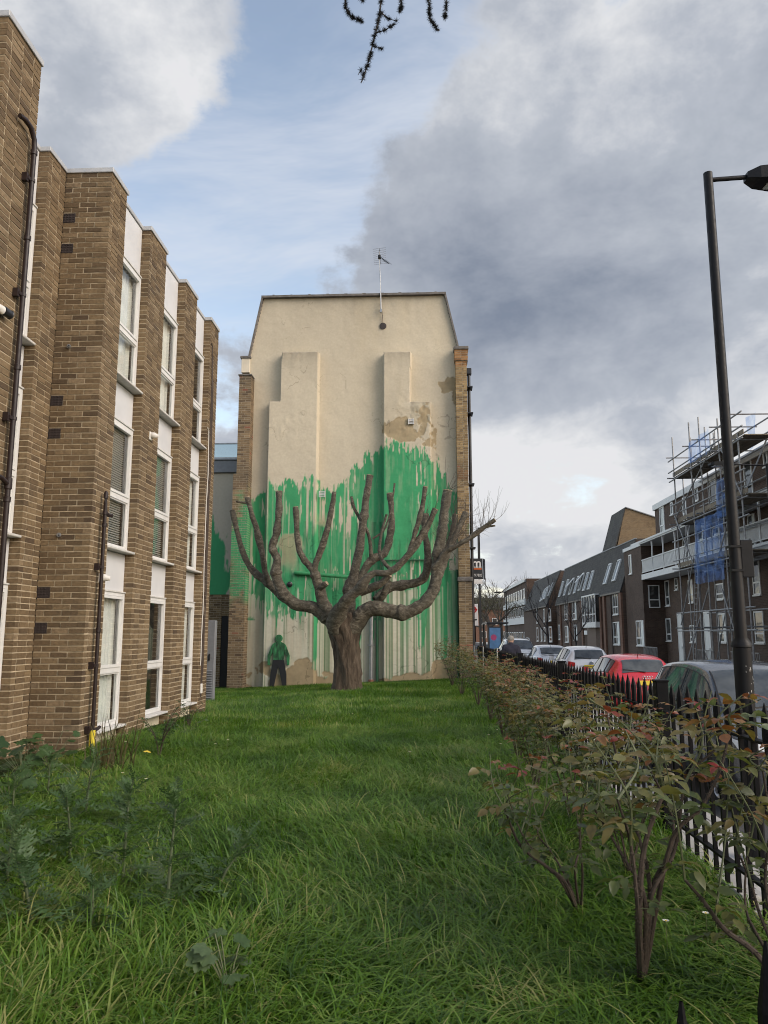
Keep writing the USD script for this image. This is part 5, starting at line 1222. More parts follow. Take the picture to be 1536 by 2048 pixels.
    # wheels
    for wy_ in spec['axles']:
        for s in (-1, 1):
            Wx = float(pch(wid, wy_ * L)); R = 0.31
            m = MB(); m.lathe((s * (Wx - 0.20), wy_ * L, R + 0.02), [(R + 0.06, 0), (R + 0.06, 0.205), (R + 0.01, 0.206)], 28, axis=(s, 0, 0)); part('wheel_arch', m, 'car_trim')
            m = MB(); m.lathe((s * (Wx - 0.19), wy_ * L, R), [(R - 0.10, 0), (R - 0.02, 0.0), (R, 0.03), (R, 0.17), (R - 0.03, 0.20), (R - 0.10, 0.205)], 28, axis=(s, 0, 0)); wh = part('wheel', m, 'rubber', smooth=40)
            m = MB(); c = np.array([s * (Wx + 0.005), wy_ * L, R]); m.lathe(c - [s * 0.04, 0, 0], [(0.0, 0.03), (0.05, 0.035), (0.06, 0.02)], 16, axis=(s, 0, 0)); m.lathe(c - [s * 0.05, 0, 0], [(R - 0.09, 0.045), (R - 0.10, 0.05), (R - 0.12, 0.02)], 24, axis=(s, 0, 0))
            for k in range(5):
                a = k * 2 * np.pi / 5 + 0.3; dd = np.array([0, math.cos(a), math.sin(a)]); m.beam(c - [s * 0.02, 0, 0] + dd * 0.03, c - [s * 0.02, 0, 0] + dd * (R - 0.10), 0.045, 0.02, up=(1, 0, 0))
            part('rim', m, 'alloy', parent=wh)
    m = MB(); zr_ = float(pch(top, spec['ant'] * L)) + 0.02; m.tube([(0, spec['ant'] * L, zr_), (0, spec['ant'] * L + 0.04, zr_ + 0.07), (0, spec['ant'] * L + 0.09, zr_ + 0.14)], [0.012, 0.007, 0.003], 6); part('aerial', m, 'car_trim')
    if rails:
        for s in (-1, 1):
            m = MB(); yy = np.linspace(0.42 * L, 0.86 * L, 8); m.tube([(s * float(pch(roof, y)) * 0.96, y, float(pch(top, y)) + (0.05 if 0 < k < 7 else 0.0)) for k, y in enumerate(yy)], 0.018, 6); part('roof_rail', m, 'galvanised')
    return T
HATCH = dict(L=4.0, W=1.74, H=1.50, top=[(0, .36), (.012, .44), (.06, .53), (.15, .60), (.235, .655), (.30, .76), (.42, .955), (.50, .985), (.62, 1.0), (.80, .965), (.885, .90), (.95, .70), (.985, .60), (1, .42)],
             belt=[(0, .34), (.012, .42), (.06, .50), (.15, .565), (.25, .61), (.5, .645), (.8, .69), (.93, .69), (.985, .58), (1, .40)], wid=[(0, .68), (.02, .78), (.06, .90), (.14, .97), (.3, 1), (.7, 1), (.88, .96), (.95, .90), (.985, .84), (1, .78)],
             roof=[(0, .62), (.06, .82), (.20, .86), (.27, .82), (.42, .68), (.6, .68), (.8, .66), (.9, .66), (.96, .74), (1, .70)], side=[(.335, .545), (.565, .735), (.75, .84)], screen=(.262, .415), rear=(.872, .948), axles=(.19, .81), handle=(.50, .70), ant=.80)
MPV = dict(HATCH, L=4.0, W=1.72, H=1.60, top=[(0, .34), (.012, .42), (.06, .50), (.14, .575), (.20, .625), (.28, .75), (.40, .94), (.50, .985), (.62, 1.0), (.82, .975), (.90, .92), (.955, .72), (.985, .60), (1, .42)], screen=(.222, .392), side=[(.30, .53), (.55, .73), (.745, .85)], roof=[(0, .62), (.06, .82), (.18, .86), (.24, .82), (.40, .70), (.6, .69), (.8, .67), (.9, .67), (.96, .74), (1, .70)])
SALOON = dict(HATCH, L=4.5, H=1.48, top=[(0, .38), (.012, .46), (.06, .55), (.15, .61), (.265, .66), (.32, .76), (.43, .955), (.52, 1.0), (.64, .985), (.72, .93), (.82, .74), (.87, .715), (.97, .70), (1, .45)], screen=(.285, .425), rear=(.725, .815), side=[(.36, .53), (.55, .72)], ant=.70)
SUV = dict(HATCH, L=4.5, W=1.84, H=1.72, rails=True, side=[(.335, .545), (.565, .735), (.75, .84)])
def park(name, label, spec, yfront, xc, paint, text, facing=True, badge=None, mir=False, yaw=0.0, rails=False):
    spec = dict(spec, mirror=mir); L = spec['L']
    make_car(name, label, spec, np.array([xc, yfront + L / 2, ROAD_Z]), yaw if facing else math.pi + yaw, paint, None, text, badge, rails)
park('dark_hatchback', 'dark grey hatchback parked nose towards us behind the street lamp', MPV, 8.7, 4.28, 'car_grey', 'E', yaw=0.0)
park('red_hatchback', 'red hatchback parked with its tail towards us beyond the dark grey car', dict(HATCH, H=1.44), 19.4, 5.52, 'car_red', None, facing=False, badge='rings4', mir=True)
park('white_hatchback', 'white hatchback with round badge on its tail parked beyond the red car', dict(HATCH, H=1.52, badge_rear=True), 27.9, 6.02, 'car_white', None, facing=False, badge='ring', mir=True)
park('silver_saloon', 'pale silver saloon parked between the white hatchback and the far white estate', SALOON, 33.2, 5.72, 'car_silver', None, facing=False, mir=True)
park('white_estate', 'tall white car parked farthest off beside the walking person', SUV, 38.6, 5.05, 'car_white', None, mir=True, rails=True)
# ------------------------------------------------------------------ the brick terraces across the road
RX, RB = 15.0, 16.4                                    # front plane, recessed wall plane
def c1(x, y): return (1240 + x / 5.12, 840 + y / 5.12)
def c2(x, y): return (930 + x / 4.267, 1000 + y / 4.267)
def c3(x, y): return (1176 + x / 4.267, 1200 + y / 4.267)
def c5(x, y): return (936 + x / 2.56, 800 + y / 2.56)
def on_plane(q, p0, n):
    d = pixel_dir(*q); return EYE + d * (np.dot(np.asarray(p0) - EYE, n) / np.dot(d, n))
def far_window(T, X, y0, y1, z0, z1, name='window', mull=0, trans=0.33, mat='white_upvc', sill=True, fw=0.07):
    """Window in a wall facing the road (the wall's outside looks along -x)."""
    m = MB(); y0, y1 = min(y0, y1), max(y0, y1); z0, z1 = min(z0, z1), max(z0, z1)
    def vb(a, b, c, d): m.box(X - 0.045, X + 0.02, a, b, c, d)
    vb(y0, y0 + fw, z0, z1); vb(y1 - fw, y1, z0, z1); vb(y0 + fw, y1 - fw, z0, z0 + fw); vb(y0 + fw, y1 - fw, z1 - fw, z1)
    if trans: zt = z0 + trans * (z1 - z0); vb(y0 + fw, y1 - fw, zt - 0.04, zt + 0.04)
    for k in range(mull):
        yc = y0 + (k + 1) * (y1 - y0) / (mull + 1); m.box(X - 0.040, X + 0.02, yc - 0.03, yc + 0.03, z0 + fw, z1 - fw)
    w = T.part(name, m, mat)
    p = MB(); p.box(X - 0.012, X + 0.01, y0 + fw * 0.9, y1 - fw * 0.9, z0 + fw * 0.9, z1 - fw * 0.9); T.part('pane', p, 'far_pane', parent=w)
    if (int(y0 * 7 + z0 * 3) % 3) == 0 and z1 - z0 > 0.9:
        p = MB(); p.box(X - 0.016, X - 0.0125, y0 + fw, y0 + fw + 0.35 * (y1 - y0), z0 + fw, z1 - fw); T.part('curtain', p, 'curtain', parent=w)
    if sill:
        p = MB(); p.bbox(X - 0.10, X + 0.02, y0 - 0.04, y1 + 0.04, z0 - 0.07, z0 - 0.004, 0.01); T.part('sill', p, 'white_upvc', parent=w)
def win_px(T, X, a, b, **k):
    """Window from two corners of the picture: far top corner, near bottom corner."""
    p, q = at_x(*a, X), at_x(*b, X); return far_window(T, X, p[1], q[1], q[2], p[2], **k)

FA = Thing('balcony_flats', 'four storey brown brick flats with long white balcony and scaffolding on the right', 'building', (RX, 36.0, ROAD_Z))
Y0, Y1, YE = 17.0, 49.2, 52.7
m = MB(); m.box(RX, RX + 9, Y0, Y1, 7.70, 9.30); m.box(RB, RX + 9, Y0, YE - 0.01, ROAD_Z - 0.2, 7.68); FA.part('wall', m, 'flats_brick_y')
m = MB(); m.box(RX + 1.4, RX + 9, Y1 + 0.02, YE + 5.5, 7.70, 8.2); m.box(RX + 1.40, RX + 9, YE, YE + 4.4, ROAD_Z, 7.69); FA.part('wall', m, 'flats_brick_y')
m = MB(); m.bbox(RX - 0.12, RX + 9, Y0 - 0.1, Y1 + 0.10, 9.30, 9.66, 0.015); FA.part('roof_fascia', m, 'white_metal')
m = MB(); m.box(RX + 0.0, RX + 9, Y0 - 0.05, Y1 + 0.05, 9.662, 9.72); FA.part('flat_roof', m, 'lead_grey')
m = MB(); m.bbox(RX - 0.10, RB - 0.01, Y0, YE, 7.53, 7.69, 0.01); m.box(RX - 0.16, RX - 0.105, Y0, YE, 7.62, 7.74); FA.part('balcony_soffit', m, 'white_metal')
m = MB(); m.bbox(RX - 0.06, RB - 0.005, Y0, YE, 5.14, 5.50, 0.012); FA.part('balcony_slab', m, 'white_metal')
ps = [50.25 - 2.27 * k for k in range(15)]
for y in ps:
    m = MB(); m.box(RX - 0.03, RX + 0.05, y - 0.045, y + 0.045, 5.505, 7.525); FA.part('balcony_post', m, 'white_metal')
for a, b in zip([YE] + ps[:-1], ps):
    m = MB(); m.box(RX - 0.045, RX + 0.02, b + 0.05, a - 0.05, 6.42, 6.48); m.box(RX - 0.03, RX + 0.01, b + 0.05, a - 0.05, 5.60, 5.65)
    for y in np.arange(b + 0.10, a - 0.08, 0.105): m.box(RX - 0.012, RX + 0.006, y - 0.030, y + 0.030, 5.66, 6.41)
    FA.part('balustrade', m, 'white_metal')
# upper floor windows
for a, b, t in (((405, 905), (466, 1150), .3), ((518, 850), (551, 962), 0), ((642, 800), (692, 1020), .3), ((768, 708), (811, 820), 0), ((915, 632), (1004, 912), .3), ((1080, 560), (1108, 662), 0), ((1265, 432), (1372, 762), .3), ((1465, 300), (1520, 465), 0)):
    win_px(FA, RX, c1(*a), c1(*b), trans=t)
for y in (27.8, 25.2, 22.6, 20.0): far_window(FA, RX, y, y + (1.1 if int(y) % 2 else 0.7), 7.95, 9.2 if int(y) % 2 else 8.9, trans=.3)
# balcony doors and windows
for a, b, t in (((265, 1322), (335, 1560), .3), ((340, 1322), (400, 1540), .4), ((640, 1180), (735, 1480), .4), ((800, 1150), (880, 1400), .3), ((950, 1105), (1030, 1335), .35), ((1300, 870), (1400, 1200), .4)):
    p, q = at_x(*c1(*a), RB), at_x(*c1(*b), RB); far_window(FA, RB, p[1], q[1], 5.52, min(7.4, p[2]), name='balcony_door', trans=t, sill=False)
for y in (29.5, 27.0, 22.5): far_window(FA, RB, y, y + 0.95, 5.52, 7.35, name='balcony_door', trans=.4, sill=False)
# first floor and ground floor
for a, b in (((460, 1650), (515, 1900)), ((562, 1622), (598, 1735)), ((700, 1640), (760, 1868)), ((985, 1680), (1072, 1832)), ((1145, 1490), (1182, 1618)), ((1350, 1440), (1452, 1785))):
    win_px(FA, RB, c1(*a), c1(*b), trans=.35)
for a, b in (((665, 158), (717, 350)), ((872, 215), (925, 360)), ((1112, 115), (1190, 362)), ((1417, 98), (1516, 368))):
    win_px(FA, RB, c3(*a), c3(*b), trans=.3)
for a, b, mt in (((770, 128), (822, 470), 'door_white'), ((995, 112), (1062, 478), 'door_white'), ((1262, 70), (1300, 470), 'door_white'), ((562, 168), (632, 482), 'door_brown')):
    p, q = at_x(*c3(*a), RB), at_x(*c3(*b), RB); m = MB(); m.bbox(RB - 0.05, RB + 0.02, q[1], p[1], PAVE_Z, p[2], 0.01); d_ = FA.part('door', m, mt)
    k = MB(); k.box(RB - 0.07, RB + 0.02, q[1] - 0.07, q[1] - 0.002, PAVE_Z, p[2] + 0.07); k.box(RB - 0.07, RB + 0.02, p[1] + 0.002, p[1] + 0.07, PAVE_Z, p[2] + 0.07); k.box(RB - 0.07, RB + 0.02, q[1], p[1], p[2] + 0.003, p[2] + 0.07); FA.part('door_frame', k, 'white_upvc', parent=d_)
    k = MB(); k.box(RB - 0.09, RB - 0.05, q[1] + 0.08, q[1] + 0.13, 0.65, 0.78); FA.part('handle', k, 'galvanised', parent=d_)
for y in (30.2, 26.5, 23): far_window(FA, RB, y, y + 1.1, 0.85, 2.35, trans=.3); far_window(FA, RB, y, y + 1.1, 3.2, 4.6, trans=.3)
# stair block that stands forward
m = MB(); m.box(RX, RX + 1.38, YE + 0.02, 57.15, ROAD_Z - 0.2, 7.45); FA.part('stair_block', m, 'flats_brick_y')
m = MB(); m.box(RX + 0.001, RX + 1.38, YE + 0.004, YE + 0.018, ROAD_Z - 0.2, 7.44); FA.part('stair_block_side', m, 'flats_brick_x')
m = MB(); m.bbox(RX - 0.06, RX + 1.39, YE - 0.03, 55.0, 7.455, 7.80, 0.012); m.bbox(RX - 0.06, RX + 1.39, 55.02, 57.2, 7.455, 7.70, 0.012); FA.part('roof_fascia', m, 'white_metal')
win_px(FA, RX, c1(92, 1385), c1(127, 1572), trans=0)
win_px(FA, RX, c5(862, 1130), c5(906, 1258), trans=.3, mull=1)
p, q = at_y(*c1(285, 1690), YE), at_y(*c1(412, 1925), YE)
m = MB(); fw = 0.07; yy0, yy1 = YE - 0.05, YE - 0.002
m.box(p[0], p[0] + fw, yy0, yy1, q[2], p[2]); m.box(q[0] - fw, q[0], yy0, yy1, q[2], p[2]); m.box(p[0] + fw, q[0] - fw, yy0, yy1, q[2], q[2] + fw); m.box(p[0] + fw, q[0] - fw, yy0, yy1, p[2] - fw, p[2]); zt = q[2] + 0.36 * (p[2] - q[2]); m.box(p[0] + fw, q[0] - fw, yy0, yy1, zt - .04, zt + .04)
w_ = FA.part('window', m, 'white_upvc'); k = MB(); k.box(p[0] + fw, q[0] - fw, YE - 0.02, YE - 0.001, q[2] + fw, p[2] - fw); FA.part('pane', k, 'far_pane', parent=w_)
# front garden rails, little walls
for y0, y1 in ((50.5, 47.6), (41.0, 38.6), (36.5, 33.5), (31.0, 28.0)):
    m = MB(); X = 14.2
    for z in (0.05, 0.75): m.beam((X, y0, z), (X, y1, z), 0.035)
    for y in np.arange(y1, y0 + 0.01, 0.16): m.box(X - 0.011, X + 0.011, y - 0.011, y + 0.011, PAVE_Z, 0.75)
    tag_ = Thing('garden_railing', {50.5: 'low dark railing beside the dark entrance of the balcony flats', 41.0: 'low dark railing behind the foot of the scaffold', 36.5: 'low dark railing just right of the near lamp post', 31.0: 'low dark railing at the right edge before the flats'}[y0], 'railing', (X, (y0 + y1) / 2, PAVE_Z)); tag_.part('bars', m, 'scaffold_steel')

# ---- the slate mansard terrace
def mansard(name, label, X0, ya, yb, zeave, xr, zr, mat_wall='flats_brick_y', ground=ROAD_Z, gable_mat='flats_brick_x'):
    T = Thing(name, label, 'building', (X0, (ya + yb) / 2, ground))
    m = MB(); m.box(X0, X0 + 8, ya, yb, ground - 0.2, zeave - 0.02); T.part('wall', m, mat_wall)
    m = MB(); m.prism([(X0 - 0.15, zeave - 0.12), (xr, zr), (xr + 6, zr), (xr + 6, zeave - 0.12)], ya + 0.03, yb - 0.03, 'y'); T.part('roof', m, 'slate')
    m = MB(); m.prism([(X0 - 0.02, zeave - 0.10), (xr + 0.06, zr - 0.14), (xr + 6, zr - 0.14), (xr + 6, zeave - 0.10)], ya - 0.01, ya + 0.028, 'y'); T.part('gable_wall', m, gable_mat)
    m = MB(); m.bbox(X0 - 0.18, X0 - 0.02, ya + 0.03, yb - 0.03, zeave - 0.26, zeave - 0.13, 0.01); T.part('gutter', m, 'black_paint')
    m = MB(); m.box(xr - 0.05, xr + 0.10, ya, yb, zr - 0.03, zr + 0.04); T.part('ridge_capping', m, 'lead_grey')
    return T
def rooflight(T, q, w, l, X0, zeave, xr, zr, openw=False):
    p0 = np.array([X0 - 0.15, 0, zeave - 0.12]); s = np.array([xr - X0 + 0.15, 0, zr - zeave + 0.12]); s /= np.linalg.norm(s); n = np.array([-s[2], 0, s[0]])
    c = on_plane(q, p0, n); y = np.array([0, 1.0, 0])
    m = MB(); o = n * 0.05
    for sg in (-1, 1): m.obox(c + o + y * sg * (w / 2 - 0.03), y * 0.05, s * l / 2, n * 0.06); m.obox(c + o + s * sg * (l / 2 - 0.05), y * (w / 2 - 0.082), s * 0.05, n * 0.06)
    f = T.part('rooflight', m, 'white_metal')
    if openw:
        m = MB(); tilt = s * 0.93 + n * -0.0; hinge = c + s * l * 0.42 + n * 0.12; e = (-s * 0.90 + n * 0.42); e /= np.linalg.norm(e); m.obox(hinge + e * l * 0.30, y * (w / 2 - 0.05), e * l * 0.30, np.cross(y, e) * 0.03); T.part('sash', m, 'white_metal', parent=f)
        m = MB(); m.obox(c + n * 0.02, y * (w / 2 - 0.07), s * (l / 2 - 0.08), n * 0.015); T.part('pane', m, 'dark_inside', parent=f)
    else:
        m = MB(); m.obox(c + n * 0.03, y * (w / 2 - 0.07), s * (l / 2 - 0.08), n * 0.02); T.part('pane', m, 'sky_pane', parent=f)
g = Graph(); MATS['sky_pane'] = g.make('sky_pane', g('principled_bsdf', base_color=(0.20, 0.22, 0.24), roughness=0.08, specular_ior_level=0.9) + '.BSDF')
B1 = (14.80, 4.80, 15.95, 8.52); B2 = (15.0, 4.85, 16.05, 8.62)
TB1 = mansard('slate_terrace', 'short slate roofed brick house with two roof windows next to the balcony flats', B1[0], 57.25, 63.6, B1[1], B1[2], B1[3])
TB2 = mansard('slate_terrace', 'long slate mansard terrace with a row of open roof windows and a white bay', B2[0], 63.9, 86.0, B2[1], B2[2], B2[3])
for q in ((1222, 632), (1300, 602)): rooflight(TB1, c2(*q), 0.95, 1.75, B1[0], B1[1], B1[2], B1[3])
for k, q in enumerate(((1078, 685), (1036, 698), (997, 700), (956, 725), (914, 738), (868, 748), (826, 762))): rooflight(TB2, c2(*q), 0.85, 1.75, B2[0], B2[1], B2[2], B2[3], openw=k in (2, 4))
for a, b in (((1260, 785), (1312, 975)), ((1265, 1042), (1327, 1235))): win_px(TB1, B1[0], c2(*a), c2(*b), trans=.33, mull=1)
win_px(TB1, B1[0], c2(1400, 470), c2(1426, 620), trans=0) if False else None
for a, b in (((918, 870), (956, 1018)), ((850, 882), (878, 1020)), ((855, 1075), (888, 1215)), ((932, 1065), (962, 1195)), ((800, 1065), (818, 1190))): win_px(TB2, B2[0], c2(*a), c2(*b), trans=.33, mull=1)
p, q = at_x(*c2(992, 835), 14.5), at_x(*c2(1113, 1040), 14.5)
m = MB(); yA, yB = q[1], p[1]; zA, zB = q[2], p[2]
m.box(14.5, 15.02, yA, yB, zA - 0.45, zA); m.box(14.5, 15.02, yA, yB, zB, zB + 0.12)
for y in np.linspace(yA, yB, 6): m.box(14.5, 14.56, y - 0.05, y + 0.05, zA, zB)
m.box(14.51, 14.55, yA, yB, zA + 0.62, zA + 0.70); m.box(14.98, 15.02, yA, yA + 0.05, zA, zB)
bw = TB2.part('bay_window', m, 'white_upvc'); m = MB(); m.box(14.57, 15.02, yA + 0.06, yB - 0.06, zA + 0.01, zB - 0.01); TB2.part('pane', m, 'far_pane', parent=bw)
for T, X, a, b in ((TB2, 15.0, (1040, 1072), (1122, 1240)),):
    p, q = at_x(*c2(*a), X), at_x(*c2(*b), X); m = MB(); m.box(X - 0.006, X + 0.05, q[1], p[1], ROAD_Z, p[2]); T.part('porch', m, 'door_brown')
p, q = at_x(*c2(1016, 1115), 14.96), at_x(*c2(1044, 1150), 14.96); m = MB(); m.bbox(14.95, 14.99, q[1], p[1], q[2], p[2], 0.005); TB2.part('notice', m, 'white_board')
for T, X, y0, y1, zt in ((TB1, 14.66, 57.28, 57.9, 4.55), (TB1, 14.66, 62.4, 63.0, 4.6), (TB2, 14.86, 64.6, 65.2, 4.6), (TB2, 14.86, 72.0, 72.5, 4.6), (TB2, 14.86, 78, 78.5, 4.6), (TB2, 14.86, 83, 83.5, 4.6)):
    m = MB(); m.box(X, X + 0.15, y0, y1, ROAD_Z - 0.1, zt); T.part('pilaster', m, 'red_brick_y')
m = MB(); X = 14.7; m.tube([(X, 60.4, 4.5), (X, 60.4, -0.3)], 0.05, 6); TB1.part('downpipe', m, 'pipe_brown')
# chimney-like wedge tower behind the ridge
A = at_y(1250.5, 1016, 64.0); B = at_y(1345, 1047, 64.0); xl_ = at_y(1229, 1098, 64.0)[0]
TW = Thing('wedge_tower', 'tall wedge shaped brick tower with a slate side rising behind the slate terrace', 'building', (A[0], 66.5, ROAD_Z))
m = MB(); m.prism([(xl_ + 0.12, 8.2), (A[0], A[2]), (B[0], B[2]), (B[0], 0.0), (xl_ + 0.12, 0.0)], 64.0, 68.5, 'y'); TW.part('wall', m, 'tan_brick_x')
m = MB(); s_ = np.array([A[0] - xl_, 0, A[2] - 8.2]); n_ = np.array([-s_[2], 0, s_[0]]) / np.linalg.norm(s_) * 0.08
v = [np.array([xl_, y, 8.2]) + o for y in (63.96, 68.55) for o in (0, n_)] + [np.array([A[0] + 0.05, y, A[2] + 0.04]) + o for y in (63.96, 68.55) for o in (0, n_)]
m.tri(trimesh.Trimesh(v).convex_hull); TW.part('slate_side', m, 'slate')
m = MB(); m.beam((A[0], 64.0 + 0.03, A[2] + 0.06), (B[0], 64.03, B[2] + 0.06), 0.25, 0.07); TW.part('coping', m, 'lead_grey')

# ---- terraces farther down the road
Cx = at_y(1107, 1209, 88.0)[0] ; gA = at_y(1121, 1140.6, 88.0)
TC = mansard('slate_terrace', 'far slate roofed terrace standing forward with a brown brick end wall', 14.35, 88.0, 108.0, float(at_y(1107, 1209, 88.0)[2]), float(gA[0]), float(gA[2]))
for q in ((700, 790), (685, 800), (735, 765), (668, 812)): rooflight(TC, c2(*q), 0.9, 1.7, 14.35, float(at_y(1107, 1209, 88.0)[2]), float(gA[0]), float(gA[2]))
for a, b in (((718, 1080), (745, 1210)), ((648, 1085), (662, 1205)), ((612, 1088), (630, 1205)), ((675, 1085), (690, 1205)), ((610, 935), (626, 1050)), ((670, 930), (684, 1040)), ((715, 925), (735, 1030))): win_px(TC, 14.35, c2(*a), c2(*b), trans=.3, fw=0.12)
p = at_y(*c2(560, 1115), 107.9)
D0 = at_y(1053, 1157, 110.0)
TD = Thing('far_flats', 'farthest flat roofed block with white balcony bands left of the slate terraces', 'building', (float(D0[0]), 118.0, ROAD_Z))
x0 = float(D0[0]) ; m = MB(); m.box(x0, x0 + 9, 110.0, 140.0, ROAD_Z, float(D0[2])); TD.part('wall', m, 'flats_brick_x')
m = MB()
for z0, z1 in ((3.0, 4.0), (5.7, 6.5), (float(D0[2]) - 0.4, float(D0[2]) + 0.05)): m.box(x0 - 0.25, x0 + 0.02, 111.0, 139.5, z0, z1)
TD.part('balcony_band', m, 'white_metal')
for y in np.arange(112, 139, 3.0):
    for z in (0.4, 4.1, 6.6): far_window(TD, x0, y, y + 1.9, z, z + 1.45, trans=0, sill=False, fw=0.14)
m = MB(); m.bbox(x0 + 0.3, x0 + 1.1, 109.95, 109.99, 1.6, 2.5, 0.005); TD.part('notice', m, 'white_board')
# street end: a few plain fronts across the far junction
specs = [(-20, 2.0, 7.0, 'red_brick_x', 'far red brick house across the end of the street behind the pole'), (3.0, 12.5, 6.2, 'tan_brick_x', 'far tan brick house across the end of the street behind the bare trees'), (13.0, 24.0, 7.2, 'red_brick_x', 'far red brick house behind the farthest flat roofed block')]
for xa_, xb_, h, mt, lb_ in specs:
    T = Thing('distant_house', lb_, 'house', ((xa_ + xb_) / 2, 186.0, ROAD_Z)); m = MB(); m.box(xa_, xb_, 182, 191, ROAD_Z, h); T.part('wall', m, mt)
    m = MB(); m.prism([(181.5, h), (186.5, h + 3.0), (191.5, h)], xa_ - 0.2, xb_ + 0.2, 'x'); T.part('roof', m, 'slate')
    for x in np.arange(xa_ + 1.2, xb_ - 1.5, 2.6):
        for z in (0.6, 3.6):
            m = MB(); m.box(x, x + 1.2, 181.90, 181.99, z, z + 1.6); w_ = T.part('window', m, 'white_upvc'); m = MB(); m.box(x + 0.12, x + 1.08, 181.86, 181.90, z + 0.12, z + 1.48); T.part('pane', m, 'far_pane', parent=w_)
tr_ = MB(); tr_.box(-190, -14, 205, 215, -0.5, 6.0); tr_.box(26, 200, 205, 215, -0.5, 6.5)

# ------------------------------------------------------------------ scaffold
SF = Thing('scaffold', 'steel tube scaffold with blue netting in front of the balcony flats', 'scaffold', (14.1, 42.0, PAVE_Z))
F_, K_ = 13.35, 14.75
def pole_px(top, X, bottom=PAVE_Z):
    p = at_x(*c1(*top), X); m = MB(); m.tube([(X, p[1], bottom), (X, p[1], p[2])], 0.036, 6); SF.part('pole', m, 'scaffold_steel', smooth=40); return float(p[1]), float(p[2])
front = [pole_px(t, F_) for t in ((532, 178), (700, 25), (798, -30), (993, -15), (1203, 135))]
back = [pole_px(t, K_) for t in ((640, 555), (720, 180), (863, 72), (955, 130))]
yn, yf = min(y for y, z in front), max(y for y, z in front)
def tube(a, b, nm='ledger', r=0.034): m = MB(); m.tube([a, b], r, 6); SF.part(nm, m, 'scaffold_steel', smooth=40)
for X in (F_ - 0.07, K_ + 0.07):
    for z in (1.7, 2.6, 4.75, 5.3, 6.3, 7.05, 7.7, 8.2, 9.5, 10.0, 10.6): tube((X, yf + 0.7 - 0.12 * (z % 1), z), (X, yn - 0.7 + 0.2 * (z % 0.7), z + 0.02))
for y, zt in front:
    for z in (1.85, 4.85, 7.15, 9.6, 10.7): tube((F_ - 0.35, y + 0.07, z), (K_ + 0.35, y + 0.07, z), 'transom')
for a, b in (((F_ - .1, yf, 2.0), (F_ - .1, yf - 2.4, 5.2)), ((F_ - .1, yf - 2.2, 5.0), (F_ - .1, yf, 7.6)), ((F_ - .1, yf, 7.4), (F_ - .1, yn + 2.4, 10.0)), ((F_ - .1, yn + 2, 1.6), (F_ - .1, yn, 5.0)), ((F_ - .1, yn + 3, 4.6), (F_ - .1, yn, 7.8)), ((F_ - .1, yn + .4, -0.2), (F_ - .1, yn + 2.6, 3.6)), ((K_ + .1, yf, 0.0), (K_ + .1, yf - 3, 4.6)), ((F_, yf - .1, 0), (K_, yf - .1, 4.0)), ((F_, yn + .1, 7.0), (K_, yn + .1, 10.0)), ((F_ - .1, yn - .2, 7.2), (F_ - .1, yn + 1.6, 9.6))): tube(a, b, 'brace')
for z in (4.86, 7.16, 9.62):
    y = yf + 0.3
    while y > yn - 0.5:
        y1 = max(y - 3.9, yn - 0.5)
        for k in range(5):
            m = MB(); x = F_ + 0.08 + k * 0.245; m.box(x, x + 0.225, y1 + 0.02, y, z + 0.04, z + 0.078 + 0.004 * (k % 2)); SF.part('board', m, 'scaffold_board')
        y = y1
    m = MB(); m.box(F_ + 0.02, F_ + 0.05, yn - 0.5, yf + 0.3, z + 0.09, z + 0.30); SF.part('toe_board', m, 'scaffold_board')
def net(y0, y1, z0, z1, X):
    n_, k_ = 22, 12; yy, zz = np.meshgrid(np.linspace(y0, y1, n_), np.linspace(z0, z1, k_), indexing='ij'); xx = X + 0.06 * np.sin(yy * 5 + zz * 1.3) + 0.10 * (meshkit.fbm(np.stack([yy * 0.9, zz * 0.9, yy * 0], -1), 3, 4) - 0.5)
    i, j = np.meshgrid(np.arange(n_ - 1), np.arange(k_ - 1), indexing='ij'); m = MB(); m.add(np.stack([xx, yy, zz], -1).reshape(-1, 3), np.stack([i * k_ + j, (i + 1) * k_ + j, (i + 1) * k_ + j + 1, i * k_ + j + 1], -1).reshape(-1, 4)); SF.part('netting', m, 'blue_net', smooth=True)
ya = float(at_x(*c1(785, 1200), F_)[1]); yb = float(at_x(*c1(1085, 1200), F_)[1]); net(yb, ya, 3.9, 6.9, F_ - 0.12)
yc = float(at_x(*c1(1025, 900), F_)[1]); net(yb - 0.6, yc, 6.6, 8.3, F_ - 0.10)
yd = float(at_x(*c1(735, 500), F_)[1]); ye = float(at_x(*c1(965, 380), F_)[1]); net(ye, yd, 9.75, 10.8, F_ - 0.12); net(yb - 0.5, yc, 9.7, 11.2, K_ + 0.05)
def ladder(a, b, w=0.38):
    m = MB(); a, b = np.array(a), np.array(b)
    for s in (-1, 1): m.tube([a + [0, s * w / 2, 0], b + [0, s * w / 2, 0]], 0.028, 6)
    n_ = int(np.linalg.norm(b - a) / 0.28)
    for k in range(1, n_): p = a + (b - a) * k / n_; m.tube([p - [0, w / 2, 0], p + [0, w / 2, 0]], 0.016, 5)
    SF.part('ladder', m, 'scaffold_steel', smooth=40)
q = at_x(*c1(933, 128), 14.2); ladder((14.2, float(q[1]), 9.7), (14.25, float(q[1]), float(q[2])), 0.62)
q = at_x(*c1(690, 1200), 14.3); ladder((14.0, float(q[1]), 4.9), (14.5, float(q[1]), 7.9)); ladder((13.9, float(q[1]) - 1.0, -0.3), (14.4, float(q[1]) - 1.0, 5.6))

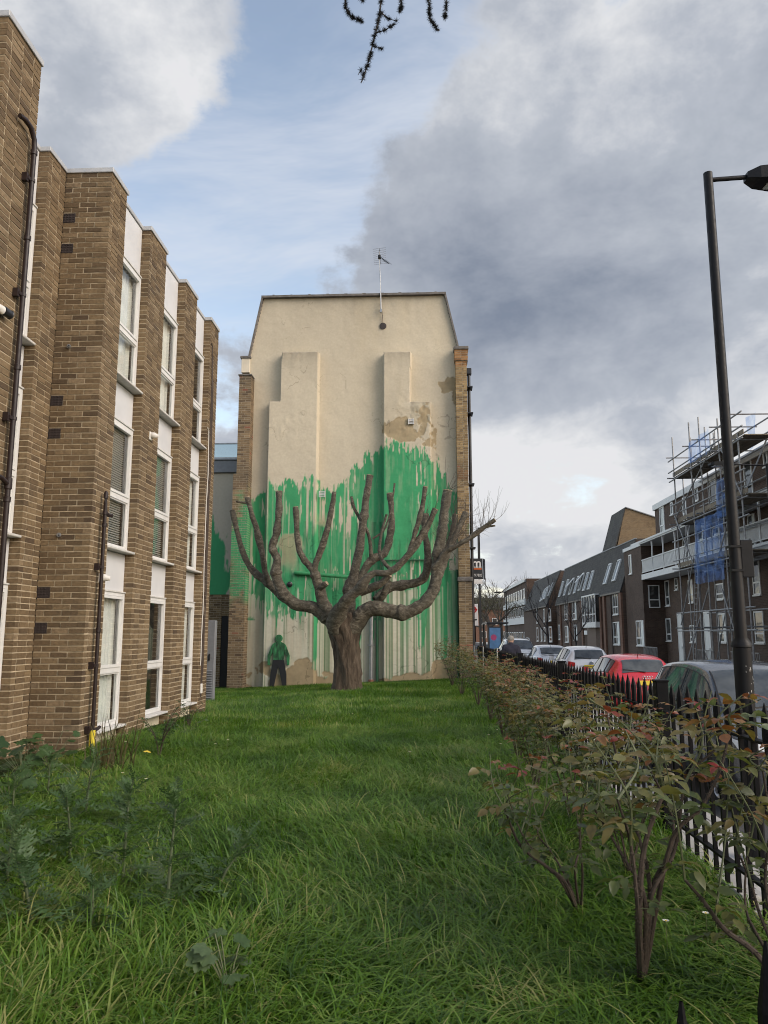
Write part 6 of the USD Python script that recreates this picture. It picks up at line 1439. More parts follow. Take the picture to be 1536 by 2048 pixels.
# ------------------------------------------------------------------ agent's board, bus stop, bus shelter
EB = Thing('agent_board', 'black agent board with a white letter m on a tall post beside the gable', 'sign', (2.02, 27.0, PAVE_Z))
pt = at_y(957, 1055, 27.0); m = MB(); m.bbox(pt[0] - 0.04, pt[0] + 0.04, 26.97, 27.05, PAVE_Z, pt[2], 0.005); EB.part('post', m, 'black_paint')
a, b = at_y(940, 1117, 26.94), at_y(966, 1158, 26.94); bx0, bx1, bz0, bz1 = float(a[0]) - 0.05, float(b[0]), float(b[2]), float(a[2])
m = MB(); m.bbox(bx0, bx1, 26.93, 26.955, bz0, bz1, 0.003); bd = EB.part('board', m, 'sign_black')
m = MB(); m.quad((bx1 + 0.01, 26.945, bz0), (bx1 + 0.10, 27.35, bz0), (bx1 + 0.10, 27.35, bz1), (bx1 + 0.01, 26.945, bz1)); m.quad((bx1 + 0.03, 26.945, bz1), (bx1 + 0.12, 27.35, bz1), (bx1 + 0.12, 27.35, bz0), (bx1 + 0.03, 26.945, bz0)); EB.part('board', m, 'sign_black')
def lettering(T, text, h, x, y, z, mat, parent, bold=True, width=None):
    tm = meshkit.text_mesh(text, h, 0.004, bold=bold); v = np.array(tm.vertices); v[:, 0] -= v[:, 0].min()
    if width: v[:, 0] *= width / v[:, 0].max()
    T.part('lettering', (np.stack([x + v[:, 0], y - v[:, 2], z + v[:, 1]], 1), np.array(tm.faces)), mat, parent=parent)
lettering(EB, 'm', 0.285, bx1 - 0.355, 26.928, bz0 + 0.40, 'white_board', bd, width=0.29)
m = MB()
for fx_ in (0.032, 0.145, 0.258): m.box(bx1 - 0.355 + fx_ - 0.05, bx1 - 0.355 + fx_ + 0.05, 26.922, 26.9275, bz0 + 0.398, bz0 + 0.425)
m.box(bx1 - 0.385, bx1 - 0.33, 26.922, 26.9275, bz0 + 0.575, bz0 + 0.60); EB.part('serif', m, 'white_board', parent=bd)
lettering(EB, '79 7501', 0.085, bx1 - 0.34, 26.928, bz0 + 0.09, 'white_board', bd, width=0.30)
m = MB(); m.box(bx1 - 0.37, bx1 - 0.04, 26.925, 26.929, bz0 + 0.33, bz0 + 0.375); EB.part('stripe', m, 'sign_orange', parent=bd)
m = MB(); m.bbox(bx0, bx1 - 0.02, 26.93, 26.955, bz0 - 0.17, bz0 - 0.01, 0.003); EB.part('slip_board', m, 'white_board')
BS = Thing('bus_stop_sign', 'white bus stop flag with a red ring behind the agent board post', 'sign', (2.2, 36.0, PAVE_Z))
q = at_y(949, 1221, 36.0); m = MB(); m.tube([(q[0] - 0.30, 36.0, PAVE_Z), (q[0] - 0.30, 36.0, q[2] + 0.4)], 0.045, 8); BS.part('post', m, 'galvanised', smooth=40)
m = MB(); m.bbox(q[0] - 0.26, q[0] + 0.16, 35.98, 36.02, q[2] - 0.70, q[2] + 0.30, 0.01); fl = BS.part('flag', m, 'white_board')
m = MB(); a = np.linspace(0, 2 * np.pi, 25); m.tube(np.stack([q[0] - 0.05 + 0.13 * np.cos(a), np.full(25, 35.975), q[2] + 0.04 + 0.13 * np.sin(a)], 1), 0.028, 6, caps=False); m.box(q[0] - 0.22, q[0] + 0.13, 35.955, 35.974, q[2] + 0.01, q[2] + 0.07); BS.part('ring', m, 'sign_red', parent=fl)
q = at_y(993, 1272, 58.0); SH = Thing('bus_shelter', 'bus shelter with a pale blue and pink poster panel far down the pavement', 'bus shelter', (float(q[0]), 58.0, PAVE_Z)); x = float(q[0])
m = MB(); m.bbox(x - 0.62, x + 0.38, 57.9, 58.1, 0.0, 2.1, 0.03); SH.part('poster_case', m, 'black_paint')
m = MB(); m.box(x - 0.52, x + 0.28, 57.88, 57.895, 0.15, 2.0); po = SH.part('poster', m, 'sign_blue'); m = MB(); m.lathe((x - 0.22, 57.879, 1.3), [(0.22, 0), (0.0, 0.004)], 14, axis=(0, -1, 0)); SH.part('poster_spot', m, 'sign_pink', parent=po)
m = MB(); m.bbox(x - 0.7, x + 0.9, 57.9, 62.5, 2.3, 2.42, 0.02); SH.part('roof', m, 'black_paint')
for xx, yy in ((x - 0.6, 58.2), (x - 0.6, 62.3), (x + 0.8, 62.3)):
    m = MB(); m.box(xx - 0.04, xx + 0.04, yy - 0.04, yy + 0.04, PAVE_Z, 2.3); SH.part('post', m, 'black_paint')

# ------------------------------------------------------------------ the person walking away behind the railings
import manifold3d as m3
def hull_chain(joints, bones):
    tot = None
    for a, b in bones:
        pa, ra = joints[a]; pb, rb = joints[b]
        s = [m3.Manifold.sphere(r, 20).translate(list(map(float, p))) for p, r in ((pa, ra), (pb, rb))]
        h = m3.Manifold.batch_hull(s); tot = h if tot is None else tot + h
    return tot
def to_tri(man, edge=0.03, it=8):
    t = man.refine_to_length(edge); me = t.to_mesh(); tm = trimesh.Trimesh(me.vert_properties[:, :3], me.tri_verts, process=True); trimesh.smoothing.filter_taubin(tm, iterations=it); return tm
PX, PY = 2.77, 24.0; PZ = PAVE_Z
PE = Thing('person', 'person in a dark navy coat and grey cap walking away behind the railings', 'person', (PX, PY, PZ))
J = {k: (np.array([PX, PY, PZ]) + np.array(p), r) for k, (p, r) in dict(hipL=((-.09, 0, .92), .105), hipR=((.09, 0, .92), .105), kneeL=((-.095, -.02, .50), .065), kneeR=((.095, .12, .50), .065), ankL=((-.10, -.20, .10), .045), ankR=((.10, .10, .08), .045), toeL=((-.10, -.08, .04), .035), toeR=((.11, .24, .04), .035),
     waist=((0, 0, 1.05), .135), chest=((0, .02, 1.32), .145), shL=((-.17, .0, 1.44), .075), shR=((.17, .0, 1.44), .075), elL=((-.27, .02, 1.16), .050), elR=((.27, -.06, 1.16), .050), wrL=((-.25, .16, .95), .036), wrR=((.27, .04, .92), .036), neck=((0, .01, 1.54), .055), head=((0, .03, 1.67), .095), brow=((0, .045, 1.70), .092)).items()}
bones = [('hipL', 'hipR'), ('hipL', 'kneeL'), ('hipR', 'kneeR'), ('kneeL', 'ankL'), ('kneeR', 'ankR'), ('ankL', 'toeL'), ('ankR', 'toeR'), ('hipL', 'waist'), ('hipR', 'waist'), ('waist', 'chest'), ('chest', 'shL'), ('chest', 'shR'), ('shL', 'elL'), ('shR', 'elR'), ('elL', 'wrL'), ('elR', 'wrR'), ('chest', 'neck'), ('neck', 'head'), ('head', 'brow')]
man = hull_chain(J, bones)
for s in ('L', 'R'):                                   # hands: palm and five fingers
    w = J['wr' + s][0]; sg = -1 if s == 'L' else 1; palm = w + np.array([0, .02, -.09])
    man = man + m3.Manifold.batch_hull([m3.Manifold.sphere(r, 12).translate(list(map(float, p))) for p, r in ((w, .026), (palm + [0, .025, 0], .018), (palm + [0, -.025, 0], .018))])
    for k in range(4):
        b0 = palm + np.array([0, -.03 + .02 * k, -.005]); b1 = b0 + np.array([-sg * .008, .004, -.040 - .006 * (k in (1, 2))]); b2 = b1 + np.array([-sg * .020, .006, -.028])
        for p, q_ in ((b0, b1), (b1, b2)): man = man + m3.Manifold.batch_hull([m3.Manifold.sphere(.0095, 8).translate(list(map(float, p))), m3.Manifold.sphere(.0085, 8).translate(list(map(float, q_)))])
    t0 = w + np.array([0, .035, -.035]); t1 = t0 + np.array([-sg * .01, .03, -.04]); man = man + m3.Manifold.batch_hull([m3.Manifold.sphere(.012, 8).translate(list(map(float, t0))), m3.Manifold.sphere(.0095, 8).translate(list(map(float, t1)))])
nose = J['head'][0] + np.array([0, .10, .0]); man = man + m3.Manifold.batch_hull([m3.Manifold.sphere(.014, 8).translate(list(map(float, nose))), m3.Manifold.sphere(.012, 8).translate(list(map(float, nose + [0, -.02, .05])))])
for s in (-1, 1): man = man + m3.Manifold.sphere(.024, 10).scale([.45, .8, 1.2]).translate(list(map(float, J['head'][0] + np.array([s * .096, .0, .0]))))
body_ = PE.part('body', (np.array(to_tri(man, 0.02, 6).vertices), np.array(to_tri(man, 0.02, 6).faces)), 'skin', smooth=True)
def bigger(names, grow, pairs):
    return hull_chain({k: (J[k][0], J[k][1] + grow) for k in names}, pairs)
coat = bigger(['hipL', 'hipR', 'waist', 'chest', 'shL', 'shR', 'elL', 'elR', 'wrL', 'wrR'], .028, [('hipL', 'hipR'), ('hipL', 'waist'), ('hipR', 'waist'), ('waist', 'chest'), ('chest', 'shL'), ('chest', 'shR'), ('shL', 'elL'), ('shR', 'elR'), ('elL', 'wrL'), ('elR', 'wrR'), ('shL', 'shR')])
coat = coat + m3.Manifold.batch_hull([m3.Manifold.sphere(.095, 14).translate(list(map(float, J['neck'][0] + np.array([0, -.01, -.05])))), m3.Manifold.sphere(.075, 14).translate(list(map(float, J['neck'][0] + np.array([0, -.02, .01]))))])
coat = coat + m3.Manifold.batch_hull([m3.Manifold.sphere(.14, 14).translate(list(map(float, J['hipL'][0] + np.array([-.02, 0, -.12])))), m3.Manifold.sphere(.14, 14).translate(list(map(float, J['hipR'][0] + np.array([.02, 0, -.12])))), m3.Manifold.sphere(.15, 14).translate(list(map(float, J['waist'][0])))])
tm = to_tri(coat, 0.03, 5); v = np.array(tm.vertices); v += (meshkit.fbm(v * 9, 3, 3) - 0.5)[:, None] * 0.03 * np.array([1, 1, 0.2]); PE.part('coat', (v, np.array(tm.faces)), 'navy_cloth', smooth=True)
leg = bigger(['hipL', 'hipR', 'kneeL', 'kneeR', 'ankL', 'ankR'], .018, [('hipL', 'kneeL'), ('hipR', 'kneeR'), ('kneeL', 'ankL'), ('kneeR', 'ankR'), ('hipL', 'hipR')]); tm = to_tri(leg, 0.03, 4); PE.part('trousers', (np.array(tm.vertices), np.array(tm.faces)), 'dark_trousers', smooth=True)
sh = bigger(['ankL', 'toeL', 'ankR', 'toeR'], .012, [('ankL', 'toeL'), ('ankR', 'toeR')]); tm = to_tri(sh, 0.03, 3); PE.part('shoes', (np.array(tm.vertices), np.array(tm.faces)), 'rubber', smooth=True)
cap = m3.Manifold.sphere(.118, 24).scale([.92, 1.05, .85]).translate(list(map(float, J['brow'][0] + np.array([0, -.01, .01])))); cut_ = m3.Manifold.cube([.5, .5, .3]).translate(list(map(float, J['brow'][0] + np.array([-.25, -.25, -.345])))); cap = cap - cut_
cap = cap + m3.Manifold.sphere(.07, 16).scale([1, .9, .12]).translate(list(map(float, J['brow'][0] + np.array([0, .12, -.01])))); tm = to_tri(cap, 0.02, 3); PE.part('cap', (np.array(tm.vertices), np.array(tm.faces)), 'grey_hair', smooth=True)

# ------------------------------------------------------------------ bare street trees
def bare_tree(name, label, base, H, spread, seed, crown=False, trunk_r=0.16, mat='twig_bark', dens=1.0):
    T = Thing(name, label, 'tree', base, group=None); rng = np.random.default_rng(seed); m = MB(); tw_ = MB(); tips_ = []
    def grow(p, d, L, r, lev):
        pts = [p]; q_ = p.copy(); n_ = 5
        for _ in range(n_):
            d = d + rng.normal(0, 0.10, 3) + np.array([0, 0, 0.05]); d /= np.linalg.norm(d); q_ = q_ + d * L / n_; pts.append(q_.copy())
        (m if lev < 2 else tw_).tube(pts, np.linspace(r, r * 0.6, n_ + 1), 6 if lev < 2 else 4, caps=False)
        if lev >= 4: tips_.append(q_); return
        for _ in range(int((3 if lev else 4) * dens + rng.random())):
            a = rng.uniform(0.4, 1.0); k = pts[rng.integers(3, n_ + 1)]; dd = d + rng.normal(0, a * 0.62 * spread, 3); dd[2] = abs(dd[2]) * 0.8 + 0.15; dd /= np.linalg.norm(dd); grow(np.array(k), dd, L * rng.uniform(0.55, 0.78), max(0.012, r * rng.uniform(0.45, 0.62)), lev + 1)
    b = np.array(base, float); grow(b - [0, 0, 0.1], np.array([rng.normal(0, .05), rng.normal(0, .05), 1.0]), H * 0.36, trunk_r, 0)
    T.part('trunk', m, mat, smooth=50); T.part('twigs', tw_, mat, kind='stuff')
    if crown:
        c = MB(); tp = np.array(tips_)
        for _ in range(4200):
            p = tp[rng.integers(len(tp))] + rng.normal(0, 0.42, 3); d = rng.normal(0, 1, 3); d /= np.linalg.norm(d); e = np.cross(d, rng.normal(0, 1, 3)); e /= np.linalg.norm(e); s_ = rng.uniform(0.05, 0.12)
            c.add([p, p + d * s_, p + d * s_ * 0.5 + e * s_ * 0.5], [[0, 1, 2]])
        T.part('crown', c, 'hedge_leaf', kind='stuff')
    return T
def gb_(px, Y): return (float(at_y(px, 1300, Y)[0]), Y, ROAD_Z)
bare_tree('street_tree', 'bushy street tree with olive young leaves beyond the bus shelter', gb_(978, 72), 7.6, 1.15, 3, crown=True, trunk_r=0.2)
bare_tree('street_tree', 'tall bare street tree just behind the olive leaved one', gb_(970, 96), 13.0, 0.9, 5, trunk_r=0.24)
bare_tree('street_tree', 'bare street tree left of the farthest flat roofed block', gb_(1014, 84), 8.5, 0.9, 9, trunk_r=0.18)
bare_tree('street_tree', 'slender bare tree in front of the far slate roof', gb_(1098, 70), 8.8, 0.85, 12, trunk_r=0.10, mat='twig_dark')
bare_tree('street_tree', 'slender bare tree before the white bay window', gb_(1152, 62), 6.5, 0.8, 15, trunk_r=0.08, mat='twig_dark')
bare_tree('street_tree', 'pale bare tree showing behind the roofs left of the far terrace', gb_(1052, 150), 15.5, 0.9, 17, trunk_r=0.25)
# ------------------------------------------------------------------ grass
GR = np.random.default_rng(77)
def blade(m, p, h, lean, length, width, droop, tone, seg=4):
    """One grass blade: rises, leans along heading h and droops."""
    d = np.array([math.cos(h), math.sin(h), 0]); s = np.array([-math.sin(h), math.cos(h), 0]); pts = []; q = np.array(p, float); ang = math.pi / 2 - lean
    for k in range(seg + 1):
        pts.append(q.copy()); q = q + (d * math.cos(ang) + np.array([0, 0, math.sin(ang)])) * length / seg; ang -= droop / seg * (1 + 0.5 * k / seg)
    v = []
    for k, pt in enumerate(pts[:-1]):
        w = width * (1 - 0.75 * (k / seg) ** 1.6) / 2; v += [pt - s * w, pt + s * w]
    v.append(pts[-1]); f = []
    for k in range(seg - 1): f += [(2 * k, 2 * k + 1, 2 * k + 3), (2 * k, 2 * k + 3, 2 * k + 2)]
    f.append((2 * seg - 2, 2 * seg - 1, 2 * seg)); m.add(v, f, tone)
GP = '/World/grass'
pi = UsdGeom.PointInstancer.Define(stage, GP); gp = pi.GetPrim(); gp.SetCustomDataByKey('kind', 'stuff'); gp.SetCustomDataByKey('label', 'long unmown green grass covering the lawn'); gp.SetCustomDataByKey('category', 'grass')
protos = []
def make_clump(i, nb, rad, lmin, lmax, width, droop, spreadh):
    m = MB()
    for _ in range(nb):
        a, r = GR.uniform(0, 2 * np.pi), rad * math.sqrt(GR.random()); h = GR.normal(0, spreadh)
        dry = GR.random() < 0.022
        blade(m, (r * math.cos(a), r * math.sin(a), -0.02), h, abs(GR.normal(0.48, 0.38)), GR.uniform(lmin, lmax) * (1.15 if dry else 1), width * GR.uniform(0.6, 1.25), droop * GR.uniform(0.35, 1.35), 1.25 if dry else GR.random(), 5 if lmax > 0.2 else 3)
    v, f, t = m.arrays(); path = GP + '/tuft_%d' % i; emit(path, v, f, 'grass_blade', False, t); protos.append(path)
for i in range(7): make_clump(i, 44, 0.11, 0.10, 0.38, 0.0082, 2.9, 0.85)            # long, near
for i in range(7, 11): make_clump(i, 58, 0.14, 0.07, 0.20, 0.0072, 1.5, 1.3)           # mid
for i in range(11, 14): make_clump(i, 60, 0.20, 0.05, 0.13, 0.0085, 0.9, 1.8)          # far
pos, ori, scl, idx = [], [], [], []
def scatter(y0, y1, step, ids, smin, smax):
    for y in np.arange(y0, y1, step):
        xl = max(-4.2 if y < 15.6 else -7.6, -0.62 * y - 0.6); xr = min(FENCE_X - 0.02, 0.50 * y + 0.5)
        for x in np.arange(xl, xr, step):
            px_, py_ = x + GR.uniform(-.5, .5) * step, y + GR.uniform(-.5, .5) * step
            if py_ > WY - 0.33 and px_ > -6.2 or px_ > FENCE_X - 0.01: continue
            if (px_ - tb[0]) ** 2 + (py_ - tb[1]) ** 2 < 0.36: continue
            if px_ < -4.18 and py_ < 15.5: continue
            big = meshkit.fbm(np.array([[px_ * 0.8, py_ * 0.8, 1.0]]), 3, 9)[0]; sw = meshkit.fbm(np.array([[px_ * 0.42, py_ * 0.42, 5.0]]), 3, 21)[0]
            s = (smin + (smax - smin) * np.clip((big - 0.3) / 0.4, 0, 1)) * GR.uniform(0.8, 1.2)
            a = (sw - 0.5) * 17 + GR.normal(0, 0.55)
            edge = 1.0 if py_ < 23.5 else 0.7
            pos.append((px_, py_, 0)); ori.append((math.cos(a / 2), 0, 0, math.sin(a / 2))); scl.append((GR.uniform(.9, 1.15), GR.uniform(.9, 1.15), s * edge)); idx.append(ids[GR.integers(len(ids))])
scatter(1.55, 6.5, 0.090, range(0, 7), 0.50, 1.15); scatter(6.5, 12.0, 0.115, list(range(0, 4)) + list(range(7, 11)), 0.5, 0.95); scatter(12.0, 24.9, 0.165, range(11, 14), 0.7, 1.3); scatter(9.0, 24.9, 0.40, range(7, 11), 0.6, 1.05)
pos = np.array(pos); pos[:, 2] = lawn_z(pos[:, 0], pos[:, 1])
pi.CreatePositionsAttr(Vt.Vec3fArray.FromNumpy(pos.astype(np.float32)))
pi.CreateOrientationsAttr(Vt.QuathArray([Gf.Quath(float(o[0]), float(o[1]), float(o[2]), float(o[3])) for o in ori]))
pi.CreateScalesAttr(Vt.Vec3fArray.FromNumpy(np.array(scl, np.float32))); pi.CreateProtoIndicesAttr(Vt.IntArray.FromNumpy(np.array(idx, np.int32)))
pi.CreatePrototypesRel().SetTargets([Sdf.Path(p) for p in protos])

# ------------------------------------------------------------------ rose bushes along the railings
def leaflet(L, W, fold=0.35, curl=0.25):
    """One ovate leaf from the origin along +x, folded on its midrib."""
    t = np.array([0.0, 0.2, 0.48, 0.78, 1.0]); w = np.array([0.0, 0.72, 1.0, 0.62, 0.0]) * W / 2
    mid = np.stack([t * L, t * 0, -curl * L * t ** 2], 1); v = [mid[0]]
    for k in (1, 2, 3): v += [mid[k] + [0, w[k], fold * w[k]], mid[k], mid[k] + [0, -w[k], fold * w[k]]]
    v.append(mid[4])
    f = [(0, 2, 1), (0, 3, 2), (1, 2, 5), (1, 5, 4), (2, 3, 6), (2, 6, 5), (4, 5, 8), (4, 8, 7), (5, 6, 9), (5, 9, 8), (7, 8, 10), (8, 9, 10)]
    return np.array(v), np.array(f)
def frame(d, up):
    d = d / np.linalg.norm(d); s = np.cross(up, d); s /= np.linalg.norm(s) + 1e-9; return np.stack([d, s, np.cross(d, s)], 0)
class Plant:
    def __init__(self, T, seed): self.T, self.leaves, self.rng = T, [], np.random.default_rng(seed)
    def compound(self, p, d, size, tone, n=2):
        r = self.rng; d = d / np.linalg.norm(d); up = np.array([0, 0, 1.0]) + r.normal(0, .25, 3); F = frame(d, up); rach = MB(); L = size * 1.7
        pts = [p + F[0] * L * t + np.array([0, 0, -0.10 * L * t * t]) for t in np.linspace(0, 1, 4)]; self.stalk.tube(pts, [0.0018, .0016, .0014, .001], 3, caps=False)
        for k in range(n):
            b = p + F[0] * L * (0.38 + 0.36 * k); 
            for s in (-1, 1): self.leaf(b, F[0] * 0.55 + s * F[1] * 0.85 + r.normal(0, .12, 3), size * r.uniform(.75, 1.0), tone + r.normal(0, .06))
        self.leaf(pts[-1], F[0] + np.array([0, 0, -.15]) + r.normal(0, .12, 3), size * r.uniform(.95, 1.2), tone + r.normal(0, .06))
    def leaf(self, p, d, L, tone):
        r = self.rng; F = frame(d, np.array([0, 0, 1.0]) + r.normal(0, .35, 3)); v, f = leaflet(L, L * r.uniform(.50, .64), r.uniform(.1, .5), r.uniform(.0, .5))
        self.leaves.append((p + v @ F, f, float(np.clip(tone, 0, 1))))
    def finish(self, mat, single_max, name='leaf'):
        c = np.array([l[0].mean(0) for l in self.leaves]); d = np.linalg.norm(c - EYE, axis=1); px_, py_, z = project(c); vis = (z > .2) & (px_ > -10) & (px_ < 1546) & (py_ < 2060)
        order = np.argsort(np.where(vis, d, d + 1000)); rest = MB()
        for k, i in enumerate(order):
            v, f, t = self.leaves[i]
            if k < single_max: m = MB(); m.add(v, f, t); self.T.part(name, m, mat, tone=True, smooth=True)
            else: rest.add(v, f, t)
        if not rest.empty(): self.T.part('leaves', rest, mat, tone=True, smooth=True, kind='stuff')
def rose(label, base, canes, seed, leaf_size=0.055, single_max=300, wood=0.012, dens=1.0, red=0.0, topz=1.2, sub=3):
    base = np.array([base[0], base[1], float(lawn_z(base[0], base[1])) - 0.03]); T = Thing('rose_bush', label, 'rose bush', base, group=None); P = Plant(T, seed); r = P.rng; P.stalk = MB(); thorns = MB()
    for cn in canes:
        pts = np.array([base] + [np.array(q, float) for q in cn]); S = spline(pts, 16); rad = np.linspace(wood, wood * 0.42, 16)
        if cn is not canes[0] and single_max: rad = rad * 0.62
        m = MB(); m.tube(S, rad, 7); T.part('stem', m, 'rose_wood', smooth=50)
        if leaf_size > 0.045:
            for _ in range(int(60 * wood / 0.012)):
                k = r.integers(0, 13); p = S[k] + (S[k + 1] - S[k]) * r.random(); a = r.normal(0, 1, 3); t = S[k + 1] - S[k]; t /= np.linalg.norm(t); a -= t * (a @ t); a /= np.linalg.norm(a); u = np.cross(t, a)
                b = p + a * rad[k] * 0.9; w = 0.0028; thorns.add([b + t * w, b - t * w, b + u * w, b - u * w, b + a * 0.010 - t * 0.003], [[0, 2, 4], [2, 1, 4], [1, 3, 4], [3, 0, 4]])
        wood_ = wood
        for j in range(sub):
            k = r.integers(8, 16) if j else 15; p = S[k]; h = topz * r.uniform(0.80, 1.05) - (p[2] - base[2]); h = float(np.clip(h, 0.12, 0.6)); 
            q = p + np.array([r.normal(0, .13), r.normal(0, .16), h]); mid = (p + q) / 2 + np.array([r.normal(0, .04), r.normal(0, .05), -.01]); C = spline([p, mid, q], 12)
            m = MB(); m.tube(C, np.linspace(wood * 0.42, 0.0020, 12), 5); T.part('shoot', m, 'green_stem', smooth=50)
            n_ = int(9 * dens); ph = r.uniform(0, 6)
            for e in range(n_):
                t = (e + r.random()) / n_; p2 = C[min(11, int(t * 11.5))]; a = ph + e * 2.4; d = np.array([math.cos(a), math.sin(a), 0.35 - 0.5 * (1 - t)])
                hh = (p2[2] - base[2]) / topz; tone = np.clip(0.14 + 0.70 * max(0, hh - 0.45) + red + r.normal(0, .14), 0, 1)
                if e == n_ - 1 and r.random() < 0.65: tone = r.uniform(0.78, 1.0)
                P.compound(p2, d, leaf_size * (1.0 if t < .8 else .72), tone)
        for e in range(int(7 * dens)):
            k = r.integers(6, 16); a = r.uniform(0, 6.28); P.compound(S[k], np.array([math.cos(a), math.sin(a), r.uniform(-.2, .3)]), leaf_size, np.clip(r.normal(.22, .12), 0, 1))
    T.part('stalks', P.stalk, 'green_stem', kind='stuff')
    if not thorns.empty(): T.part('thorns', thorns, 'rose_wood', kind='stuff')
    P.finish('rose_leaf', single_max)
    return T
def pz(px_, py_, Y): return at_y(px_, py_, Y)
b1 = at_z(1283, 1955, 0.06)
rose('nearest tall rose bush with a thick thorny stem before the railings', b1, [
    [pz(1278, 1840, 3.40), pz(1290, 1690, 3.42), pz(1330, 1580, 3.45)], [pz(1300, 1800, 3.45), pz(1350, 1700, 3.6), pz(1372, 1560, 3.7), pz(1430, 1500, 3.75)],
    [pz(1278, 1850, 3.35), pz(1262, 1690, 3.3), pz(1235, 1600, 3.25)], [pz(1300, 1790, 3.5), pz(1345, 1690, 3.7), pz(1340, 1620, 3.9), pz(1300, 1540, 4.0)], [pz(1290, 1800, 3.4), pz(1250, 1720, 3.6), pz(1190, 1620, 3.7)], [pz(1340, 1690, 3.5), pz(1400, 1620, 3.5), pz(1440, 1540, 3.5), pz(1462, 1450, 3.5)], [pz(1300, 1780, 3.5), pz(1270, 1650, 3.8), pz(1235, 1520, 4.0), pz(1212, 1420, 4.1)]], 101, 0.072, 300, 0.018, .64, .18, 1.24, 2)
b2 = at_z(1160, 1820, 0.06)
rose('leggy rose bush with bare forked stems in the grass left of the thick stemmed one', b2, [
    [pz(1130, 1765, 4.25), pz(1095, 1735, 4.25), pz(1040, 1690, 4.2), pz(1010, 1620, 4.15)], [pz(1120, 1760, 4.3), pz(1080, 1720, 4.4), pz(1040, 1660, 4.5), pz(1015, 1590, 4.5)],
    [pz(1135, 1760, 4.35), pz(1100, 1700, 4.6), pz(1075, 1660, 4.8), pz(1110, 1580, 4.9)], [pz(1150, 1740, 4.4), pz(1160, 1690, 4.5), pz(1150, 1600, 4.6)], [pz(1165, 1750, 4.3), pz(1160, 1660, 4.3), pz(1175, 1590, 4.3)]], 102, 0.062, 300, 0.012, .52, .12, .95, 3)
b3 = (1.55, 3.42)
rose('rose bush at the right edge with one low stem arching left', b3, [
    [pz(1515, 1910, 3.4), pz(1450, 1860, 3.4), pz(1405, 1800, 3.4), pz(1370, 1760, 3.42)], [pz(1528, 1850, 3.5), pz(1500, 1760, 3.6), pz(1470, 1690, 3.7)], [pz(1535, 1800, 3.5), pz(1540, 1650, 3.5), pz(1525, 1540, 3.5)], [pz(1520, 1880, 3.55), pz(1490, 1800, 3.8), pz(1500, 1650, 4.0)]], 103, 0.070, 300, 0.014, .66, .16, 1.12, 2)
def auto(n, x, y, w, d, h, seed):
    r = np.random.default_rng(seed); z = float(lawn_z(x, y)); out = []
    for k in range(n):
        a = 2 * np.pi * k / n + r.uniform(-.4, .4); e = np.array([x + w * math.cos(a) * r.uniform(.5, 1), y + d * math.sin(a) * r.uniform(.5, 1), z + h * r.uniform(.55, .80)]); s_ = np.array([x, y, z]); out.append([s_ + (e - s_) * [.35, .35, .45], e])
    return out
rows = [((1.28, 5.1), .32, .40, 1.08, 104, .055, 300, .9, .10, 'rose bush with russet tips beside the first thick railing post'), ((1.16, 6.3), .42, .50, 1.12, 105, .055, 300, 1.2, .13, 'dense rose bush just beyond the first thick railing post'),
        ((1.10, 7.7), .46, .55, 1.12, 106, .052, 300, 1.25, .16, 'dense dark rose bush level with the red car'), ((1.12, 9.3), .44, .60, 1.12, 107, .052, 200, 1.25, .18, 'rose bush with red young leaves before the second thick railing post'),
        ((1.16, 11.2), .42, .65, 1.14, 108, .050, 0, 1.25, .18, 'rose bush beyond the second thick railing post'), ((1.18, 13.4), .42, .70, 1.12, 109, .050, 0, 1.2, .16, 'rose bush below the walking person'),
        ((1.15, 15.8), .42, .75, 1.12, 110, .050, 0, 1.1, .12, 'rose bush beside the wire stakes'), ((0.96, 18.4), .42, .80, 1.18, 111, .050, 0, 1.0, .08, 'farthest but one rose bush leaning towards the gable'), ((0.85, 21.2), .40, .80, 1.35, 112, .050, 0, .9, .05, 'farthest tall rose bush in front of the right end of the gable')]
for (bx, by), w, d, h, sd, ls, sm, dn, rd_, lb in rows: rose(lb, (bx, by), auto(7, bx, by, w, d, h, sd), sd, ls, sm, .009, dn, rd_, h, 3)

# ------------------------------------------------------------------ thistles, weeds and other plants on the left
def thistle_leaf(L, r):
    n = 10; t = np.linspace(0, 1, n); v, f = [], []
    up0, dr, sw = r.uniform(0.3, 1.0), r.uniform(0.5, 1.5), r.normal(0, .22)
    mid = np.stack([t * L * 0.93, sw * L * t ** 2, L * (up0 * 0.5 * t - dr * 0.5 * t ** 2)], 1)
    W = 0.24 * L * np.sin(np.pi * np.clip(t * 0.90 + 0.09, 0, 1)) ** 0.8
    for k in range(n - 1):
        for s in (-1, 1):
            b0, b1 = mid[k], mid[k + 1]; w = W[k] * r.uniform(.55, 1.3); tip = (b0 + b1) / 2 + np.array([r.uniform(.2, .8) * w, s * w, r.uniform(-.35, .45) * w]); s1 = b0 * .85 + b1 * .15 + np.array([.01 * L, s * w * .22, .03 * w]); s2 = b0 * .3 + b1 * .7 + np.array([.01 * L, s * w * .22, .03 * w])
            i = len(v); v += [b0, b1, s1, tip, s2]; f += [(i, i + 1, i + 4), (i, i + 4, i + 2), (i + 2, i + 4, i + 3)]
            tp2 = s2 + (tip - s2) * .45 + np.array([.35 * w, s * w * .12, .1 * w]); i = len(v); v += [s2, (s2 + tip) / 2, tp2]; f.append((i, i + 1, i + 2))
    return np.array(v), np.array(f)
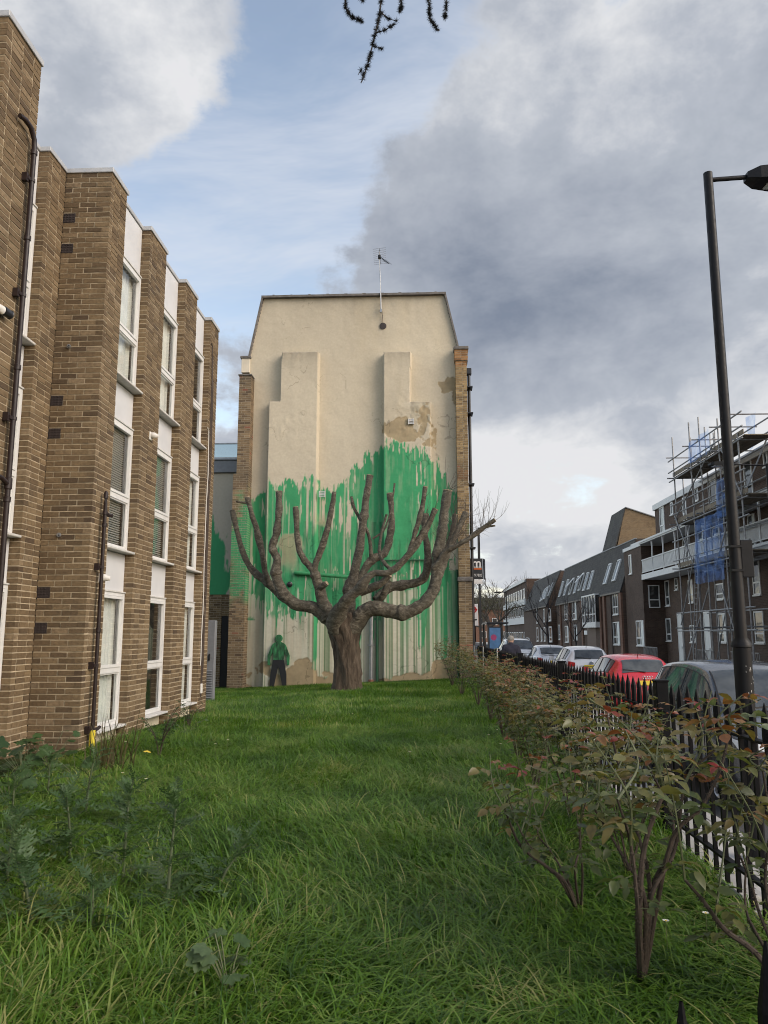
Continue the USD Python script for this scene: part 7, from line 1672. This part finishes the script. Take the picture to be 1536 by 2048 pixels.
def thistle(label, x, y, h, seed, n=15, L0=0.30, lean=(0, 0)):
    n = int(n * 2.2); h *= 0.9; L0 *= 0.88
    z = float(lawn_z(x, y)); T = Thing('thistle', label, 'thistle', (x, y, z)); r = np.random.default_rng(seed)
    top = np.array([x + lean[0], y + lean[1], z + h]); S = spline([np.array([x, y, z - .03]), np.array([x + lean[0] * .3, y + lean[1] * .3, z + h * .5]), top], 14); m = MB(); m.tube(S, np.linspace(.011, .005, 14), 7); T.part('stem', m, 'thistle_stem', smooth=50)
    for k in range(n):
        t = k / (n - 1); p = S[min(13, int((0.04 + 0.96 * t ** 0.8) * 13.5))]; a = k * 2.4 + r.normal(0, .6); L = L0 * (1.0 - .45 * t) * r.uniform(.55, 1.3); v, f = thistle_leaf(L, r); el = 0.10 + 0.9 * t ** 2 + r.normal(0, .25)
        d = np.array([math.cos(a) * math.cos(el), math.sin(a) * math.cos(el), math.sin(el)]); F = frame(d, np.array([0, 0, 1.0]) + r.normal(0, .15, 3)); m = MB(); m.add(p + v @ F, f, float(np.clip(r.normal(.45, .25), 0, 1))); T.part('leaf', m, 'thistle_leaf', tone=True)
def gxy(px_, py_): p = at_z(px_, py_, 0.07); return float(p[0]), float(p[1])
for k, (q, h, n, L0, ln, lb) in enumerate([((332, 1850), .66, 18, .34, (.0, .1), 'tall spiky thistle with a pale thick stem nearest the middle of the left plants'), ((243, 1800), .62, 17, .33, (-.02, .1), 'tall spiky thistle left of the tallest one'), ((140, 1740), .50, 15, .34, (-.05, 0), 'spiky thistle in the middle of the left edge plants'),
     ((62, 1880), .42, 14, .36, (-.1, 0), 'low spreading thistle at the lower left edge'), ((425, 1815), .36, 12, .30, (.16, .1), 'thistle leaning right into the grass'), ((20, 1690), .52, 15, .33, (0, 0), 'dark thistle at the left edge above the low one'), ((170, 1640), .55, 14, .28, (.05, 0), 'thistle standing in front of the pier foot'), ((95, 1600), .42, 12, .30, (0, 0), 'thistle behind the others near the flats'), ((250, 1655), .40, 12, .26, (.05, 0), 'small thistle right of the one before the pier foot'), ((180, 1890), .30, 12, .30, (0, 0), 'low thistle rosette below the tallest thistles'), ((10, 1800), .45, 13, .34, (.02, 0), 'thistle at the left edge between the dark and the low one')]):
    x, y = gxy(*q); thistle(lb, x, y, h, 200 + k, n, L0, ln)
def broad_leaf(L, r, lobes=7):
    a = np.linspace(-2.55, 2.55, 4 * lobes + 1); rr = L * (0.55 + 0.45 * np.cos(a / 2)) * (1 + 0.13 * np.cos(a * lobes * 1.23)); x = rr * np.cos(a) * .72 + .30 * L; y = rr * np.sin(a) * .72; z = -0.22 * (x * x + y * y) / L + .10 * np.abs(y) + .03 * L * np.sin(a * 5)
    v = np.vstack([[[0.08 * L, 0, .0]], np.stack([x, y, z], 1)]); f = [(0, k, k + 1) for k in range(1, len(a))]; return v, np.array(f)
def broad_plant(name, label, x, y, n, L, hmin, hmax, seed, spread=.18, mat='weed_leaf', tone0=.5):
    z = float(lawn_z(x, y)); T = Thing(name, label, 'plant', (x, y, z)); r = np.random.default_rng(seed)
    for k in range(n):
        a = r.uniform(0, 6.28); d = spread * math.sqrt(r.random()); p = np.array([x + d * math.cos(a), y + d * math.sin(a), z + r.uniform(hmin, hmax)]); m = MB(); m.tube(spline([np.array([x + .2 * d, y, z - .02]), (np.array([x, y, z]) + p) / 2 + [0, 0, .03], p], 7), .003, 4); 
        tilt = r.uniform(-.35, .5); dd = np.array([math.cos(a), math.sin(a), tilt]); F = frame(dd, np.array([0, -.35, 1.0]) + r.normal(0, .25, 3)); v, f = broad_leaf(L * r.uniform(.65, 1.15), r); q = MB(); q.add(p + v @ F, f, float(np.clip(r.normal(tone0, .25), 0, 1))); lp = T.part('leaf', q, mat, tone=True, smooth=True); T.part('leaf_stalk', m, 'green_stem', parent=lp)
x, y = gxy(455, 2010); broad_plant('mallow_plant', 'pale green broad leaved plant low in the foreground grass', x, y, 13, .075, .10, .26, 301, .15, tone0=.95)
for k, (q, n, L, h0, h1, lb) in enumerate([((30, 1560), 16, .13, .12, .45, 'broad leaved weeds at the left edge by the flats'), ((95, 1545), 14, .11, .10, .40, 'broad leaved weeds under the deep brick pier'), ((150, 1560), 10, .09, .08, .30, 'smaller broad weeds beside the yellow pipe sleeve'), ((15, 1620), 12, .12, .10, .35, 'broad weeds behind the dark thistle'), ((370, 1470), 9, .07, .05, .25, 'low weeds under the second ground floor window')]):
    x, y = gxy(*q); broad_plant('weed_clump', lb, max(x, -4.1), y, n, L, h0, h1, 310 + k, .3, tone0=.4)
x, y = gxy(214, 1545); z = float(lawn_z(x, y)); T = Thing('strap_leaf_clump', 'clump of dry brownish strap leaves beside the yellow pipe sleeve', 'plant', (x, y, z)); r = np.random.default_rng(320)
for k in range(56):
    m = MB(); a = r.uniform(0, 6.28); blade(m, (x + r.normal(0, .10), y + r.normal(0, .10), z - .02), a, abs(r.normal(.32, .2)), r.uniform(.35, .78), .016, r.uniform(.0, .5), r.random(), 4); T.part('leaf', m, 'strap_leaf', tone=True)
def shrub(label, x, y, h, seed, n=8, ls=.035, mat='weed_leaf', w=.22):
    z = float(lawn_z(x, y)); T = Thing('small_shrub', label, 'shrub', (x, y, z)); P = Plant(T, seed); r = P.rng; P.stalk = MB()
    for k in range(n):
        a = r.uniform(0, 6.28); e = np.array([x + w * math.cos(a), y + w * math.sin(a), z + h * r.uniform(.6, 1.0)]); S = spline([np.array([x, y, z - .02]), np.array([x, y, z]) + (e - [x, y, z]) * [.3, .3, .55], e], 10); m = MB(); m.tube(S, np.linspace(.008, .003, 10), 5); T.part('stem', m, 'rose_wood', smooth=50)
        for e2 in range(11): p = S[min(9, int(r.uniform(.3, 1) * 9.9))]; b = r.uniform(0, 6.28); P.compound(p, np.array([math.cos(b), math.sin(b), r.uniform(0, .5)]), ls, np.clip(r.normal(.35, .2), 0, 1))
    T.part('stalks', P.stalk, 'green_stem', kind='stuff'); P.finish(mat, 60)
x, y = gxy(318, 1518); shrub('small upright shrub in the grass before the second pier', x, y, .62, 330)
x, y = gxy(378, 1455); shrub('tiny shrub under the last ground floor window', x, y, .42, 331, 6, .03)
# daisies and a dandelion
for k, q in enumerate([(995, 1486), (1010, 1478), (978, 1500), (1002, 1520), (243, 1584), (290, 1600), (430, 1520), (455, 1512), (250, 1515), (705, 1445), (870, 1435), (585, 1420), (505, 1395), (820, 1540), (1415, 1885), (1335, 1902)]):
    x, y = gxy(*q); z = float(lawn_z(x, y)); hz = .16 if y < 12 else .10; T = Thing('daisy', ['white daisy in the grass left of the dense rose bushes', 'white daisy in the grass near the left hand thistles', 'white daisy in the middle of the lawn', 'white daisy in the grass below the nearest rose bush'][0 if k < 4 else 1 if k < 9 else 2 if k < 14 else 3], 'daisy', (x, y, z), group=['daisies by the roses', 'daisies by the thistles', 'daisies on the open lawn', 'daisies below the nearest rose'][0 if k < 4 else 1 if k < 9 else 2 if k < 14 else 3]); m = MB()
    for j in range(9): a = j * .698; m.add([(x, y, z + hz), (x + .016 * math.cos(a - .28), y + .016 * math.sin(a - .28), z + hz + .004), (x + .016 * math.cos(a + .28), y + .016 * math.sin(a + .28), z + hz + .004)], [[0, 1, 2]])
    T.part('petals', m, 'daisy_white'); m = MB(); m.lathe((x, y, z + hz), [(.006, 0), (.004, .004), (0, .005)], 8); T.part('centre', m, 'daisy_yellow'); m = MB(); m.tube([(x, y, z), (x, y, z + hz)], .0015, 4); T.part('stem', m, 'green_stem')
x, y = gxy(287, 1536); z = float(lawn_z(x, y)); T = Thing('fallen_leaf', 'pale yellow fallen leaf lying in the grass right of the strap leaves', 'leaf', (x, y, z)); v, f = broad_leaf(.07, GR); m = MB(); m.add(v + [x, y, z + .17], f, .9); T.part('blade', m, 'plate_yellow', smooth=True)

# ------------------------------------------------------------------ larch twigs hanging in at the top
LT = Thing('larch_branch', 'dark hanging larch twigs coming in at the top of the sky', 'branch', at_y(760, -60, 4.0)); r = np.random.default_rng(41); nd = MB()
def hang(pts, Y, rad, dens=1.0):
    P = np.array([at_y(px_, py_, Y + dy) for px_, py_, dy in pts]); S = spline(P, max(8, 5 * len(pts))); m = MB(); m.tube(S, np.linspace(rad, rad * .5, len(S)), 6); LT.part('twig', m, 'twig_dark', smooth=50)
    L = np.linalg.norm(np.diff(S, axis=0), axis=1).sum(); n = int(L / .016 * dens)
    for k in range(n):
        t = r.random() * (len(S) - 1.01); i = int(t); p = S[i] + (S[i + 1] - S[i]) * (t - i); ax = r.normal(0, 1, 3)
        for _ in range(34):
            d = ax * .5 + r.normal(0, 1, 3); d /= np.linalg.norm(d); q = p + d * r.uniform(.016, .032); s = np.cross(d, r.normal(0, 1, 3)); s /= np.linalg.norm(s); nd.add([p - s * .0017, p + s * .0017, q], [[0, 1, 2]])
        nd.lathe(p, [(.004, -.003), (.005, 0), (.003, .004)], 5, axis=ax)
hang([(764, -90, 0), (762, 0, 0), (755, 50, 0), (745, 90, 0), (735, 130, 0), (722, 166, 0)], 4.0, .006); hang([(760, 22, 0), (775, 36, .02), (794, 42, .03)], 4.0, .004); hang([(750, 66, 0), (770, 60, -.02), (786, 50, -.03)], 4.0, .004); hang([(746, 92, 0), (756, 95, .02), (766, 97, .02)], 4.0, .003)
hang([(690, -90, 0), (690, 0, 0), (696, 25, 0), (708, 36, 0), (724, 42, 0)], 4.1, .005, 1.2); hang([(701, -60, .1), (720, -5, .1), (726, 0, .1)], 4.1, .004); hang([(800, -90, .1), (803, 0, .1), (800, 22, .1)], 4.1, .004); hang([(858, -90, 0), (858, 0, 0), (860, 35, 0), (866, 48, 0), (877, 62, 0)], 4.2, .005, 1.2); hang([(893, -90, 0), (893, 0, 0), (890, 36, 0)], 4.2, .004); hang([(722, 140, 0), (716, 150, 0)], 4.0, .003)
LT.part('needles', nd, 'needle', kind='stuff')
pa = [at_y(690, -90, 4.1), at_y(764, -90, 4.0), at_y(858, -90, 4.2), at_y(893, -90, 4.2)]
m = MB(); m.tube(spline([pa[0] + [-.25, -.1, -.02], pa[0], pa[1] + [0, 0, .01], pa[2], pa[3], pa[3] + [.8, -.6, .35], pa[3] + [2.2, -2.4, .8], pa[3] + [4.0, -5.0, 1.2]], 50), np.linspace(.006, .07, 50), 8); LT.part('bough', m, 'twig_dark', smooth=50)
